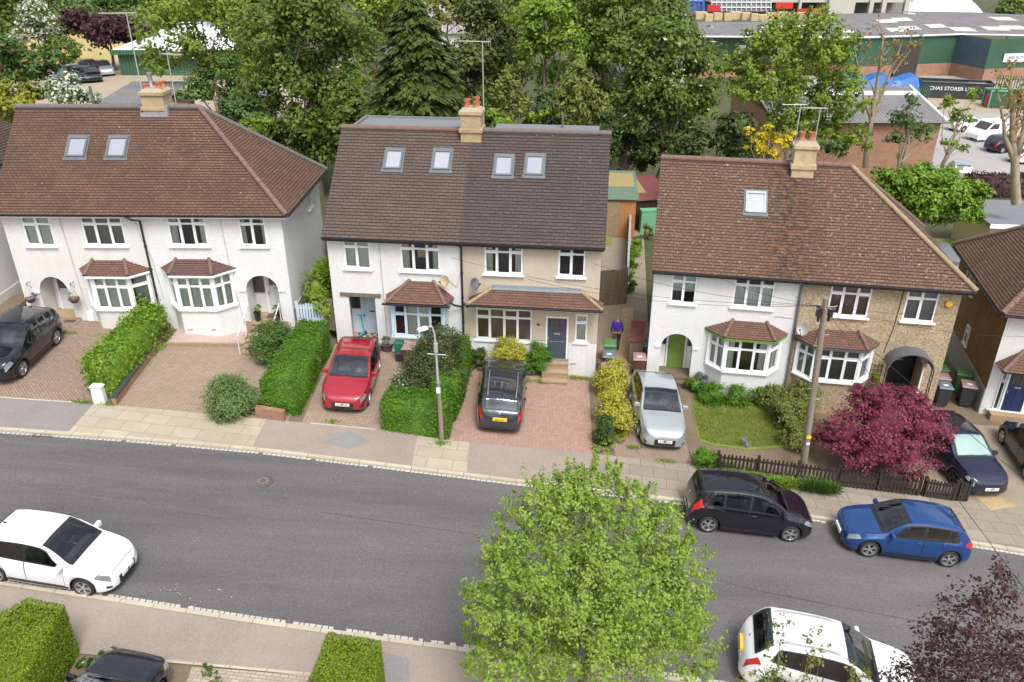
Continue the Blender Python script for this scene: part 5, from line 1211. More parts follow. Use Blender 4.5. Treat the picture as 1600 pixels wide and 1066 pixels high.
# on the drives
c, y = from_wheels('suv', (36, 592), (90, 541), 1); car('black sport utility car on the left hand drive with a black glass roof', 'suv', PT['black'], Vector((c.x, c.y, G(c.x)+.012)), y, roof=M['room_glass'], dark_arch=True)
car('red hatchback with roof bars parked facing the road', 'hatch_big', PT['red'], on_plot(-6.35, 27.75), -90, plate='LX55 OEX', bars=True)
car('dark estate car with glass roof and yellow rear plate, tail to the road', 'estate', PT['grey'], on_plot(-.42, 27.35), 88, rplate='EJ60 ZTP', roof=M['room_glass'], rails='steel')
car('silver saloon facing the road on the drive beside the lawn', 'saloon', PT['silver'], on_plot(5.62, 26.9), -91, plate='RT62 CKV', grille_h=.12)
car('navy black hatchback with a silver windscreen sunshade, on the far right drive', 'hatch_big', PT['navy'], on_plot(16.75, 25.2), -84, plate='GX17 FXW', sunshade=True, roof=M['room_glass'], rim='dark_alloy')
car('black car cut off by the right edge of the photo', 'hatch', PT['black'], on_plot(20.15, 25.6), 80, rplate='')
c = gp(214, 1052, .9); car('black car on the near drive beside the big clipped hedge, cut by the bottom edge', 'hatch', PT['black'], on_plot(c.x-.62, c.y-1.12), 80)
# ---------------------------------------------------------------- plants
L_ = {}
L_['lime'] = leaf_mat('leaf_lime', (.16,.24,.022), (.245,.335,.040), (.33,.41,.08), .38)
L_['street'] = leaf_mat('leaf_street', (.20,.315,.035), (.31,.43,.07), (.43,.54,.14), .42)
L_['sycamore'] = leaf_mat('leaf_sycamore', (.085,.140,.018), (.145,.215,.030), (.22,.295,.06), .34)
L_['bright'] = leaf_mat('leaf_bright', (.15,.25,.022), (.235,.345,.04), None, .38)
L_['dark'] = leaf_mat('leaf_dark', (.038,.065,.012), (.065,.10,.02), None, .2)
L_['fir'] = leaf_mat('leaf_fir', (.055,.080,.018), (.095,.125,.026), (.15,.18,.04), .2)
L_['cedar'] = leaf_mat('leaf_cedar', (.11,.14,.022), (.18,.20,.04), None, .15)
L_['yew'] = leaf_mat('leaf_yew', (.07,.095,.02), (.12,.145,.032), None, .25)
L_['purple'] = leaf_mat('leaf_purple', (.035,.012,.018), (.065,.022,.028), None, .2)
L_['plum'] = leaf_mat('leaf_plum', (.045,.018,.022), (.085,.040,.042), (.12,.07,.06), .25)
L_['maple'] = leaf_mat('leaf_maple', (.15,.022,.048), (.25,.045,.085), (.36,.10,.15), .3)
L_['laurel'] = leaf_mat('leaf_laurel', (.10,.21,.014), (.20,.32,.025), (.32,.42,.05), .3, .4)
L_['privet'] = leaf_mat('leaf_privet', (.065,.165,.012), (.115,.24,.018), (.18,.33,.03), .3)
L_['box'] = leaf_mat('leaf_box', (.14,.215,.012), (.20,.285,.02), (.29,.37,.035), .3)
L_['shrub'] = leaf_mat('leaf_shrub', (.055,.115,.022), (.10,.17,.035), None, .3)
L_['olive'] = leaf_mat('leaf_olive', (.16,.18,.035), (.24,.245,.055), (.32,.28,.08), .3)
L_['variegated'] = leaf_mat('leaf_variegated', (.09,.17,.04), (.17,.26,.08), (.34,.40,.19), .3)
L_['camellia'] = leaf_mat('leaf_camellia', (.040,.070,.020), (.085,.105,.032), (.15,.13,.05), .2)
L_['yellow'] = leaf_mat('leaf_yellow', (.33,.33,.03), (.50,.46,.05), (.62,.56,.12), .3)
L_['gold'] = leaf_mat('leaf_gold', (.42,.34,.015), (.60,.47,.03), None, .3)
L_['yelgreen'] = leaf_mat('leaf_yelgreen', (.18,.20,.015), (.32,.31,.03), None, .3)
L_['blossom'] = leaf_mat('leaf_blossom', (.46,.48,.36), (.60,.61,.50), None, .3)
L_['candle'] = leaf_mat('leaf_candle', (.42,.42,.26), (.55,.52,.36), None, .3)
L_['rust'] = leaf_mat('leaf_rust', (.30,.12,.04), (.42,.20,.06), None, .3)
L_['lilac'] = leaf_mat('leaf_lilac', (.22,.22,.50), (.33,.33,.62), None, .3)
L_['pink'] = leaf_mat('leaf_pink', (.50,.10,.09), (.62,.2,.15), None, .3)
L_['white_flower'] = leaf_mat('leaf_white_flower', (.62,.6,.52), (.7,.69,.62), None, .3)
L_['blade'] = leaf_mat('leaf_blade', (.06,.12,.02), (.10,.17,.03), None, .3)

def unit(v): return v/np.maximum(np.linalg.norm(v, axis=-1, keepdims=True), 1e-9)
def leafquads(C, Nn, size, aspect=.6):
    N = len(C); Nn = unit(Nn); t = rng.normal(size=(N,3)); u = unit(np.cross(Nn, t)); v = np.cross(Nn, u)
    s = (size*rng.uniform(.65, 1.3, N))[:,None]; a, b = u*s*.5, v*s*.5*aspect
    bend = Nn*s*.08
    return np.stack([C-a, C+b-bend, C+a, C-b-bend], axis=1)
def blob_leaves(blobs, size, dens=1.0, clump=.30, clumps=None, up=.5, flat=.75, aspect=.6, inner=.12, hang=0, bottom=-.45, spray=0):
    """blobs: list of (centre, (rx,ry,rz)). Leaves gather in clumps spread through each ellipsoid, mostly near its outside."""
    Q = []
    for c, r in blobs:
        c = np.array(c, float); r = np.array(r, float) if hasattr(r, '__len__') else np.full(3, float(r)); rm = r.mean()
        n = int(dens*4*math.pi*rm*rm/(size*size*aspect*.5)*.55)
        nc = max(6, int(n/ (clumps or 55)))
        d = unit(rng.normal(size=(nc,3))); d[:,2] = np.where(d[:,2] < bottom, -d[:,2], d[:,2])
        rad = rng.uniform(.62, 1.06, nc)**.7
        k = rng.random(nc) < inner; rad[k] = rng.uniform(.2, .6, k.sum())
        cc = c + d*rad[:,None]*r
        idx = rng.integers(0, nc, n); cr_ = clump*rm*rng.uniform(.6, 1.25, nc)
        g = rng.normal(size=(n,3))*np.array([1,1,flat])*.55*cr_[idx][:,None]
        P = cc[idx]+g
        if spray:
            dd = unit(d+np.array([0,0,.7])+rng.normal(size=d.shape)*.25); tt = rng.random(n)**1.3; P = cc[idx]+g*(1-.75*tt)[:,None]*.8+dd[idx]*(tt*spray*cr_[idx]*3)[:,None]
        if hang: P[:,2] -= hang*np.linalg.norm(g[:,:2], axis=1)
        Nn = d[idx]*.7 + unit(g)*.5 + np.array([0,0,up]) + rng.normal(size=(n,3))*.45
        Q.append(leafquads(P, Nn, size, aspect))
    return np.concatenate(Q)
def core_mesh(blobs, f=.62, seed=0):
    V = []; Fc = []; 
    for c, r in blobs:
        r = np.array(r, float) if hasattr(r, '__len__') else np.full(3, float(r)); b = len(V); nu, nv = 10, 7
        for i in range(nv+1):
            ph = math.pi*i/nv
            for j in range(nu):
                th = 2*math.pi*j/nu; k = f*random.uniform(.8, 1.12) if 0 < i < nv else f
                V.append((c[0]+r[0]*k*math.sin(ph)*math.cos(th), c[1]+r[1]*k*math.sin(ph)*math.sin(th), c[2]+r[2]*k*math.cos(ph)))
        for i in range(nv):
            for j in range(nu): Fc.append((b+i*nu+j, b+i*nu+(j+1)%nu, b+(i+1)*nu+(j+1)%nu, b+(i+1)*nu+j))
    return V, Fc
def wobble(a, b, n, amp):
    a, b = Vector(a), Vector(b); L = (b-a).length; out = []
    for i in range(n+1):
        t = i/n; p = a.lerp(b, t); k = math.sin(t*math.pi)*amp*L
        out.append(p+Vector((random.uniform(-k,k), random.uniform(-k,k), random.uniform(-k,k)*.4)))
    return out
def trunk_mesh(base, top, blobs, r, limbs=7, mat='bark', parent=None, fork=.4, twigs=0):
    mb = MB(); base, top = Vector(base), Vector(top); sp = wobble(base-Vector((0,0,.1)), top, 7, .03)
    mb.tube(sp, [r*(1.25 if i == 0 else 1)*(1-.85*i/7) for i in range(8)], 9)
    for k in range(limbs):
        c, rr = blobs[k % len(blobs)]; rr = np.array(rr if hasattr(rr, '__len__') else [rr]*3)
        t = random.uniform(fork, .85); i = int(t*7); p = sp[i].lerp(sp[i+1], t*7-i)
        e = Vector([c[j]+random.uniform(-.75,.75)*rr[j] for j in range(3)]); e.z = max(e.z, p.z+.2*(e-p).length*.3)
        lp = wobble(p, e, 5, .08); rl = r*(1-.8*t)*.55; mb.tube(lp, [rl*(1-.8*q/5) for q in range(6)], 6)
        for w_ in range(twigs):
            q = random.randint(2,4); e2 = lp[q]+Vector((random.uniform(-1,1),random.uniform(-1,1),random.uniform(0,1)))*rr.mean()*.45; mb.tube(wobble(lp[q], e2, 3, .08), [rl*.35, rl*.28, rl*.2, rl*.1], 5)
    return mb.build('trunk', M[mat], parent, smooth=60)
def tree(name, label, cat, blobs, leaf, mat, base=None, r=.22, limbs=8, dens=1.0, core=True, group=None, bark='bark', extra=None, exfrac=.05, corefac=.55, top=None, twigs=0, **kw):
    bs = [(np.array(c), np.array(q if hasattr(q, '__len__') else (q,q,q))) for c, q in blobs]
    w_ = np.array([b[1].mean()**2 for b in bs]); cen = sum(b[0]*k for b, k in zip(bs, w_))/w_.sum()
    if base is None: base = (cen[0], cen[1], G(cen[0]))
    e = thing(name, label, cat, tuple(base), 0, group); o = Vector(base)
    bl = [(tuple(b[0]-np.array(base)), tuple(b[1])) for b in bs]
    tp = (top if top is not None else tuple(cen+np.array([0,0,.5*w_.max()**.5])-np.array(base)))
    trunk_mesh((0,0,0), tp, bl, r, limbs, bark, e, twigs=twigs)
    V = blob_leaves(bl, leaf, dens, **kw); ms = [mat]; mi = None
    if extra: ms = [mat, extra]; mi = (rng.random(len(V)) < exfrac).astype(np.int32)
    cm = None
    if core: cm = core_mesh(bl, corefac); ms = ms + [mat]
    quads_mesh('crown', V, ms, mi, e, cm); return e
def shrub(name, label, blobs, leaf, mat, dens=1.0, cat='shrub', group=None, extra=None, exfrac=.06, core=True, **kw):
    c0 = np.mean([b[0] for b in blobs], axis=0); base = Vector((c0[0], c0[1], G(c0[0])))
    e = thing(name, label, cat, base, 0, group); bl = [(tuple(np.array(c)-np.array(base)), q) for c, q in blobs]
    V = blob_leaves(bl, leaf, dens*(2.6 if core else 1.3), **kw); ms = [mat]; mi = None
    if extra: ms = [mat, extra]; mi = (rng.random(len(V)) < exfrac).astype(np.int32)
    if core: ms = ms + [mat]
    quads_mesh('foliage', V, ms, mi, e, core_mesh(bl, .55) if core else None)
    mb = MB()
    for c, q in bl[:4]: mb.tube(wobble((c[0]*.4, c[1]*.4, -.05), c, 4, .05), [.035,.03,.025,.018,.01], 6)
    mb.build('stems', M['bark'], e); return e
def hedge(name, label, poly, h, leaf, mat, dens=1.0, jit=.05, lump=.0, group=None, aspect=.6, round_=.12, cat='hedge', up=.2):
    """clipped or shaggy hedge standing on a ground polygon (list of xy), its top following the slope."""
    P = np.array(poly, float); c = P.mean(0); n = len(P); Q = []; e = thing(name, label, cat, (c[0], c[1], G(c[0])), 0, group); zb = G(c[0])
    gz = lambda x: np.array([G(float(q)) for q in np.atleast_1d(x)])
    la = leaf*leaf*aspect*.5
    def lumpf(X): return lump*(np.sin(X[:,0]*3.1+X[:,2]*2.3)+np.sin(X[:,1]*2.7-X[:,0]*1.9)+np.sin(X[:,2]*4.1+X[:,1]*1.3))/2
    for i in range(n):
        a, b = P[i], P[(i+1)%n]; L = np.linalg.norm(b-a); nn = np.array([b[1]-a[1], -(b[0]-a[0])])/L
        if np.dot(nn, (a+b)/2-c) < 0: nn = -nn
        m = int(dens*L*h/la*.95); t = rng.random(m); z = rng.random(m)*h; X = np.zeros((m,3)); X[:,:2] = a+(b-a)*t[:,None]; 
        inset = np.where(z > h-round_, round_*(1-np.sqrt(np.maximum(0, 1-((z-h+round_)/round_)**2))), 0); X[:,:2] -= nn*inset[:,None]; X[:,2] = gz(X[:,0])+z
        off = rng.normal(size=m)*jit + lumpf(X); X[:,:2] += nn*off[:,None]
        N3 = np.zeros((m,3)); N3[:,:2] = nn; N3 += rng.normal(size=(m,3))*.55 + np.array([0,0,up]); Q.append(leafquads(X, N3, leaf, aspect))
    x0, y0 = P.min(0); x1, y1 = P.max(0)
    def inside(X):
        ok = np.zeros(len(X), bool); j = n-1
        for i in range(n):
            a, b = P[i], P[j]; cnd = ((a[1] > X[:,1]) != (b[1] > X[:,1])) & (X[:,0] < (b[0]-a[0])*(X[:,1]-a[1])/(b[1]-a[1]+1e-12)+a[0]); ok ^= cnd; j = i
        return ok
    ar = .5*abs(np.dot(P[:,0], np.roll(P[:,1],1))-np.dot(P[:,1], np.roll(P[:,0],1))); m = int(dens*ar/la*.95*((x1-x0)*(y1-y0)/ar))
    X = np.zeros((m,3)); X[:,0] = rng.uniform(x0,x1,m); X[:,1] = rng.uniform(y0,y1,m); X = X[inside(X)]; X[:,2] = gz(X[:,0])+h; X[:,2] += rng.normal(size=len(X))*jit+lumpf(X)
    N3 = np.array([0,0,1.])+rng.normal(size=X.shape)*.5; Q.append(leafquads(X, N3, leaf, aspect))
    V = np.concatenate(Q)-np.array([c[0], c[1], zb])
    ins = c+(P-c)*(1-.10/np.maximum(np.linalg.norm(P-c, axis=1, keepdims=True), .2))
    cv = [(p[0]-c[0], p[1]-c[1], G(p[0])-zb-.05) for p in ins]+[(p[0]-c[0], p[1]-c[1], G(p[0])-zb+h-.09) for p in ins]
    cf = [tuple(range(n, 2*n))]+[(i,(i+1)%n,n+(i+1)%n,n+i) for i in range(n)]
    quads_mesh('foliage', V, [mat, mat], None, e, (cv, cf))
    mb = MB()
    for k in range(5):
        t = (k+.5)/5; p = (P[0]+P[-1])/2*(1-t)+(P[1]+P[2])/2*t if n == 4 else c; mb.tube([(p[0]-c[0], p[1]-c[1], -.08),(p[0]-c[0]+.03, p[1]-c[1], h*.5)], [.05,.03], 6)
    mb.build('stems', M['bark'], e); return e
def fir(name, label, base, h, rad, mat, leaf=.5, nb=260, droop=.35, group=None, base_frac=.05, curve=1.0):
    e = thing(name, label, 'tree', base, 0, group); mb = MB(); mb.tube([(0,0,-.1),(0,0,h*.97)], [h*.022, .03], 8); mb.build('trunk', M['bark'], e)
    C = []; Nn = []; Q = []
    for k in range(nb):
        t = base_frac+(1-base_frac)*(k/nb)**1.0; z0 = h*t; Lb = rad*(1-t)**curve*random.uniform(.72, 1.1)+.15; a = random.uniform(0, 6.283)
        d = np.array([math.cos(a), math.sin(a), 0]); m = max(8, int(Lb*26)); s = rng.uniform(.15, 1, m)**.7
        P = d*(s*Lb)[:,None]; P[:,2] = z0 + .12*Lb*np.sin(s*2.2) - droop*Lb*s*s
        side = np.array([-d[1], d[0], 0]); wdt = .22*Lb*(1-.6*s)+.05; off = rng.uniform(-1, 1, m); P += side*(off*wdt)[:,None]; P[:,2] -= np.abs(off)*wdt*.35+rng.random(m)*.12
        u = unit(d*.8+side*(off*.9)[:,None]+np.array([0,0,-.35])); v = unit(np.cross(u, np.array([0,0,1.])+rng.normal(size=(m,3))*.3)); sz = (leaf*rng.uniform(.6,1.2,m))[:,None]
        Q.append(np.stack([P-u*sz*.5, P+v*sz*.16, P+u*sz*.5, P-v*sz*.16], 1))
    V = np.concatenate(Q)
    cv, cf = core_mesh([((0,0,h*.30),(rad*.62,rad*.62,h*.28)), ((0,0,h*.62),(rad*.34,rad*.34,h*.25))], .8)
    quads_mesh('crown', V, [mat, mat], None, e, (cv, cf)); return e

def pxb(Y, *bl, dy=.5):
    """crown lobes seen at photo pixels (u, v, radius) on a tree standing about Y metres away -> ellipsoids."""
    out = []
    for u, v, r in bl:
        y = Y+random.uniform(-dy, dy); p = py(u, v, y); d = _ray(u, v); m = (y/d[1])/F_PX; out.append(((p.x, p.y, p.z), (r*m, r*m*.95, r*m*.92)))
    return out
# ---- garden hedges and shrubs
ga = lambda u, v, dz=0: tuple(gp(u, v, dz))[:2]
hedge('laurel_hedge', 'shaggy bright laurel hedge dividing the two left hand drives', [(-15.75,25.85),(-14.85,25.8),(-14.72,31.0),(-15.7,31.1)], 1.45, .14, L_['laurel'], 1.5, .13, .09, round_=.4)
hedge('privet_hedge', 'long dark green hedge on the left of the red hatchback', [(-9.2,25.3),(-7.9,25.35),(-7.75,30.6),(-8.95,30.7)], 1.42, .075, L_['privet'], 1.15, .04, .05, round_=.3)
hedge('privet_hedge', 'squared green hedge at the foot of the lamp post', [(-4.75,24.75),(-2.35,24.42),(-2.2,25.75),(-4.6,26.0)], 1.25, .075, L_['privet'], 1.15, .035, .03, round_=.2)
hedge('privet_hedge', 'narrow green hedge running back from the lamp post along the red paved drive', [(-3.0,25.8),(-2.1,25.7),(-1.75,30.0),(-2.7,30.1)], 1.55, .075, L_['privet'], 1.15, .04, .05, round_=.25)
def sh(u, v, rpx, h=1.0, dz=None, y=None):
    """a shrub lobe whose foot is at the ground pixel (u, v): radius in pixels, height as a multiple of the radius"""
    p = gp(u, v); d = _ray(u, v); m = (p.y/d[1])/F_PX; r = rpx*m; return ((p.x, p.y+.0, p.z+r*h*.85), (r, r, r*h))
shrub('variegated_shrub', 'round cream and green variegated shrub at the corner of the left drive', [sh(360,648,33,1.05),sh(384,640,24,1.0)], .075, L_['variegated'], 1.5, bottom=-.8)
shrub('garden_shrub', 'mounded green shrub at the foot of the porch steps', [sh(432,562,36,.95),sh(458,560,26,1)], .10, L_['shrub'], 1.0, bottom=-.8)
shrub('camellia', 'big dark olive shrub behind the lamp post', [((-3.05,27.2,G(-3)+1.2),(1.15,1.05,1.25)),((-2.75,27.5,G(-3)+2.2),(.85,.8,.85)),((-3.75,27.0,G(-3)+.8),(.7,.7,.8))], .085, L_['camellia'], 1.15, extra=L_['bright'], exfrac=.05, bottom=-.9)
shrub('flowering_shrub', 'loose shrub dotted with white flowers left of the dark olive shrub', [((-4.15,26.7,G(-4)+.65),(.55,.5,.65))], .08, L_['shrub'], .8, extra=L_['white_flower'], exfrac=.12, bottom=-.8)
shrub('euonymus', 'yellow shrub under the cream house\'s big window', [sh(795,577,24,1.25),sh(815,574,19,1.1)], .075, L_['yellow'], 1.1, bottom=-.8)
shrub('garden_shrub', 'dark green shrub between the yellow shrub and the brown steps', [sh(842,583,19,1.5),sh(828,580,14,1.2)], .075, L_['privet'], 1.1, bottom=-.8)
shrub('garden_shrub', 'low dark strappy plant beside the hedge at the cream house wall', [sh(748,572,17,1)], .14, L_['dark'], .8, aspect=.25, bottom=-.8)
shrub('golden_shrub', 'upper of two yellow shrubs lining the gravel path', [sh(953,618,24,1.15),sh(957,598,20,1.1)], .085, L_['yellow'], 1.15, extra=L_['shrub'], exfrac=.1, bottom=-.9)
shrub('golden_shrub', 'lower, wider yellow shrub next to the silver saloon', [sh(955,664,26,1.25),sh(968,676,21,1.3)], .085, L_['yellow'], 1.15, extra=L_['shrub'], exfrac=.1, bottom=-.9)
shrub('dwarf_conifer', 'dark green pointed conifer in front of the yellow shrubs', [sh(943,692,15,1.4),sh(944,692,11,2.6)], .085, L_['dark'], 1.3, bottom=-.9)
shrub('weeds', 'low leafy weeds at the pavement end of the yellow shrub bed', [sh(932,708,11,.7),sh(952,702,13,.7),sh(968,690,10,.8)], .12, L_['bright'], .6, core=False)
shrub('border_plants', 'low green border under the white bay window', [sh(1112,628,22,.75),sh(1150,630,22,.75),sh(1190,628,22,.7),sh(1085,612,14,1)], .085, L_['privet'], 1.0, bottom=-.8)
shrub('ceanothus', 'blue flowering bush at the corner of the silver car\'s drive', [sh(1092,607,13,1.1)], .07, L_['shrub'], .9, extra=L_['lilac'], exfrac=.4, bottom=-.8)
shrub('flower_clump', 'small clump of lilac flowers behind the picket fence', [sh(1163,697,7,1.2)], .06, L_['shrub'], .8, extra=L_['lilac'], exfrac=.6, core=False)
shrub('spreading_shrub', 'wide olive and gold shrub at the foot of the telegraph pole', [sh(1232,668,34,.85),sh(1210,640,26,.85),sh(1252,640,24,1.1),sh(1240,698,24,.8)], .095, L_['olive'], 1.0, extra=L_['shrub'], exfrac=.35, bottom=-.8)
p = gp(1372, 742)
mb_ = [((p.x+dx, p.y+dy, p.z+dz*1.42), (r, r*.95, r*.82)) for dx, dy, dz, r in ((-.1,.3,1.45,1.5),(-1.35,.2,1.15,1.05),(1.25,.5,1.25,1.15),(.5,-.4,.95,1.1),(-.7,-.4,.9,1.0),(.1,.9,1.7,1.1),(1.9,.7,1.2,.7),(-1.9,.5,.95,.65),(.75,.7,1.95,.7),(-.6,.8,2.05,.65))]
tree('japanese_maple', 'wide crimson maple in front of the pebbledashed house', 'tree', mb_, .105, L_['maple'], base=(p.x, p.y, p.z), r=.09, limbs=9, dens=1.15, clumps=40, clump=.26, flat=.5, up=.8, corefac=.5, bottom=-.9)
shrub('garden_shrub', 'bright green bush at the left end of the picket fence', [sh(1100,730,19,.9),sh(1112,728,14,.8)], .07, L_['privet'], 1.1, bottom=-.9)
for i, (L, pts) in enumerate((('tufts of weeds along the foot of the picket fence left of the pole', [(1140,742),(1160,745),(1185,752),(1210,757),(1230,760),(1130,735)]), ('long grass at the foot of the picket fence right of the pole', [(1262,765),(1278,768),(1295,770)]))):
    V = []
    for u, v in pts:
        q = gp(u, v); n = 420; P = np.zeros((n,3)); a = rng.uniform(0,6.28,n); rr = rng.uniform(0,.28,n)
        P[:,0] = q.x+np.cos(a)*rr*1.4; P[:,1] = q.y+np.sin(a)*rr*.7; P[:,2] = q.z; hgt = rng.uniform(.1,.3 if i == 0 else .5,n); lean = rng.normal(size=(n,2))*.18
        T = P.copy(); T[:,2] += hgt; T[:,:2] += lean; Mi = (P+T)/2; Mi[:,2] += .05; w2 = unit(np.stack([-lean[:,1],lean[:,0],np.zeros(n)],1)+1e-6)*.018
        V.append(np.stack([P-w2*.5, Mi-w2, T, Mi+w2],1))
    c0 = gp(*pts[0]); o = quads_mesh('grass_tuft', np.concatenate(V)-np.array(c0), [L_['bright'] if i == 0 else L_['blade']]); o.location = c0; tag(o, L, 'grass', kind='stuff')
# alley and side passages
shrub('garden_shrub', 'leafy shrubs growing in the side passage behind the pale picket gate', [((-8.55,32.6,3.0),(.65,.8,1.1)),((-8.3,31.6,2.6),(.5,.5,.8)),((-8.3,34.0,2.9),(.6,.7,1.1))], .12, L_['bright'], .9, bottom=-.8)
for k, (u, v, r, m) in enumerate(((985,460,9,'privet'),(984,440,9,'bright'),(986,420,10,'privet'),(990,400,10,'bright'),(997,390,9,'shrub'),(985,405,8,'privet'),(1010,375,9,'olive'))):
    shrub('potted_plant', ['leafy plant lowest along the alley fence','bright plant second along the alley fence','plant third along the alley fence','bright bushy plant fourth along the alley fence','plant by the green shed water butt','small dark plant against the alley fence','golden plant beside the white house corner'][k], [sh(u,v,r,1.5)], .13, L_[m], .9, bottom=-.8, group='plants along the alley fence')
shrub('garden_shrub', 'light green bush against the green shed', [sh(1000,352,14,1.6)], .13, L_['bright'], .9, bottom=-.8)
# near side
c1 = gp(106, 1012); zt = 1.75
hedge('clipped_hedge', 'large box shaped hedge at the bottom left corner', [(-11.55,14.3),(-10.62,14.15),(-10.35,10.5),(-13.6,10.5),(-12.7,12.6)], 1.55, .05, L_['box'], 1.35, .014, .0, round_=.03)
hedge('clipped_hedge', 'smaller box shaped hedge at the bottom centre edge', [(-4.4,13.95),(-3.12,13.8),(-3.0,10.0),(-4.75,10.0)], 1.4, .05, L_['box'], 1.35, .014, .0, round_=.03)
shrub('garden_shrub', 'light green shrub cut by the left edge beyond the clipped hedge', [((-13.4,14.2,G(-13)+.7),(.75,.6,.85))], .10, L_['bright'], 1.0, bottom=-.8)
shrub('border_plants', 'low border plants between the big clipped hedge and the black car', [((-10.1,13.7,G(-10)+.12),(.35,.3,.25)),((-9.9,13.0,G(-10)+.15),(.35,.4,.3)),((-9.8,14.0,G(-10)+.1),(.35,.2,.18)),((-10.0,12.2,G(-10)+.15),(.35,.4,.3)),((-7.4,13.75,G(-7)+.08),(.3,.15,.15)),((-7.1,13.4,G(-7)+.08),(.3,.15,.15))], .10, L_['shrub'], .8, extra=L_['white_flower'], exfrac=.05, core=False)
# street tree in the foreground: airy crown of many upright leafy sprays
tx, ty = 1.62, 12.7; tz = G(tx)
fb = [((tx+dx*1.09, ty+dy, tz+z*.895), (r*.93, r*.93, r*zz*.87)) for dx, dy, z, r, zz in ((0,.3,4.6,1.7,1.0),(-1.3,.3,4.4,1.2,1.0),(1.35,.4,4.4,1.2,1.0),(-.75,.8,5.9,1.15,1.0),(.85,.7,5.8,1.15,1.0),(0,1.0,6.5,.95,1.0),(.0,-.7,3.6,1.5,.9),(-1.35,-.3,3.3,1.15,.9),(1.45,-.2,3.3,1.2,.9),(.15,1.1,7.15,.5,1.3),(-.95,.9,6.75,.5,1.2),(1.95,.5,4.1,.65,1.0),(-1.95,.2,4.0,.6,1.0),(.95,.9,6.75,.5,1.2),(-1.75,.5,5.2,.6,1.1),(1.85,.6,5.2,.6,1.1),(2.1,.1,3.0,.6,1),(-2.0,0,2.9,.6,1),(.5,1.1,7.3,.3,1.4),(-.4,1.0,7.1,.35,1.3),(1.5,.8,6.2,.45,1.1),(-1.4,.7,6.1,.45,1.1))]
tree('street_tree', 'large bright green tree rising from the bottom edge in front of the road', 'tree', fb, .086, L_['street'], base=(tx, ty, tz-.0), r=.14, limbs=16, dens=1.15, clumps=36, clump=.20, spray=.75, flat=1.0, up=.55, aspect=.5, core=False, twigs=2, bottom=-.8, inner=.3)
# sparse purple tree, lower right
qq = py(1528, 1012, 10.9); qx, qy = qq.x, 10.9; qz = G(qx)
pbm = [((qx+dx, qy+dy, qz+z), (r, r, r)) for dx, dy, z, r in ((0,0,4.2,1.0),(-.75,.1,3.9,.75),(.75,.2,4.2,.75),(.15,.5,5.3,.75),(.55,.6,5.9,.45),(-.2,-.3,3.3,1.0),(-1.1,0,3.1,.6),(.9,-.2,3.3,.7),(-.5,.4,5.0,.5),(1.1,.3,5.0,.4),(.35,.7,6.5,.35),(1.3,.2,4.2,.45))]
tree('plum_tree', 'thin purple leaved tree in the lower right corner', 'tree', pbm, .085, L_['plum'], base=(qx, qy, qz), r=.08, limbs=14, dens=.62, clumps=14, clump=.30, core=False, bark='bark_pale', twigs=3, flat=.9, bottom=-.9)
for i, (u, v, lab) in enumerate(((1225, 968, 'left of two thin saplings in front of the white crossover'), (1280, 985, 'right of two thin saplings, with a pinkish stem, in front of the white crossover'))):
    q = py(u, v, 11.4); b = (q.x, q.y, G(q.x)); H_ = q.z-b[2]
    tree('sapling', lab, 'tree', [((q.x, q.y, q.z-.25),(.22,.22,.3)),((q.x+.05, q.y, q.z-.95),(.28,.28,.35)),((q.x-.05, q.y, q.z-1.7),(.38,.38,.4))]+([((q.x, q.y, q.z-2.3),(.5,.5,.5))] if i == 0 else []), .075, L_['olive'], base=b, r=.02, limbs=5, dens=.24, clumps=7, core=False, bark='bark_pale', extra=L_['shrub'], exfrac=.4, top=(0,0,H_))
shrub('garden_shrub', 'sparse green sprigs at the bottom edge below the white crossover', [(tuple(py(1345,1056,11.2)),(.36,.3,.25)),(tuple(py(1165,1064,11.2)),(.2,.2,.2))], .075, L_['olive'], .22, core=False)

# ---- trees behind the houses
TG = 'trees behind the houses'
def bt(label, Y, blobs, leaf, mat, dens=.8, name='tree', dy=1.4, **kw):
    kw.setdefault('limbs', 7); kw.setdefault('r', .2); kw.setdefault('core', False); kw.setdefault('inner', .30); kw.setdefault('clump', .36); dens *= 3.2; return tree(name, label, 'tree', pxb(Y, *blobs, dy=dy), leaf, L_[mat], dens=dens, group=TG, **kw)
bt('green tree at the top left corner', 96, [(10,20,45),(45,5,40),(0,70,35)], .5, 'sycamore', .7)
bt('hawthorn white with blossom at the top left, behind the car park', 90, [(58,38,30),(78,62,22),(36,66,20),(50,20,22)], .38, 'shrub', .8, extra=L_['blossom'], exfrac=.5)
bt('dark bushy tree between the blossom tree and the purple tree', 86, [(95,80,26),(115,90,16),(80,92,20)], .4, 'sycamore', .8)
bt('dark purple tree behind the car park', 95, [(150,52,36),(188,58,34),(118,42,26),(215,62,26)], .42, 'purple', .9)
bt('green tree at the top edge above the purple tree', 118, [(120,2,40),(170,12,30),(215,10,38),(90,10,30)], .55, 'shrub', .8)
bt('grey green tree at the top edge left of the purple tree', 112, [(110,22,24),(140,18,22)], .5, 'variegated', .7)
bt('green tree left of the white hawthorn, dotted with red', 62, [(25,112,40),(62,112,28),(5,90,30),(85,95,16)], .34, 'shrub', .8, extra=L_['pink'], exfrac=.03)
bt('yellow green tree by the left roof corner', 50, [(22,160,34),(55,152,26),(0,185,32)], .28, 'yelgreen', .9, extra=L_['sycamore'], exfrac=.25)
bt('white blossoming hawthorn just above the left roof', 47, [(105,148,32),(132,152,22),(82,152,20)], .24, 'shrub', .9, extra=L_['blossom'], exfrac=.62)
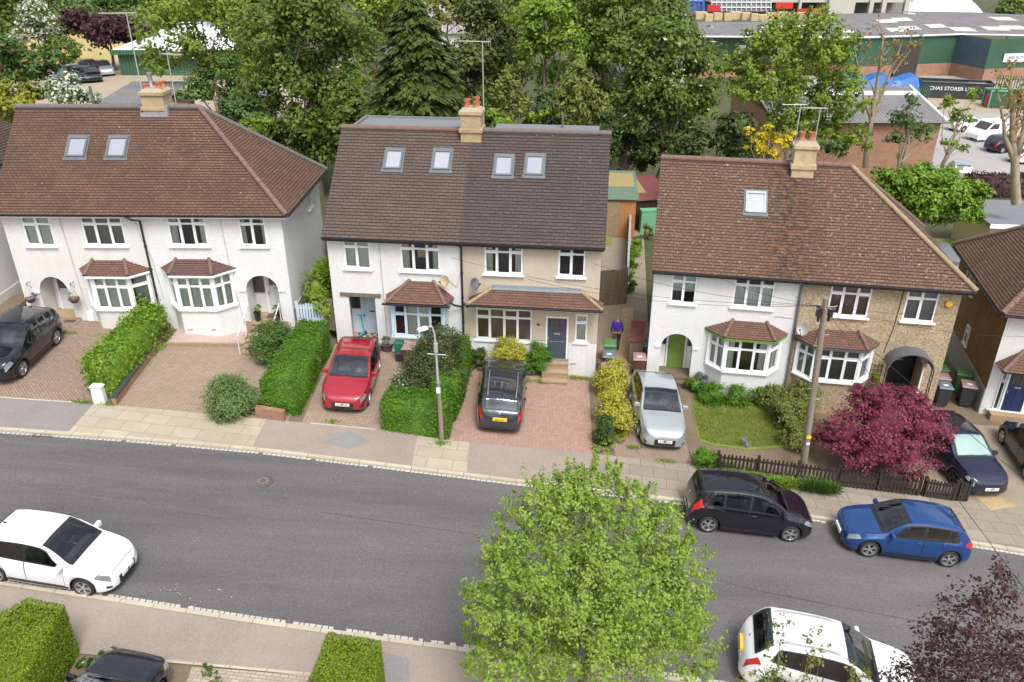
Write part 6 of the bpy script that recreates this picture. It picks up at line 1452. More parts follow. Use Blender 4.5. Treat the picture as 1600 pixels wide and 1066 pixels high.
bt('tall airy light green tree above the left chimney', 64, [(255,40,48),(320,15,55),(375,45,50),(300,85,40),(250,100,34),(345,110,38),(390,95,35)], .34, 'lime', .42, core=False, clumps=24, limbs=16, bark='bark_pale', twigs=2)
bt('thinner green tree between the left chimney and the dense tree', 58, [(330,140,34),(300,150,26),(370,150,30),(350,110,26)], .3, 'shrub', .5, core=False, limbs=10)
bt('very tall dense green tree behind the left pair of houses', 52, [(425,50,52),(490,25,60),(540,70,50),(450,115,56),(515,140,52),(410,165,36),(470,195,44),(535,195,40),(430,215,30),(470,240,34),(515,238,34),(425,240,26),(545,235,24)], .30, 'sycamore', .85, r=.3, limbs=12)
bt('small bright tree at the right slope of the left roof', 46, [(398,205,20),(415,192,14)], .24, 'bright', .8)
bt('feathery pale tree left of the dark fir', 66, [(575,30,44),(600,5,34),(560,80,30)], .34, 'lime', .55, core=False, limbs=10)
b = py(655, 215, 48); tp = py(652, -8, 48); fir('fir_tree', 'broad dark fir behind the middle pair of houses', (b.x, 48, G(b.x)), tp.z-G(b.x), 5.3, L_['fir'], .5, 1000, .30, TG, .05, .62)
bt('dark ragged yew right of the fir', 58, [(770,45,44),(735,95,42),(790,95,40),(750,20,36),(770,140,40),(720,140,34)], .3, 'yew', .85)
bt('pale tree far behind, between the fir and the yew', 82, [(700,10,36),(680,40,26),(725,30,24)], .42, 'olive', .6)
bt('fresh green tree right of the tall aerial', 55, [(850,30,44),(880,75,34),(838,80,34),(815,20,30),(870,120,28)], .29, 'bright', .8)
bt('narrow yellow green cypress by the middle chimney', 47, [(803,112,13),(800,132,18),(797,155,23),(802,180,26)], .26, 'cedar', .9, name='cypress', dy=.2, spray=.7, aspect=.35, clumps=22)
bt('low bright shrub tree behind the middle chimney', 46, [(775,188,20),(828,192,18),(850,180,14)], .24, 'bright', .8)
bt('drooping yellow green conifer behind the cream house', 46.5, [(908,105,16),(902,130,25),(888,158,27),(925,160,27),(905,185,26)], .42, 'cedar', .8, name='weeping_conifer', dy=.4, hang=1.0, aspect=.28, up=.1, clumps=26)
bt('dark oak at the top behind the chestnut', 60, [(955,25,46),(1000,0,46),(1035,35,44),(965,85,38),(930,60,34),(1010,70,40)], .31, 'sycamore', .85, r=.32, limbs=12)
bt('horse chestnut with cream flower candles behind the alley', 54, [(1052,75,50),(1010,112,46),(1085,110,42),(1040,160,52),(1095,165,34),(1000,185,38),(1060,212,40),(985,150,34),(1020,235,30),(1075,240,28)], .30, 'sycamore', .85, extra=L_['candle'], exfrac=.035, r=.3, limbs=12)
bt('dark undergrowth tree at the end of the alley', 55, [(985,225,32),(958,212,28),(1018,240,26),(965,240,24),(1000,255,22),(940,235,22)], .27, 'dark', .9)
bt('dark holly behind the left end of the mossy roof', 48, [(1110,225,32),(1150,205,30),(1080,240,26),(1145,235,24)], .27, 'dark', .9)
bt('yellow green lime tree in front of the green warehouse', 58, [(1200,80,42),(1255,68,46),(1300,92,38),(1182,140,42),(1240,145,56),(1310,155,42),(1290,205,40),(1325,225,28),(1150,110,30),(1240,205,40)], .25, 'lime', .66, spray=.5, limbs=14, twigs=1, bark='bark_pale')
bt('golden yellow tree behind the right chimney', 43, [(1182,228,16),(1205,222,16),(1228,226,14),(1200,240,18),(1168,206,8),(1200,200,8),(1238,212,8),(1190,212,9)], .2, 'gold', .75, core=False, dy=.2, bark='bark_pale')
bt('sparse green tree against the brick shed', 60, [(1412,188,24),(1440,208,20),(1400,218,16),(1425,160,14)], .26, 'shrub', .42, core=False, limbs=12, bark='bark_pale', clumps=14, twigs=1)
bt('thin young tree between the brick shed and the vans', 56, [(1478,165,16),(1500,185,18),(1482,225,12),(1520,150,14),(1505,235,12)], .25, 'lime', .4, core=False, limbs=12, bark='bark_pale', clumps=12, twigs=1)
bt('spreading laurel behind the right end of the mossy roof', 44.5, [(1395,290,28),(1435,284,30),(1485,290,30),(1530,304,24),(1415,312,30),(1450,318,30),(1490,322,28),(1520,325,22),(1378,280,18),(1385,310,22),(1460,300,32),(1400,335,22),(1440,340,24),(1480,342,22),(1515,342,18)], .22, 'laurel', .95, name='laurel_bush', r=.1)
bt('round dark tree at the top right corner', 150, [(1590,14,26),(1570,20,16)], .7, 'sycamore', .8)
bt('tree at the top edge above the airy light green tree', 120, [(280,-10,40),(350,-15,45),(240,-5,30)], .55, 'bright', .7)
bt('tree at the top edge above the dense tree', 105, [(440,-20,50),(520,-15,45),(620,-20,40)], .5, 'bright', .7)
bt('distant tree at the top edge above the yew', 130, [(740,-8,30),(800,-10,36),(700,-12,26)], .6, 'sycamore', .7)
bt('ivy clad dark tree low beside the dense tree, left of the fir', 50, [(560,195,36),(590,170,30),(575,215,26),(545,165,28)], .28, 'sycamore', .9)
bt('dark shrubs right of the fir above the middle chimney', 49, [(715,185,30),(745,170,28),(700,205,22),(770,190,20)], .27, 'yew', .9)
bt('dark shrubs between the narrow cypress and the drooping conifer', 50, [(850,165,28),(870,190,24),(850,205,20),(940,190,22)], .27, 'dark', .9)
bt('green tree low behind the left roof slope', 50, [(330,195,24),(360,175,26),(395,185,26),(420,205,24)], .27, 'shrub', .8)
bt('mid green tree behind the airy tree and the white roof', 100, [(420,45,40),(390,15,40),(340,-5,36)], .45, 'sycamore', .8)
bt('tree at the top edge behind the fresh green tree', 108, [(830,-5,40),(900,0,38),(870,25,32)], .48, 'sycamore', .8)
bt('tree at the top edge behind the dark oak', 112, [(960,-15,44),(930,20,34),(905,40,30)], .5, 'bright', .8)
bt('broad tree filling the gap behind the fir', 95, [(620,20,40),(640,55,36),(600,60,30)], .45, 'bright', .8)
bt('mid green tree between the yew and the fresh green tree', 70, [(815,55,32),(800,95,30),(825,120,28),(760,150,28)], .34, 'sycamore', .8)
bt('dark tree trunk screen behind the chestnut', 66, [(935,105,34),(950,150,34),(920,80,28),(980,190,30)], .33, 'sycamore', .8)
bt('green tree behind the dense tree on its left', 72, [(390,70,36),(400,115,34),(380,150,30),(560,120,30)], .36, 'bright', .7)
bt('green shrubs below the yellow green lime', 50, [(1160,235,24),(1265,235,26),(1310,240,22)], .26, 'shrub', .8)
bt('green tree at the top left edge above the white blossom', 125, [(70,-8,34),(30,-12,36),(250,5,30)], .55, 'sycamore', .8)
# bare pollards
def bare(label, foot, tips, r, leaf=None, ex=None):
    b = Vector(foot); e = thing('bare_tree', label, 'tree', b, 0, TG); mb = MB(); Pts = []
    for (pth, rr) in tips:
        pp = [Vector(q)-b for q in pth]; out = []
        for a, c in zip(pp, pp[1:]): out += [a, a.lerp(c, .5)+Vector((random.uniform(-.1,.1), random.uniform(-.1,.1), 0))]
        out.append(pp[-1]); mb.tube(out, [rr*(1-.75*i/(len(out)-1)) for i in range(len(out))], 7); Pts.append(out[-1]); Pts.append(out[-2])
        for i in range(2, len(out)):
            for s in range(2):
                q = out[i]+Vector((random.uniform(-.9,.9), random.uniform(-.6,.6), random.uniform(.5,1.5))); mb.tube(wobble(out[i], q, 3, .06), [rr*.3, rr*.22, rr*.15, rr*.06], 5); Pts.append(q)
    mb.build('trunk', M['bark_pale'], e, smooth=60)
    if leaf:
        V = blob_leaves([(tuple(p), .55) for p in Pts], .2, .13, clumps=10, core=0) if False else blob_leaves([(tuple(p), .5) for p in Pts], .2, .14, clumps=8)
        ms = [leaf, ex or leaf]; quads_mesh('crown', V, ms, (rng.random(len(V)) < .35).astype(np.int32), e)
    return e
Y = 62; f = lambda u, v, dy=0: tuple(py(u, v, Y+dy))
bare('bare pale tree with rusty leaf tufts before the blue tarpaulin', (f(1352,262)[0], Y, G(35)), [([f(1352,262),f(1362,185),f(1372,120),f(1380,60)], .24), ([f(1360,190),f(1385,130),f(1408,70)], .17), ([f(1366,160),f(1395,115),f(1425,75)], .13), ([f(1360,185),f(1345,130),f(1335,75)], .12)], .2, L_['rust'], L_['olive'])
Y = 60; bare('bunch of bare twigs rising out of the yellow green lime', (f(1235,215)[0], Y, G(25)), [([f(1237,215),f(1236,120),f(1235,40)], .16), ([f(1237,130),f(1222,70),f(1212,35)], .1), ([f(1237,130),f(1250,70),f(1262,30)], .1)], .2)
Y = 48; bare('pollarded bare tree at the right edge with a few orange leaves', (f(1588,318)[0], Y, G(25)), [([f(1588,318),f(1586,250),f(1582,190),f(1578,140)], .30), ([f(1586,255),f(1570,215),f(1562,165)], .2), ([f(1588,250),f(1600,200),f(1606,150)], .2), ([f(1583,220),f(1592,170),f(1596,135)], .15)], .3, L_['rust'], L_['yelgreen'])

# blades on the front lawn, and weeds in the joints of the drives
Lp = [gp(u, v) for u, v in [(1083,640),(1088,610),(1150,614),(1232,625),(1244,668),(1222,696),(1170,700),(1118,694),(1095,687)]]
xs_ = [p.x for p in Lp]; ys_ = [p.y for p in Lp]; n = 26000; X = np.stack([rng.uniform(min(xs_), max(xs_), n), rng.uniform(min(ys_), max(ys_), n)], 1); ok = np.zeros(n, bool); j = len(Lp)-1
for i in range(len(Lp)):
    a, b = Lp[i], Lp[j]; ok ^= ((a.y > X[:,1]) != (b.y > X[:,1])) & (X[:,0] < (b.x-a.x)*(X[:,1]-a.y)/(b.y-a.y+1e-9)+a.x); j = i
X = X[ok]; n = len(X); P = np.zeros((n,3)); P[:,:2] = X; P[:,2] = [G(float(x))+.02 for x in X[:,0]]; T = P.copy(); T[:,2] += rng.uniform(.03,.09,n); ln = rng.normal(size=(n,2))*.04; T[:,:2] += ln; w2 = unit(np.stack([-ln[:,1],ln[:,0],np.zeros(n)],1)+1e-6)*.012; Mi = (P+T)/2; c0 = np.array(Lp[0])
o = quads_mesh('grass', np.stack([P-w2*.5-c0, Mi-w2-c0, T-c0, Mi+w2-c0],1), [leaf_mat('leaf_grass', (.18,.25,.025), (.27,.31,.05), (.38,.36,.10), .35)]); o.location = Lp[0]; tag(o, 'mown yellowish green grass of the front lawn', 'grass', kind='stuff')
V = []
for u, v, rx, n in ((130,629,.3,120),(165,632,.3,140),(905,592,.7,240),(820,596,.25,100),(845,598,.3,120),(690,694,.2,90),(1475,800,.6,60),(1040,722,.4,90),(990,700,.3,120),(100,520,.6,120),(520,660,.2,60),(1195,760,.5,150)):
    q = gp(u, v); P = np.zeros((n,3)); P[:,0] = q.x+rng.normal(size=n)*rx*.6; P[:,1] = q.y+rng.normal(size=n)*.07; P[:,2] = [G(float(x)) for x in P[:,0]]; T = P.copy(); T[:,2] += rng.uniform(.03,.16,n); ln = rng.normal(size=(n,2))*.06; T[:,:2] += ln; w2 = unit(np.stack([-ln[:,1],ln[:,0],np.zeros(n)],1)+1e-6)*.016; Mi = (P+T)/2; V.append(np.stack([P-w2*.5, Mi-w2, T, Mi+w2],1))
o = quads_mesh('weeds', np.concatenate(V), [L_['bright']]); tag(o, 'scattered weeds along the edges of drives and walls', 'weeds', kind='stuff')
# ---------------------------------------------------------------- street furniture, fences, bins, person
def leanT(p, rz=0): return Matrix.Translation(p) @ Matrix.Rotation(rz, 4, 'Z')
# lamp post
b = gp(690, 688); lp = thing('lamp_post', 'grey lamp post with a white swan neck lantern, standing in the squared hedge', 'lamp post', b)
m = MB(); m.tube([(0,0,-.1),(0,0,1.0),(-.02,0,2.4)], [.09,.085,.075], 12); m.tube([(-.02,0,2.4),(-.03,0,2.5)], [.095,.06], 12); m.build('column', M['pole_wood'], lp, smooth=40)
m = MB(); m.tube([(-.03,0,2.5),(-.05,0,3.9),(-.07,-.02,4.35),(-.14,-.08,4.62),(-.3,-.2,4.68)], [.045,.042,.038,.034,.03], 10); m.tube([(-.36,0,3.55),(.30,0,3.50)], .02, 6); m.tube([(-.05,0,3.62),(-.05,0,3.95)], .075, 10); m.build('bracket', M['galv'], lp, smooth=40)
m = MB(); m.T = Matrix.Translation((-.42,-.28,4.66)) @ Matrix.Rotation(R(35),4,'Z'); m.frustum(-.20,.18,-.09,.09,-.07, -.18,.15,-.07,.07,.03); m.frustum(-.18,.15,-.07,.07,.03, -.10,.08,-.03,.03,.06); m.build('lantern', M['white_metal'], lp, bevel=.02)
m = MB(); m.cbox((-.02,-.10,2.15),(.14,.012,.24)); m.build('notice', M['label_white'], lp)
# telegraph pole
b = gp(1254, 737); tp_ = thing('telegraph_pole', 'weathered wooden telegraph pole with black boxes at its top', 'telegraph pole', b)
top = py(1291, 466, b.y); tv = top-b
m = MB(); m.tube([(0,0,-.2), tuple(tv*.5), tuple(tv)], [.13,.115,.10], 14); m.build('pole', M['pole_wood'], tp_, smooth=40)
for sx, lab in ((-.19, 'left'), (.19, 'right')):
    m = MB(); q = tv*.93; m.cbox((q.x+sx, q.y-.02, q.z),(.14,.20,.34)); m.cbox((q.x+sx*.9, q.y-.02, q.z-.26),(.07,.1,.16)); m.build('terminal_box', M['black_plastic'], tp_, bevel=.015)
m = MB()
for k in range(7):
    q = tv*.955; a = k*.9; m.tube([(q.x,q.y,q.z),(q.x+.28*math.cos(a),q.y+.2*math.sin(a),q.z+.06*math.sin(3*a)),(q.x+.40*math.cos(a),q.y+.3*math.sin(a),q.z+.03)], .012, 5)
m.build('insulators', M['galv'], tp_)
m = MB()
for k in range(8):
    q = tv*(.45+k*.06); sgn = -1 if k % 2 else 1; m.tube([(q.x+sgn*.10,q.y-.05,q.z),(q.x+sgn*.24,q.y-.05,q.z)], .012, 5)
m.build('step_irons', M['galv'], tp_)
m = MB(); q = tv*.23; m.cbox((q.x,q.y-.15,q.z),(.16,.012,.13)); m.build('warning_sign', plain('sign_yellow',(.75,.55,.02),.5), tp_)
m = MB(); q = tv*.19; m.cbox((q.x,q.y-.15,q.z),(.13,.012,.10)); m.build('number_sign', M['label_white'], tp_)
PT_ = b+tv*.96
def wire(a, c, sag, lab, r=.007):
    a, c = Vector(a), Vector(c); pts = [a.lerp(c, t)-Vector((0,0,4*sag*t*(1-t))) for t in np.linspace(0,1,17)]
    mm = MB(); mm.tube([tuple(p-a) for p in pts], r, 5); o = mm.build('overhead_wire', M['black_plastic']); o.location = a; tag(o, lab, 'wire', 'wires from the telegraph pole')
def hw(house, x, z): 
    bpy.context.view_layer.update(); return house.e.matrix_world @ Vector((x, -.08, z-house.z0))
wire(PT_, hw(B, 10.9, 5.3), .35, 'wire from the telegraph pole to the cream house corner'); wire(PT_, hw(B, 8.3, 4.5), .4, 'wire from the telegraph pole to the cream house between its upper windows'); wire(PT_, hw(B, 5.2, 5.3), .5, 'wire from the telegraph pole to the middle white house')
wire(PT_, hw(Cc, 2.2, 4.9), .2, 'wire from the telegraph pole to the white house with the green door'); wire(PT_, hw(Cc, 5.4, 4.3), .1, 'wire from the telegraph pole to the downpipe of the right pair'); wire(PT_, hw(Cc, 11.2, 3.9), .1, 'wire from the telegraph pole to the pebbledashed house')
wire(PT_, hw(Dh, 1.0, 2.5), .3, 'wire from the telegraph pole to the house at the right edge'); wire(PT_, (7.2, -2, 9.0), .5, 'left of two wires crossing the road to the near side'); wire(PT_, (11.5, -2, 9.0), .5, 'right of two wires crossing the road to the near side')
# picket fence and gate
def picket(a, c, n, h, name, label, mat, cat, posts=3, wd=.075):
    a, c = Vector(a), Vector(c); e = thing(name, label, cat, a); d = c-a; L = d.length; u = d.normalized(); rz = math.atan2(u.y, u.x); sl = d.z/L
    T = Matrix.Rotation(rz, 4, 'Z')
    m = MB(); m.T = T
    for k in range(n):
        x = (k+.5)*L/n; z = sl*x; hh = h*random.uniform(.95,1.02); w_ = wd/2; t = random.uniform(-.012,.012)
        m.add([(x-w_,-.012,z+.05),(x+w_,-.012,z+.05),(x+w_+t,-.012,z+hh-.06),(x+t,-.012,z+hh),(x-w_+t,-.012,z+hh-.06),(x-w_,.010,z+.05),(x+w_,.010,z+.05),(x+w_+t,.010,z+hh-.06),(x+t,.010,z+hh),(x-w_+t,.010,z+hh-.06)],[(0,1,2,3,4),(9,8,7,6,5),(0,5,6,1),(1,6,7,2),(2,7,8,3),(3,8,9,4),(4,9,5,0)])
    m.build('pickets', M[mat], e)
    for zz in (.25*h, .75*h):
        m = MB(); m.T = T; m.add([(0,.012,zz-.035),(L,.012,zz-.035+sl*L),(L,.012,zz+.035+sl*L),(0,.012,zz+.035),(0,.05,zz-.035),(L,.05,zz-.035+sl*L),(L,.05,zz+.035+sl*L),(0,.05,zz+.035)],[(0,1,2,3),(7,6,5,4),(3,2,6,7),(0,4,5,1)]); m.build('rail', M[mat], e)
    for k in range(posts):
        x = L*k/(posts-1); m = MB(); m.T = T @ Matrix.Translation((x,.10,sl*x)); m.box(-.045,.045,-.045,.045,-.2,h*1.02); m.build('post', M[mat], e)
    return e
picket(gp(1120,737), gp(1434,776), 52, .82, 'picket_fence', 'dark stained picket fence in front of the lawn and crimson maple', 'dark_wood', 'fence', 6)
picket(gp(1442,777), gp(1490,784), 10, .82, 'picket_gate', 'dark picket gate between the crimson maple and the navy hatchback', 'dark_wood', 'gate', 2)
picket(gp(1494,784), gp(1511,785), 4, .88, 'picket_fence', 'short end length of dark picket fence next to the navy hatchback', 'dark_wood', 'fence', 2)
picket((-9.2,31.2,1.95), (-8.15,31.35,1.9), 9, 1.05, 'picket_gate', 'pale grey green picket gate beside the left house corner', 'blue_frame', 'gate', 2, .085)
def board_fence(a, c, h, label, mat='fence_wood', name='board_fence', cap=False):
    a, c = Vector(a), Vector(c); e = thing(name, label, 'fence', a); d = c-a; L = math.hypot(d.x, d.y); rz = math.atan2(d.y, d.x); T = Matrix.Rotation(rz,4,'Z'); n = max(2, round(L/.13)); m = MB(); m.T = T
    for k in range(n):
        x0, x1 = L*k/n+.004, L*(k+1)/n-.004; z = d.z*x0/L; o = random.uniform(0,.012); m.box(x0,x1,-.012-o,.012-o,z-.02,z+h+random.uniform(-.02,.02))
    m.build('boards', M[mat], e); np_ = max(2, round(L/1.9)+1)
    for k in range(np_):
        t = k/(np_-1); m = MB(); m.T = T @ Matrix.Translation((L*t,.06,d.z*t)); m.box(-.05,.05,-.05,.05,-.2,h+.06); m.build('post', M[mat], e)
    if cap: m = MB(); m.T = T; m.add([(0,-.05,h),(L,-.05,h+d.z),(L,.07,h+d.z),(0,.07,h),(0,-.05,h+.035),(L,-.05,h+d.z+.035),(L,.07,h+d.z+.035),(0,.07,h+.035)],[(0,1,5,4),(1,2,6,5),(2,3,7,6),(3,0,4,7),(4,5,6,7)]); m.build('capping', M['galv' if cap == 'pale' else mat], e)
    return e
board_fence((-8.1,31.5,1.6), (-7.55,31.45,1.55), 1.5, 'short brown board fence between the left and middle houses')
board_fence(gp(934,479), gp(977,475), 1.95, 'weathered board gate closing the passage beside the cream house', name='board_gate')
board_fence(gp(978,475), gp(983,370), 1.55, 'board fence with pale capping running back along the alley', cap='pale')
board_fence((-9.1,37.5,2), (-6.6,46,1.7), 1.5, 'garden fence behind the side passage of the left house')
# low walls and pier
def wall_run(a, c, h, th, label, mat, cap=None, name='low_wall'):
    a, c = Vector(a), Vector(c); e = thing(name, label, 'wall', a); d = c-a; L = math.hypot(d.x,d.y); rz = math.atan2(d.y,d.x); m = MB(); m.T = Matrix.Rotation(rz,4,'Z')
    m.add([(0,-th/2,-.1),(L,-th/2,d.z-.1),(L,th/2,d.z-.1),(0,th/2,-.1),(0,-th/2,h),(L,-th/2,d.z+h),(L,th/2,d.z+h),(0,th/2,h)],[(0,3,2,1),(4,5,6,7),(0,1,5,4),(1,2,6,5),(2,3,7,6),(3,0,4,7)]); m.build('wall', M[mat], e)
    if cap: m = MB(); m.T = Matrix.Rotation(rz,4,'Z'); t2 = th/2+.025; m.add([(0,-t2,h+.002),(L,-t2,d.z+h+.002),(L,t2,d.z+h+.002),(0,t2,h+.002),(0,-t2,h+.06),(L,-t2,d.z+h+.06),(L,t2,d.z+h+.06),(0,t2,h+.06)],[(4,5,6,7),(0,1,5,4),(1,2,6,5),(2,3,7,6),(3,0,4,7)]); m.build('coping', M[cap], e)
    return e
wall_run(gp(180,634), gp(266,517), .30, .14, 'low wall with black coping along the right of the shaggy laurel hedge', 'brick', 'black_slate')
wall_run(gp(402,650), gp(446,657), .42, .2, 'short low brick wall under the variegated shrub and long hedge', 'brick', None)
wall_run(gp(262,541)+Vector((0,0,0)), gp(384,542), .16, .12, 'sleeper edging in front of the gravel bed', 'sleeper', None, 'sleeper_edge')
b = gp(158, 630); e = thing('gate_pier', 'white painted stub pier at the pavement end of the laurel hedge', 'pier', b); m = MB(); m.frustum(-.22,.22,-.12,.12,-.1,-.21,.21,-.11,.11,.72); m.build('pier', M['white_plinth'], e, bevel=.02)
m = MB(); m.frustum(-.24,.24,-.14,.14,.722,-.15,.15,-.08,.08,.80); m.build('cap', M['white_plinth'], e)
b = Vector((-21.7,31.3,G(-21.7))); e = thing('planter', 'brown timber planter box by the left house wall', 'planter', b); m = MB(); m.box(-.5,.3,-.8,1.6,-.1,.45); m.build('box', M['sleeper'], e); m = MB(); m.box(-.44,.24,-.74,1.54,.45,.47); m.build('soil', M['soil'], e)
# raised side passage of the left pair
sheet('path', [(-9.44,31.5),(-8.2,31.5),(-7.8,39),(-9.3,38.2)], .78, M['path'], thick=.9)
# log stake at the near hedge
b = gp(117, 1016); e = thing('wooden_post', 'leaning mossy wooden post at the corner of the big clipped hedge', 'post', b); m = MB(); m.tube([(0,0,-.1),(-.12,.05,1.0)], [.09,.08], 10); m.build('post', M['bark_pale'], e, smooth=40); m = MB(); m.tube([(.09,-.02,-.1),(-.02,.03,.7)], .04, 8); m.build('stay', M['bark_pale'], e)

# wheelie bins
def bin_(label, p, rz, body, lid, s=1.0, tag_=True, group='wheelie bins beside the houses'):
    e = thing('wheelie_bin', label, 'bin', p, R(rz), group); e.scale = (s, s, s)
    m = MB(); m.frustum(-.22,.22,-.26,.24,.06,-.28,.28,-.34,.32,.98); m.box(-.30,.30,-.36,.34,.94,1.0); m.build('body', M[body], e, bevel=.02)
    m = MB(); m.frustum(-.31,.31,-.38,.36,1.003,-.28,.28,-.34,.32,1.06); m.frustum(-.24,.24,-.28,.26,1.06,-.18,.18,-.2,.2,1.09); m.tube([(-.26,.38,1.0),(.26,.38,1.0)], .022, 8); m.build('lid', M[lid], e, bevel=.015)
    if tag_: m = MB(); m.box(-.10,.10,-.2,-.08,1.09,1.094); m.build('sticker', M['label_white'], e)
    for sx in (-1,1):
        m = MB(); m.T = Matrix.Translation((sx*.25,.26,.11)) @ Matrix.Rotation(R(90),4,'Y'); m.lathe([(0,-.03),(.11,-.03),(.11,.03),(0,.03)],14); m.build('wheel', M['rubber'], e)
    return e
bin_('brown wheelie bin in front of the blue bay window, with white numbers', gp(643,574), -8, 'bin_brown', 'bin_lid_brown', 1, False); bin_('black wheelie bin half hidden behind the dark olive shrub', gp(667,570), -8, 'bin_black', 'bin_lid_grey', 1, False)
for i, (u, v, by, ld, lab) in enumerate(((948,605,'bin_brown','bin_lid_brown','brown wheelie bin nearest the yellow shrubs at the cream house corner'),(950,584,'bin_black','bin_lid_grey','grey lidded bin behind the brown bin at the cream house corner'),(951,566,'bin_green','bin_green','green wheelie bin beside the person in purple'))): bin_(lab, gp(u,v), -5, by, ld, .95, i < 2)
bin_('brown wheelie bin at the left corner of the white house with the green door', gp(997,588), -5, 'bin_brown', 'bin_lid_brown', .95); bin_('grey lidded bin behind the brown bin at the white house corner', gp(1001,566), -5, 'bin_brown', 'bin_lid_grey', .95)
bin_('green wheelie bin against the brown pebbledash flank', gp(1497,612), -20, 'bin_green', 'bin_green', 1, False); bin_('navy black wheelie bin with brown lid, in front of a green bin', gp(1505,632), -20, 'bin_black', 'bin_lid_brown', 1); bin_('black wheelie bin just behind the crimson maple', gp(1468,632), -12, 'bin_black', 'bin_lid_grey', .95); bin_('brown lidded bin second behind the crimson maple', gp(1466,616), -12, 'bin_brown', 'bin_lid_brown', .9, False); bin_('green lidded bin third behind the crimson maple', gp(1464,602), -12, 'bin_green', 'bin_green', .9, False)
def caddy(label, p, body, lid):
    e = thing('food_caddy', label, 'caddy', p); m = MB(); m.frustum(-.17,.17,-.17,.17,0,-.20,.20,-.20,.20,.40); m.build('body', M[body], e, bevel=.02); m = MB(); m.frustum(-.21,.21,-.21,.21,.402,-.15,.15,-.15,.15,.47); m.build('lid', M[lid], e, bevel=.015); m = MB(); m.tube([(-.2,0,.36),(-.2,-.18,.45),(.2,-.18,.45),(.2,0,.36)], .012, 6); m.build('handle', M['black_plastic'], e)
p = gp(626,563); caddy('black recycling box under the green caddy', p, 'bin_black', 'bin_black'); caddy('small dark green food caddy standing on a black box', p+Vector((0,0,.475)), 'caddy_green', 'caddy_green')
# pots and baskets
def pot(label, p, r, h, mat, leafm, tr, dens=1.0, name='plant_pot', stem=0):
    e = thing(name, label, 'plant pot', p); m = MB(); m.lathe([(0,0),(r*.7,0),(r,h),(r*1.06,h),(r*1.06,h-.04),(r*.9,h-.05),(0,h-.05)], 18); m.build('pot', M[mat], e, smooth=40)
    quads_mesh('plant', blob_leaves([((0,0,h+stem+tr*.8),(tr,tr,tr*.9))], .05, dens*1.8, bottom=-.9), L_[leafm], None, e)
    if stem: m = MB(); m.tube([(0,0,h-.1),(0,0,h+stem+.1)], .02, 6); m.build('stem', M['bark'], e)
    return e
pot('wide brown bowl pot with plant beside the blue bay window', gp(605,547), .34, .38, 'plastic_pot', 'shrub', .28)
q = A.e.matrix_world
def loc(h, x, y, z): bpy.context.view_layer.update(); return h.e.matrix_world @ Vector((x, y, z-h.z0))
pot('clipped ball plant in a black pot left of the upper left porch steps', loc(A,9.95,.05,1.985), .15, .42, 'black_plastic', 'privet', .19); pot('clipped ball plant in a black pot right of the porch door with handrails', loc(A,10.85,.05,1.985), .15, .42, 'black_plastic', 'privet', .19)
for x, lab, lf in ((.45, 'hanging basket of purple and pink flowers left of the arched porch', ('pink','lilac')), (2.33, 'hanging basket of yellow flowers right of the arched porch', ('gold','lilac'))):
    p = loc(A, x, -.32, 3.15); e = thing('hanging_basket', lab, 'flower basket', p); m = MB(); m.lathe([(0,-.22),(.12,-.2),(.2,-.08),(.22,0),(0,.0)],14); m.build('basket', M['mat_brown'], e)
    V = blob_leaves([((0,0,.06),(.27,.25,.18))], .07, 1.2, bottom=-.9); quads_mesh('flowers', V, [L_[lf[0]], L_[lf[1]], L_['shrub']], rng.integers(0,3,len(V)).astype(np.int32), e)
    m = MB(); m.tube([(0,.30,.62),(0,0,.66),(.0,-.03,.6)], .014, 6); m.tube([(0,.30,.35),(0,.02,.64)], .01, 5); m.build('bracket', M['black_plastic'], e)
    m = MB(); [m.tube([(0,0,.62),(.2*math.cos(a),.2*math.sin(a),0)], .005, 4) for a in (0,2.1,4.2)]; m.build('chains', M['black_plastic'], e)
# turquoise scooter in the porch
p = loc(B, .92, .45, 1.21); e = thing('kick_scooter', 'turquoise kick scooter leaning in the blue porch', 'scooter', p, R(60)); e.rotation_euler.x = R(-6); tq = plain('turquoise', (.02,.30,.42), .4)
m = MB(); m.tube([(.28,0,.10),(.22,0,.95)], .02, 8); m.tube([(.22,-.2,.95),(.22,.2,.95)], .018, 8); m.build('handlebar', tq, e); m = MB(); m.box(-.3,.24,-.06,.06,.08,.11); m.build('deck', tq, e)
for x in (.32,-.33): m = MB(); m.T = Matrix.Translation((x,0,.08)) @ Matrix.Rotation(R(90),4,'X'); m.lathe([(0,-.02),(.075,-.02),(.075,.02),(0,.02)],14); m.build('wheel', M['rubber'], e)
# satellite dishes
def dish(h, x, z, label, mat='galv', face=(-.5,-.8,.35)):
    p = loc(h, x, -.32, z); e = thing('satellite_dish', label, 'satellite dish', p, h.e.rotation_euler.z); n = Vector(face).normalized()
    q = n.to_track_quat('Z','Y').to_matrix().to_4x4(); m = MB(); m.T = q @ Matrix.Scale(.8,4); m.lathe([(0,0),(.12,.015),(.24,.06),(.30,.095),(.31,.095),(.24,.045),(0,-.015)], 22); m.build('dish', M[mat], e, smooth=50)
    m = MB(); m.tube([(0,.30,-.1),(0,.1,-.12),(0,.02,0)], .02, 6); m.build('bracket', M['black_plastic'], e); m = MB(); m.T = q; m.tube([(0,-.25,.05),(0,-.05,.34)], .012, 5); m.cbox((0,-.03,.36),(.05,.05,.09)); m.build('receiver', M['black_plastic'], e)
dish(B, 4.95, 4.35, 'beige satellite dish over the right end of the blue bay roof', 'cream_paint'); dish(B, 6.1, 4.3, 'dark grey satellite dish on the cream wall by the downpipe', 'grey_plastic', (.75,-.5,.3)); dish(Cc, 6.02, 2.9, 'pale grey satellite dish on the pebbledashed wall by the downpipe', 'galv')
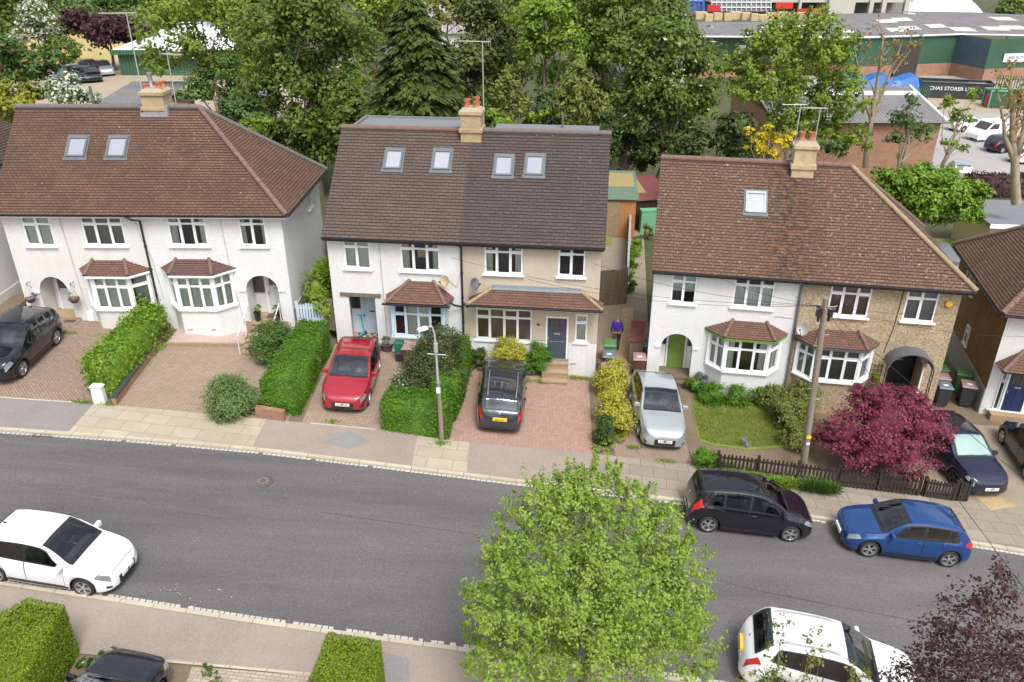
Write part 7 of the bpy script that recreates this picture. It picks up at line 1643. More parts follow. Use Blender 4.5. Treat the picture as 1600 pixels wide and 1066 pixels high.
# television aerials
def aerial(h, x, y, z, H_, boom, ang, label, n=9, col='galv', boomz=1.0, el=.16):
    p = loc(h, x, y, z); e = thing('television_aerial', label, 'aerial', p, R(ang)); m = MB(); m.tube([(0,0,0),(0,0,H_)], .022, 7); m.build('mast', M[col], e)
    m = MB(); m.tube([(-boom*.75,0,H_*boomz),(boom*.25,0,H_*boomz)], .018, 6)
    for k in range(n): xx = -boom*.72+boom*.92*k/(n-1); m.tube([(xx,-el,H_*boomz),(xx,el,H_*boomz)], .007, 4)
    m.tube([(boom*.22,-.18,H_*boomz-.16),(boom*.22,-.18,H_*boomz+.16)], .008, 4); m.tube([(boom*.22,.18,H_*boomz-.16),(boom*.22,.18,H_*boomz+.16)], .008, 4); m.build('array', M[col], e)
aerial(A, 5.45, 3.1, 10.6, 3.55, 1.4, 4, 'taller of two aerials on the left chimney, pointing left', 11); aerial(A, 6.45, 3.9, 10.0, 2.5, 1.0, 150, 'shorter aerial on the left chimney with a blue grey head', 7, el=.25)
aerial(B, 5.98, 4.0, 9.8, 3.3, 1.3, -12, 'single tall aerial at the middle chimney', 10); aerial(Cc, 5.2, 3.7, 8.9, 2.0, 1.0, 2, 'left of two aerials on the right chimney', 8); aerial(Cc, 6.0, 3.9, 8.9, 1.85, 1.05, -5, 'right of two aerials on the right chimney', 8)
# sheds in the gaps between houses
def shed(label, c, rz, w_, d, h, rise, wallm, roofm, doorm=None, ov=.15, patch=None, mono=False):
    e = thing('garden_shed', label, 'shed', c, R(rz)); m = MB(); m.box(-w_/2,w_/2,0,d,-.1,h)
    if not mono: m.poly([(-w_/2,0,h),(w_/2,0,h),(0,0,h+rise)]); m.poly([(-w_/2,d,h),(w_/2,d,h),(0,d,h+rise)])
    m.build('wall', M[wallm], e); m = MB()
    def slab(a, b_, c_, d_):
        n = (Vector(b_)-Vector(a)).cross(Vector(d_)-Vector(a)).normalized()*.05; n = n if n.z > 0 else -n; P = [Vector(q) for q in (a,b_,c_,d_)]; m.add(P+[q+n for q in P], [(0,3,2,1),(4,5,6,7),(0,1,5,4),(1,2,6,5),(2,3,7,6),(3,0,4,7)])
    k = rise/(w_/2)
    if mono: slab((-w_/2-ov,-ov,h+.02),(w_/2+ov,-ov,h+.02),(w_/2+ov,d+ov,h+rise),(-w_/2-ov,d+ov,h+rise))
    else: slab((-w_/2-ov,-ov,h-ov*k),(0,-ov,h+rise),(0,d+ov,h+rise),(-w_/2-ov,d+ov,h-ov*k)); slab((0,-ov,h+rise),(w_/2+ov,-ov,h-ov*k),(w_/2+ov,d+ov,h-ov*k),(0,d+ov,h+rise))
    m.build('roof', M[roofm], e)
    if patch:
        m = MB(); x0,x1,y0,y1 = patch; f_ = lambda x: (h+rise-abs(x)*k if not mono else h+.02)+.075; g_ = lambda y: (rise-.02)*(y+ov)/(d+2*ov) if mono else 0
        m.quad((x0,y0,f_(x0)+g_(y0)),(x1,y0,f_(x1)+g_(y0)),(x1,y1,f_(x1)+g_(y1)),(x0,y1,f_(x0)+g_(y1))); m.build('moss_patch', M['dead_moss'], e)
    if doorm: m = MB(); m.box(-w_*.32,w_*.12,-.04,-.003,.05,h-.12); m.build('door', M[doorm], e)
    return e
shed('orange brown timber shed with mossy green roof behind the cream house', tuple(gp(958,371)), -3, 2.6, 3.2, 2.45, .9, 'shed_wood', 'felt_green', 'sleeper', patch=(-.6,1.25,1.3,3.0), mono=True)
shed('shed with a dull red felt roof and a patch of dead moss, beyond the alley', tuple(gp(1010,358)), 14, 2.7, 2.8, 1.95, .8, 'dark_wood', 'felt_red', None, patch=(-1.1,.1,.7,2.5), mono=True)
shed('low pale green store in front of the red roofed shed', tuple(gp(1018,366)), 6, 1.5, .5, 1.5, .06, 'shed_green', 'shed_green', None, ov=.02, mono=True)
shed('low lean-to log store with red roof on the white house flank', (5.45,31.3,-.08), -10, .55, 1.6, 1.15, .2, 'fence_wood', 'felt_red', None, ov=.05, mono=True)
def pz(u, v, z): d = _ray(u, v); t_ = (z-CAM_H)/d[2]; return Vector((d[0]*t_, d[1]*t_, z-2.3))
SHP = pz(1494, 408, .8); GRP = pz(1549, 352, .9)
e = thing('flat_roof_shed', 'low shed with a pale grey flat roof behind the right end of the mossy roof', 'shed', SHP, R(-14)); m = MB(); m.box(-1.0,.2,.1,3.2,-.5,2.1); m.build('wall', M['upvc'], e); m = MB(); m.box(-1.1,.3,0,3.3,2.1,2.24); m.build('roof', M['felt'], e)
e = thing('garage', 'cream garage with a grey flat roof behind the house at the right edge', 'garage', GRP, R(-6)); m = MB(); m.box(0,7,0,5,-.5,2.2); m.build('wall', M['cream_paint'], e); m = MB(); m.box(-.15,7.15,-.2,5.2,2.2,2.42); m.build('roof', M['felt'], e); m = MB(); m.box(-.16,7.16,-.24,-.2,2.16,2.44); m.build('fascia', M['upvc'], e)
# blossom litter on the asphalt
m = MB()
for u, v in ((265,925),(340,930),(300,940),(268,918)):
    c = gp(u, v, RD)
    for k in range(4): x, y = c.x+random.gauss(0,.16), c.y+random.gauss(0,.14); s_ = random.uniform(.010,.02); m.box(x-s_,x+s_,y-s_*.7,y+s_*.7,G(x)+RD+.002,G(x)+RD+.008)
tag(m.build('fallen_blossom', L_['blossom']), 'scatter of cream fallen blossom on the asphalt by the near kerb', 'petals', kind='stuff')
# trellis by the bay of the pebbledashed house
e = thing('trellis', 'small dark trellis with a green climber beside the pebbledashed bay window', 'trellis', loc(Cc,9.15,-.06,-.2), Cc.e.rotation_euler.z); m = MB()
for k in range(4): m.box(-.22+k*.14,-.20+k*.14,-.01,.01,0,1.7)
for k in range(8): m.box(-.22,.22,-.02,-.011,.1+k*.22,.12+k*.22)
m.build('lattice', M['black_plastic'], e); quads_mesh('climber', blob_leaves([((0,-.08,.6),(.28,.12,.55)),((.05,-.06,1.1),(.15,.08,.25))], .08, .9, bottom=-.9), L_['bright'], None, e)

# ---- the person walking down the alley, seen from behind
def skin(name, chain, mat, parent, sub=2):
    """chain: list of (points, radii, parent index or None) -> one continuous skinned surface"""
    vs, es, rs = [], [], []
    for pts, rad, link in chain:
        st = len(vs)
        for p, r_ in zip(pts, rad): vs.append(p); rs.append(r_)
        for i in range(st, len(vs)-1): es.append((i, i+1))
        if link is not None: es.append((link, st))
    me = bpy.data.meshes.new(name); me.from_pydata(vs, es, []); o = bpy.data.objects.new(name, me); COL.objects.link(o)
    md = o.modifiers.new('skin', 'SKIN'); md.use_smooth_shade = True
    for i, r_ in enumerate(rs):
        r_ = r_ if hasattr(r_, '__len__') else (r_, r_); me.skin_vertices[0].data[i].radius = r_; me.skin_vertices[0].data[i].use_root = (i == 0)
    s2 = o.modifiers.new('sub', 'SUBSURF'); s2.levels = sub; s2.render_levels = sub
    dg = bpy.context.evaluated_depsgraph_get(); m2 = bpy.data.meshes.new_from_object(o.evaluated_get(dg)); bpy.data.objects.remove(o)
    m2.name = name; m2.materials.clear(); m2.materials.append(mat); n = bpy.data.objects.new(name, m2); COL.objects.link(n)
    if parent: n.parent = parent
    return n
bp_ = gp(962, 548)
def chains(k):          # k scales the thickness: 1 body, more for the clothes over it
    torso = ([(0,0,.93),(0,.01,1.08),(0,.03,1.25),(0,.04,1.40),(0,.045,1.47),(0,.06,1.53)], [(.16*k,.115*k),(.155*k,.11*k),(.175*k,.12*k),(.17*k,.10*k),(.075,.07),(.055,.06)], None)
    arm = lambda s: ([(s*.17,.04,1.42),(s*.215,.02,1.30),(s*.25,.0,1.13),(s*.235,.10,.93),(s*.23,.13,.86)], [.062*k,.056*k,.047*k,.036*k,.03], 3)
    leg = lambda s, f: ([(s*.09,.0,.90),(s*.10,f*.10,.70),(s*.10,f*.16,.49),(s*.10,f*.10-.05*(f<0),.27),(s*.10,f*.12-.08*(f<0),.09)], [.095*k,.082*k,.062*k,.05*k,.042*k], 0)
    return torso, arm, leg
torso, arm, leg = chains(1.0)
skin_m = plain('skin', (.45,.27,.19), .6); 
def hand(s):
    out = []
    return out
body_chain = [torso, ([(0,.065,1.57),(0,.075,1.64),(0,.07,1.70)], [(.075,.085),(.085,.10),(.05,.06)], 5), arm(1), arm(-1), leg(1,1), leg(-1,-1), ([(.10,.22,.05)], [.045], None), ([(-.10,-.05,.05)], [.045], None)]
# feet joined to the ankles
body_chain[6] = ([(.10,.14,.055),(.10,.24,.045)], [.045,.035], 6+3+5+5+4); body_chain[7] = ([(-.10,-.18,.055),(-.10,-.08,.045)], [.045,.035], 6+3+5+5+5+4)
pe = skin('person', body_chain, skin_m, None); pe.location = bp_; pe.rotation_euler = (0, 0, R(-6)); tag(pe, 'person in purple jumper and brown trousers walking away down the alley', 'person')
for s in (1,-1):       # five bent fingers on each hand
    for i, (dx, L_f) in enumerate(((-.030,.075),(-.012,.085),(.008,.08),(.026,.065))):
        c0 = (s*.23+dx*.35, .135+dx*.9, .83); c1 = (c0[0]-s*.008, c0[1]+.012, c0[2]-L_f*.5); c2 = (c0[0]-s*.022, c0[1]+.010, c0[2]-L_f)
        skin('finger', [([(s*.23, .13+dx*.4, .86), c0, c1, c2], [.014,.010,.009,.007], None)], skin_m, pe, 1)
    skin('thumb', [([(s*.225,.15,.85),(s*.205,.185,.82),(s*.20,.195,.785)], [.013,.011,.008], None)], skin_m, pe, 1)
t2, a2, l2 = chains(1.16); t2 = (t2[0][:5], t2[1][:4]+[(.085,.08)], None)
jm = plain('purple_knit', (.055,.025,.27), .9, var=.15, scale=12)
a2c = lambda s: (a2(s)[0][:4], a2(s)[1][:4], 3); skin('jumper', [t2, a2c(1), a2c(-1)], jm, pe)
tm = plain('brown_trousers', (.075,.05,.04), .9, var=.15, scale=12); hp = ([(0,0,.90),(0,0,1.0)], [(.175,.13),(.17,.125)], None)
lg = lambda s, f: (l2(s,f)[0][:], [r_*1.02 for r_ in l2(s,f)[1]], 0); skin('trousers', [hp, lg(1,1), lg(-1,-1)], tm, pe)
skin('hair', [([(0,.045,1.61),(0,.055,1.685),(0,.07,1.725)], [(.082,.095),(.09,.105),(.05,.06)], None)], plain('grey_hair', (.20,.17,.14), .8), pe)
for s, y in ((1,.19),(-1,-.13)): m = MB(); m.frustum(s*.10-.05,s*.10+.05,y-.13,y+.13,0, s*.10-.04,s*.10+.04,y-.12,y+.06,.10); m.build('shoe', M['black_plastic'], pe, bevel=.02)
# ---------------------------------------------------------------- behind the gardens
def cladding(name, col, axis=0, pitch=.35):
    t = NT(name); p = t.obj(); sx = t.n('ShaderNodeSeparateXYZ', Vector=p); ad = t.n('ShaderNodeMath', {'operation':'ADD'}, i0=sx.outputs[0], i1=sx.outputs[1]).outputs[0]
    wv = t.n('ShaderNodeMath', {'operation':'SINE'}, i0=t.mul(ad, 6.283/pitch)).outputs[0]
    c = t.mix(t.ramp(t.noise(p, .35, 4), (.35,0),(.7,.6)), col, tuple(min(1,x*1.35+.01) for x in col))
    return t.bsdf(Base_Color=c, Roughness=.55, Normal=t.bump(wv, .6, .05))
def sheeting(name, c1, c2, pitch=.3, ang=0):
    t = NT(name); p = t.obj(); mp = t.n('ShaderNodeMapping', Vector=p, Rotation=(0,0,ang)).outputs[0]; sx = t.n('ShaderNodeSeparateXYZ', Vector=mp).outputs[0]
    wv = t.n('ShaderNodeMath', {'operation':'SINE'}, i0=t.mul(sx, 6.283/pitch)).outputs[0]
    c = t.mix(t.ramp(t.noise(p, .5, 6, .7), (.35,0),(.7,1)), c1, c2); c = t.mix(t.ramp(t.noise(p, 4, 4), (.5,0),(.8,.4)), c, tuple(x*.5 for x in c1))
    return t.bsdf(Base_Color=c, Roughness=.9, Normal=t.bump(wv, .7, .06))
M['clad_green'] = cladding('clad_green', (.036,.098,.055)); M['clad_blue'] = cladding('clad_blue', (.060,.095,.125)); M['clad_teal'] = cladding('clad_teal', (.05,.16,.11))
M['asbestos'] = sheeting('asbestos', (.155,.145,.15), (.235,.22,.22)); M['asbestos_pale'] = sheeting('asbestos_pale', (.26,.25,.24), (.36,.35,.33)); M['rooflight'] = plain('rooflight', (.56,.54,.46), .5, var=.12)
M['white_sheet'] = plain('white_sheet', (.70,.71,.70), .5, var=.08, scale=.4); M['tarp'] = plain('tarp', (.025,.14,.42), .45, var=.35, scale=.7, bump=.5, bscale=2)
M['frame_conc'] = plain('frame_conc', (.52,.49,.43), .9, var=.15, scale=.6); M['barrier_red'] = plain('barrier_red', (.55,.03,.03), .5); M['frame_blue'] = plain('frame_blue', (.05,.13,.42), .5)
def G2(u, v): return gp(u, v)
def poly_build(name, label, cat, base, z0, parts, roofs=(), group=None):
    """base: plan polygon; parts: list of (partname, polygon edge list, za, zb, mat)"""
# ---- green warehouse
P = [gp(1085,122), gp(1250,116), gp(1335,124), gp(1482,117), gp(1533,128), gp(1680,122)]; zc = sum(p.z for p in P)/6
wh = thing('warehouse', 'long green clad warehouse with a grey sheet roof at the top right', 'warehouse', (P[2].x, P[2].y, zc)); o = Vector((P[2].x, P[2].y, zc))
H_ = 5.7
for i, (mt, nm) in enumerate((('clad_green','cladding'),('clad_green','cladding'),('clad_green','cladding'),('clad_blue','cladding'),('clad_green','cladding'))):
    a, b = P[i]-o, P[i+1]-o; m = MB(); m.quad((a.x,a.y,1.7),(b.x,b.y,1.7),(b.x,b.y,H_),(a.x,a.y,H_)); k = m.build(nm, M[mt], wh)
    if mt == 'clad_blue': k['label'] = 'blue grey cladding panel'
    n = Vector((b.y-a.y, -(b.x-a.x), 0)).normalized()*.06
    m = MB(); m.quad((a.x+n.x,a.y+n.y,-.5),(b.x+n.x,b.y+n.y,-.5),(b.x+n.x,b.y+n.y,1.72),(a.x+n.x,a.y+n.y,1.72)); m.quad((a.x+n.x,a.y+n.y,1.72),(b.x+n.x,b.y+n.y,1.72),(b.x,b.y,1.72),(a.x,a.y,1.72)); m.build('brick_base', M['brick_orange'], wh)
back = 46
def roofseg(i0, i1, rise, back=46, nm='roof'):
    a, b = P[i0]-o, P[i1]-o; m = MB(); A0, B0 = Vector((a.x,a.y-.3,H_)), Vector((b.x,b.y-.3,H_)); d = Vector((4, back, 0))
    Rg0, Rg1 = A0+d*.5+Vector((0,0,rise)), B0+d*.5+Vector((0,0,rise)); E0, E1 = A0+d, B0+d
    m.quad(A0, B0, Rg1, Rg0); m.quad(Rg0, Rg1, E1, E0); r_ = m.build(nm, M['asbestos'], wh)
    nn = Vector((0,0,.05)); U = (B0-A0)
    for k in range(4):
        for j in range(2):
            if random.random() < .3: continue
            m = MB()
            s0 = (k+.3+.3*j+random.uniform(-.25,.25))/4.2; p = A0+U*s0+(Rg0-A0)*(.12+.42*j+.06*k % .2)+nn; q = U*(1.6/U.length); w2 = (Rg0-A0)*.18; m.quad(p, p+q*2, p+q*2+w2, p+w2); m.build('rooflight', M['rooflight'], r_)
    m = MB(); m.tube([A0, B0], .14, 6); m.build('gutter', M['white_sheet'], r_)
roofseg(0, 2, .9, 22); roofseg(2, 3, 1.2, 36); roofseg(3, 5, 1.25, 40)
m = MB(); a = P[2]-o; b = P[3]-o; u = (b-a).normalized(); q = a+u*6.0; m.quad((q.x,q.y-.12,-.3),(q.x+u.x*4.2,q.y+u.y*4.2-.12,-.3),(q.x+u.x*4.2,q.y+u.y*4.2-.12,4.3),(q.x,q.y-.12,4.3)); m.build('doorway', M['room'], wh)
m = MB(); 
for k in range(5):
    q = P[0]-o+(P[1]-P[0])*(.38+.09*k); m.quad((q.x,q.y-.14,3.2),(q.x+1.0,q.y-.14,3.2),(q.x+1.0,q.y-.14,4.4),(q.x,q.y-.14,4.4))
m.build('window', M['white_sheet'], wh)
# name board
a, b = P[4]-o, P[5]-o; u = (b-a).normalized(); n = Vector((u.y,-u.x,0)); q = py(1576, 100, P[4].y-1.2)-o; q.y = a.y+u.y/u.x*(q.x-a.x)-.15
m = MB(); L = 5.2; hgt = 1.15; m.add([tuple(q+n*.05), tuple(q+u*L+n*.05), tuple(q+u*L+n*.05+Vector((0,0,hgt))), tuple(q+n*.05+Vector((0,0,hgt))), tuple(q), tuple(q+u*L), tuple(q+u*L+Vector((0,0,hgt))), tuple(q+Vector((0,0,hgt)))],[(0,1,2,3),(3,2,6,7),(0,4,5,1),(0,3,7,4)]); sg = m.build('sign_board', M['white_sheet'], wh)
text_mesh('lettering', 'AND SO TO BED', .50, basis(q+u*L*.5+n*.07+Vector((0,0,hgt*.52)), u, (0,0,1)), M['grey_plastic'], sg, .004)
# ---- skip, pallets, cage in the yard
c = gp(1488, 152); e = thing('skip', 'black yard skip lettered in white in front of the green warehouse', 'skip', c, R(-16))
m = MB(); X, Y_, Hh = 3.6, 1.5, 2.0
m.add([(-X,-Y_,0),(X,-Y_,0),(X,Y_,0),(-X,Y_,0),(-X-.6,-Y_,Hh),(X+.6,-Y_,Hh),(X+.6,Y_,Hh),(-X-.6,Y_,Hh)],[(0,1,5,4),(1,2,6,5),(2,3,7,6),(3,0,4,7),(0,3,2,1)]); m.build('body', M['bin_black'], e)
m = MB(); m.add([(-X-.4,-Y_+.1,Hh-.35),(X+.4,-Y_+.1,Hh-.35),(X+.4,Y_-.1,Hh-.3),(-X-.4,Y_-.1,Hh-.3)],[(0,1,2,3)]); m.build('load', M['clad_teal'], e)
m = MB(); [m.tube(p, .08, 6) for p in ([(-X-.6,-Y_,Hh),(X+.6,-Y_,Hh)],[(-X-.6,Y_,Hh),(X+.6,Y_,Hh)],[(-X-.6,-Y_,Hh),(-X-.6,Y_,Hh)],[(X+.6,-Y_,Hh),(X+.6,Y_,Hh)])]; m.build('rim', M['bin_black'], e)
text_mesh('lettering', 'CHAS STORER LTD', .62, basis((-.6,-Y_-.03,1.25),(1,0,0),(0,0,1)), M['label_white'], e); 
c = gp(1526, 156); e = thing('pallet', 'pale timber pallet propped beside the black skip', 'pallet', c, R(-10)); e.rotation_euler.x = R(55); m = MB()
for k in range(6): m.box(-1,1,k*.4,k*.4+.22,.1,.14)
for x in (-.95,0,.85): m.box(x,x+.1,0,2.2,0,.10)
m.build('boards', M['pallet'], e)
c = gp(1568, 168); e = thing('cage_container', 'green mesh container beside the pallet', 'container', c, R(-8)); m = MB(); m.box(-2.2,2.2,-1,1,0,2.0); m.build('panels', M['clad_green'], e); m = MB(); [m.tube([(x,y,0),(x,y,2.1)],.08,6) for x in (-2.2,2.2) for y in (-1,1)]; [m.tube([(-2.2,y,2.05),(2.2,y,2.05)],.08,6) for y in (-1,1)]; m.build('frame', M['shed_green'], e)
c = gp(1541, 168); e = thing('gas_cylinder', 'red upright cylinder left of the green mesh container', 'cylinder', c); m = MB(); m.lathe([(0,0),(.3,0),(.3,1.5),(.15,1.8),(0,1.85)],12); m.build('cylinder', M['barrier_red'], e, smooth=40)
c = gp(1372, 137); e = thing('tarpaulin_cover', 'blue tarpaulin over a long stack in front of the warehouse', 'tarpaulin', c, R(-6)); m = MB(); n = 12
for i in range(n):
    f = lambda k: (-5+10*k/n, 1.55+.35*math.sin(k*1.3)-.25*(k/n)); (x0,z0),(x1,z1) = f(i), f(i+1)
    m.quad((x0,-1.7,0),(x1,-1.7,0),(x1,-1.1,z1),(x0,-1.1,z0)); m.quad((x0,-1.1,z0),(x1,-1.1,z1),(x1,1.2,z1+.2),(x0,1.2,z0+.2)); m.quad((x0,1.2,z0+.2),(x1,1.2,z1+.2),(x1,1.6,0),(x0,1.6,0))
m.poly([(-5,-1.7,0),(-5,-1.1,1.55),(-5,1.2,1.75),(-5,1.6,0)]); m.poly([(5,-1.7,0),(5,-1.1,1.3),(5,1.2,1.5),(5,1.6,0)]); m.build('sheet', M['tarp'], e)
def palisade(a, c, h, label):
    a, c = Vector(a), Vector(c); e = thing('palisade_fence', label, 'fence', a); d = c-a; L = math.hypot(d.x,d.y); m = MB(); m.T = Matrix.Rotation(math.atan2(d.y,d.x),4,'Z'); n = int(L/.3)
    for k in range(n): m.box(k*.3,k*.3+.13,-.02,.02,0,h)
    m.build('pales', M['clad_green'], e); m = MB(); m.T = Matrix.Rotation(math.atan2(d.y,d.x),4,'Z'); m.box(0,L,.02,.08,.4,.5); m.box(0,L,.02,.08,h-.5,h-.4); m.build('rail', M['clad_green'], e)
palisade(gp(1412,168), gp(1452,166), 2.3, 'green palisade fence between the corrugated shed and the skip'); palisade(gp(1540,140)+Vector((0,-2,0)), gp(1620,148), 2.2, 'dark green palisade fence behind the green container')
# ---- brick shed with a corrugated roof
y0 = 68; a = py(1345, 188, y0); b = py(1471, 191, y0); zb = -1.8; e = thing('brick_shed', 'red brick shed with a corrugated grey roof behind the right pair of houses', 'shed', (a.x, y0, zb)); w_ = b.x-a.x; h = a.z-zb; d = 15
m = MB(); m.box(-7,w_,0,d,-1.0,h); m.build('wall', M['brick_orange'], e)
m = MB(); m.quad((-7.3,-.35,h-.05),(w_+.3,-.35,h-.05),(w_+.3,d*.5,h+1.5),(-7.3,d*.5,h+1.5)); m.quad((-7.3,d*.5,h+1.5),(w_+.3,d*.5,h+1.5),(w_+.3,d,h),(-7.3,d,h)); m.poly([(w_+.01,0,h),(w_+.01,d,h),(w_+.01,d*.5,h+1.45)]); rf = m.build('roof', M['asbestos'], e)
m = MB(); m.quad((-7.3,d*.36,h+1.1),(w_+.28,d*.36,h+1.1),(w_+.28,d*.42,h+1.3),(-7.3,d*.42,h+1.3)); m.build('pale_sheets', M['white_sheet'], rf); m = MB(); m.tube([(-7.3,-.45,h-.1),(w_+.3,-.45,h-.1)],.09,6); m.build('gutter', M['grey_plastic'], rf); m = MB(); m.tube([(w_+.3,-.3,h),(w_+.3,d*.5,h+1.55)],.12,6); m.build('barge_board', M['white_sheet'], rf)
m = MB(); m.tube([(w_*.62,-.1,-.5),(w_*.62,-.1,h)],.07,6); m.build('downpipe', M['grey_plastic'], e)
# ---- vehicles in the right hand yard
RC = 'cars in the yard beyond the brick shed'
small_car('silver car in the yard, nearest the brick shed corner', 'hatch', PT['silver'], gp(1497,276), 70, RC); small_car('white car behind the white van in the yard', 'hatch_big', PT['white'], gp(1510,203), 20, RC); small_car('dark car in front of the white van in the yard', 'suv', PT['navy'], gp(1572,236), 15, RC); small_car('white car cut by the right edge of the yard', 'hatch', PT['white'], gp(1604,252), 25, RC)
sv = thing('parked_van', 'small white panel van in the yard behind the bare trees', 'van', gp(1545,218), R(195)); m = MB()
pr = [(-2.3,.3),(-2.3,1.85),(-.2,1.88),(.75,1.85),(1.45,1.15),(2.15,.95),(2.3,.7),(2.3,.3)]
m.add([(x,-.9,z) for x,z in pr]+[(x,.9,z) for x,z in pr],[tuple(range(8)),tuple(range(15,7,-1))]+[(i,(i+1)%8,8+(i+1)%8,8+i) for i in range(8)]); m.build('body', PT['white'], sv, bevel=.06)
m = MB(); m.add([(.80,-.8,1.80),(1.42,-.8,1.18),(1.42,.8,1.18),(.80,.8,1.80)],[(0,1,2,3)]); m.v = [(x+.03,y,z+.03) for x,y,z in m.v]; m.build('windscreen', M['room_glass'], sv)
for s in (-1,1): m = MB(); m.add([(.05,s*.915,1.25),(1.25,s*.915,1.25),(.72,s*.915,1.75),(.05,s*.915,1.75)],[(0,1,2,3)]); m.build('side_window', M['room_glass'], sv)
for x in (-1.4,1.4):
    for s in (-1,1): wheel(sv, (x, s*.8, .32), .32, s)
hedge('brown_hedge', 'dull purple brown hedge along the yard below the vans', [(36.5,62.5),(46,62),(46,63.6),(36.5,64)], 1.6, .25, L_['plum'], .8, .1)
# ---- building site and white sheds on the skyline
e = thing('building_site', 'concrete frame building under construction with red barriers at the top edge', 'building', (64,176,-2)); q = Vector((64,176,-2))
def fbox(nm, u0, u1, v0, v1, y, dd, mt):
    a, b = py(u0, v1, y)-q, py(u1, v0, y)-q; m = MB(); m.box(a.x, b.x, a.y, a.y+dd, a.z, b.z); return m.build(nm, M[mt], e)
fbox('wall_panel', 1292, 1345, -40, 28, 176, 8, 'frame_conc')
for u in (1200, 1250, 1362, 1382, 1418): fbox('column', u, u+6, -40, 26, 176.5, 1, 'frame_conc')
fbox('floor_slab', 1110, 1430, -6, 4, 177, 9, 'frame_conc'); fbox('back_wall', 1090, 1430, -40, 24, 186, 1, 'asbestos_pale'); fbox('glazing', 1112, 1205, -12, 18, 175, .3, 'lead')
m = MB()
for k in range(13): u = 1112+k*7.7; a = py(u, -12, 174.8)-q; b = py(u, 18, 174.8)-q; m.tube([a, b], .12, 4)
for v in (-5, 4, 12): m.tube([py(1112,v,174.8)-q, py(1205,v,174.8)-q], .12, 4)
m.build('window_frames', M['white_sheet'], e)
for u0, u1, v in ((1105,1126,12),(1212,1240,8),(1245,1290,18),(1060,1075,16)): fbox('barrier', u0, u1, v-4, v+6, 172, .4, 'barrier_red')
m = MB(); [m.tube([py(u,-14,171)-q, py(u,18,171)-q], .35, 5) for u in (1075,1083,1091,1098)]; m.tube([py(1074,2,171)-q, py(1098,2,171)-q], .35, 5); m.build('hoist_frame', M['frame_blue'], e)
e = thing('white_shed', 'pale industrial shed with a curved white roof at the top right edge', 'building', (120,190,-2)); q = Vector((120,190,-2)); a = py(1398, 24, 190)-q; b = py(1562, 24, 190)-q; h = a.z
m = MB(); m.box(a.x, b.x, a.y, a.y+26, -4, h-3.5); m.build('wall', M['brick_orange'], e); m = MB(); n = 8
pts = [(a.y-.2+28*k/n, h-3.5+6.5*math.sin(min(1,k/n*1.4)*1.57)) for k in range(n+1)]
for (ya,za),(yb,zb_) in zip(pts, pts[1:]): m.quad((a.x,ya,za),(b.x,ya,za),(b.x,yb,zb_),(a.x,yb,zb_))
m.build('roof', M['white_sheet'], e)
e = thing('builders_stacks', 'pale stacks of building materials on the site in front of the warehouse roof', 'materials', (60,166,-1.8)); q = Vector((60,166,-1.8))
for k in range(14): m = MB(); p = py(1095+k*14+random.uniform(-3,3), 27+random.uniform(-3,2), 166+random.uniform(-2,2))-q; s_ = random.uniform(.6,1.3); m.box(p.x-s_,p.x+s_,p.y-s_,p.y+s_,p.z-.6,p.z+.7); m.build('stack', M['pallet'], e)
# ---- left: green unit with white roof, parked cars, bank
y0 = 92; a = py(182, 78, y0); b = py(402, 78, y0); e = thing('industrial_unit', 'green industrial unit with a white roof behind the airy tree', 'building', (a.x, y0, 3)); w_ = b.x-a.x; h = a.z-3
m = MB(); m.box(0,w_,0,16,-3,h); m.build('wall', M['clad_green'], e); m = MB(); m.quad((-.5,-.5,h),(w_+.5,-.5,h),(w_+.5,9,h+2.0),(4,9,h+2.0)); m.quad((4,9,h+2.0),(w_+.5,9,h+2.0),(w_+.5,17,h),(-.5,17,h)); m.add([(-.5,-.5,h),(4,9,h+2.0),(-.5,17,h)],[(0,1,2)]); rf = m.build('roof', M['white_sheet'], e)
m = MB(); m.box(-.5,w_+.5,-.6,-.5,h-.45,h+.05); m.build('fascia', M['clad_green'], rf)
p = py(290, 83, y0)-Vector((a.x,y0,3)); m = MB(); m.box(p.x-1.1,p.x+1.1,-.7,-.62,p.z-.45,p.z+.45); sg = m.build('sign_board', M['white_sheet'], e)
text_mesh('lettering', 'DALI', .75, basis((p.x,-.72,p.z),(1,0,0),(0,0,1)), M['barrier_red'], sg, .004)
LC = 'cars parked behind the left houses'
for i, (u, v, mt, sp, yw, lab) in enumerate(((163,116,'silver','saloon',-55,'rightmost silver grey car in the left car park'),(152,117,'maroon','hatch_big',-55,'dark maroon car second from the right in the left car park'),(141,117,'grey','suv',-55,'grey car third from the right in the left car park'),(143,126,'black','hatch_big',-55,'black car at the front of the left car park row'),(131,127,'navy','hatch',-55,'navy car second in the front row of the left car park'),(118,124,'silver','hatch_big',-55,'silver car third in the front row of the left car park'),(104,118,'white','hatch',-55,'white car behind the blossom in the left car park'),(92,112,'black','saloon',-55,'black car at the back of the left car park'),(88,122,'silver','suv',-55,'pale silver car furthest left in the left car park'))): small_car(lab, sp, PT[mt], gp(u, v), yw, LC)
e = thing('grass_bank', None, None, (-52,113,3)); bpy.data.objects.remove(e)
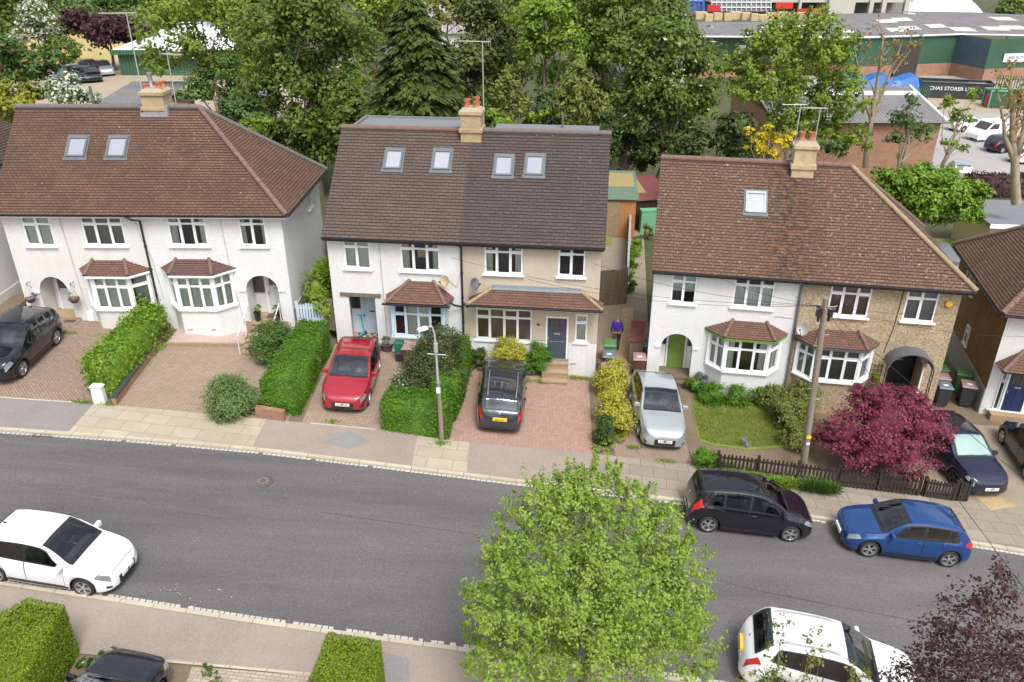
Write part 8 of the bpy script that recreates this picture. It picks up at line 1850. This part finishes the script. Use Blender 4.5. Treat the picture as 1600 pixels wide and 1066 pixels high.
m = MB(); c = gp(140, 96); m.frustum(-26,16,0,8,-.1,-26,16,4,8,2.6); o_ = m.build('bank', ground_noise('dry_grass', (.30,.22,.09), (.20,.17,.06), (.36,.29,.14), .4, 6)); o_.location = (c.x, c.y+.5, c.z); tag(o_, kind='structure')
hedge('long_hedge', 'dark green hedge on the bank behind the left car park', [(c.x-24,c.y+5),(c.x+14,c.y+5),(c.x+14,c.y+7.5),(c.x-24,c.y+7.5)], 5.2, .42, L_['yew'], .7, .25, .2)
# corrugated garage roofs behind the left pair
for (u0,u1,v0,v1,yy,mt,lab) in ((145,240,140,168,57,'asbestos','grey corrugated garage roofs just behind the left chimney'),(345,382,168,192,50,'asbestos','corrugated lean-to roof right of the left chimney'),(355,400,148,164,64,'white_sheet','white topped vehicle body behind the airy tree')):
    a = py(u0, v1, yy); b = py(u1, v1, yy); e = thing('garage_roof' if mt == 'asbestos' else 'lorry_body', lab, 'garage' if mt == 'asbestos' else 'lorry', (a.x, yy, G(a.x))); h = a.z-G(a.x); w_ = b.x-a.x
    m = MB(); m.box(0,w_,0,7,-.2,h); m.build('wall', M['brick' if mt == 'asbestos' else 'white_sheet'], e); m = MB(); m.quad((-.2,-.2,h+.02),(w_+.2,-.2,h+.02),(w_+.2,7.2,h+.6),(-.2,7.2,h+.6)); m.build('roof', M[mt], e)
# far roofs glimpsed through the trees
for (u0,u1,v,yy,rise,lab) in ((600,735,52,120,5,'pale brown roofed building glimpsed between the fir and the yew'),(985,1075,66,112,4,'grey roofed unit glimpsed behind the oak')):
    a = py(u0, v, yy); b = py(u1, v, yy); e = thing('distant_building', lab, 'building', (a.x, yy, 0)); w_ = b.x-a.x
    m = MB(); m.box(0,w_,0,14,-2,a.z); m.build('wall', M['white_sheet'], e); m = MB(); m.quad((-.5,-.5,a.z),(w_+.5,-.5,a.z),(w_+.5,7,a.z+rise),(-.5,7,a.z+rise)); m.quad((-.5,7,a.z+rise),(w_+.5,7,a.z+rise),(w_+.5,14.5,a.z),(-.5,14.5,a.z)); m.build('roof', M['asbestos_pale'], e)
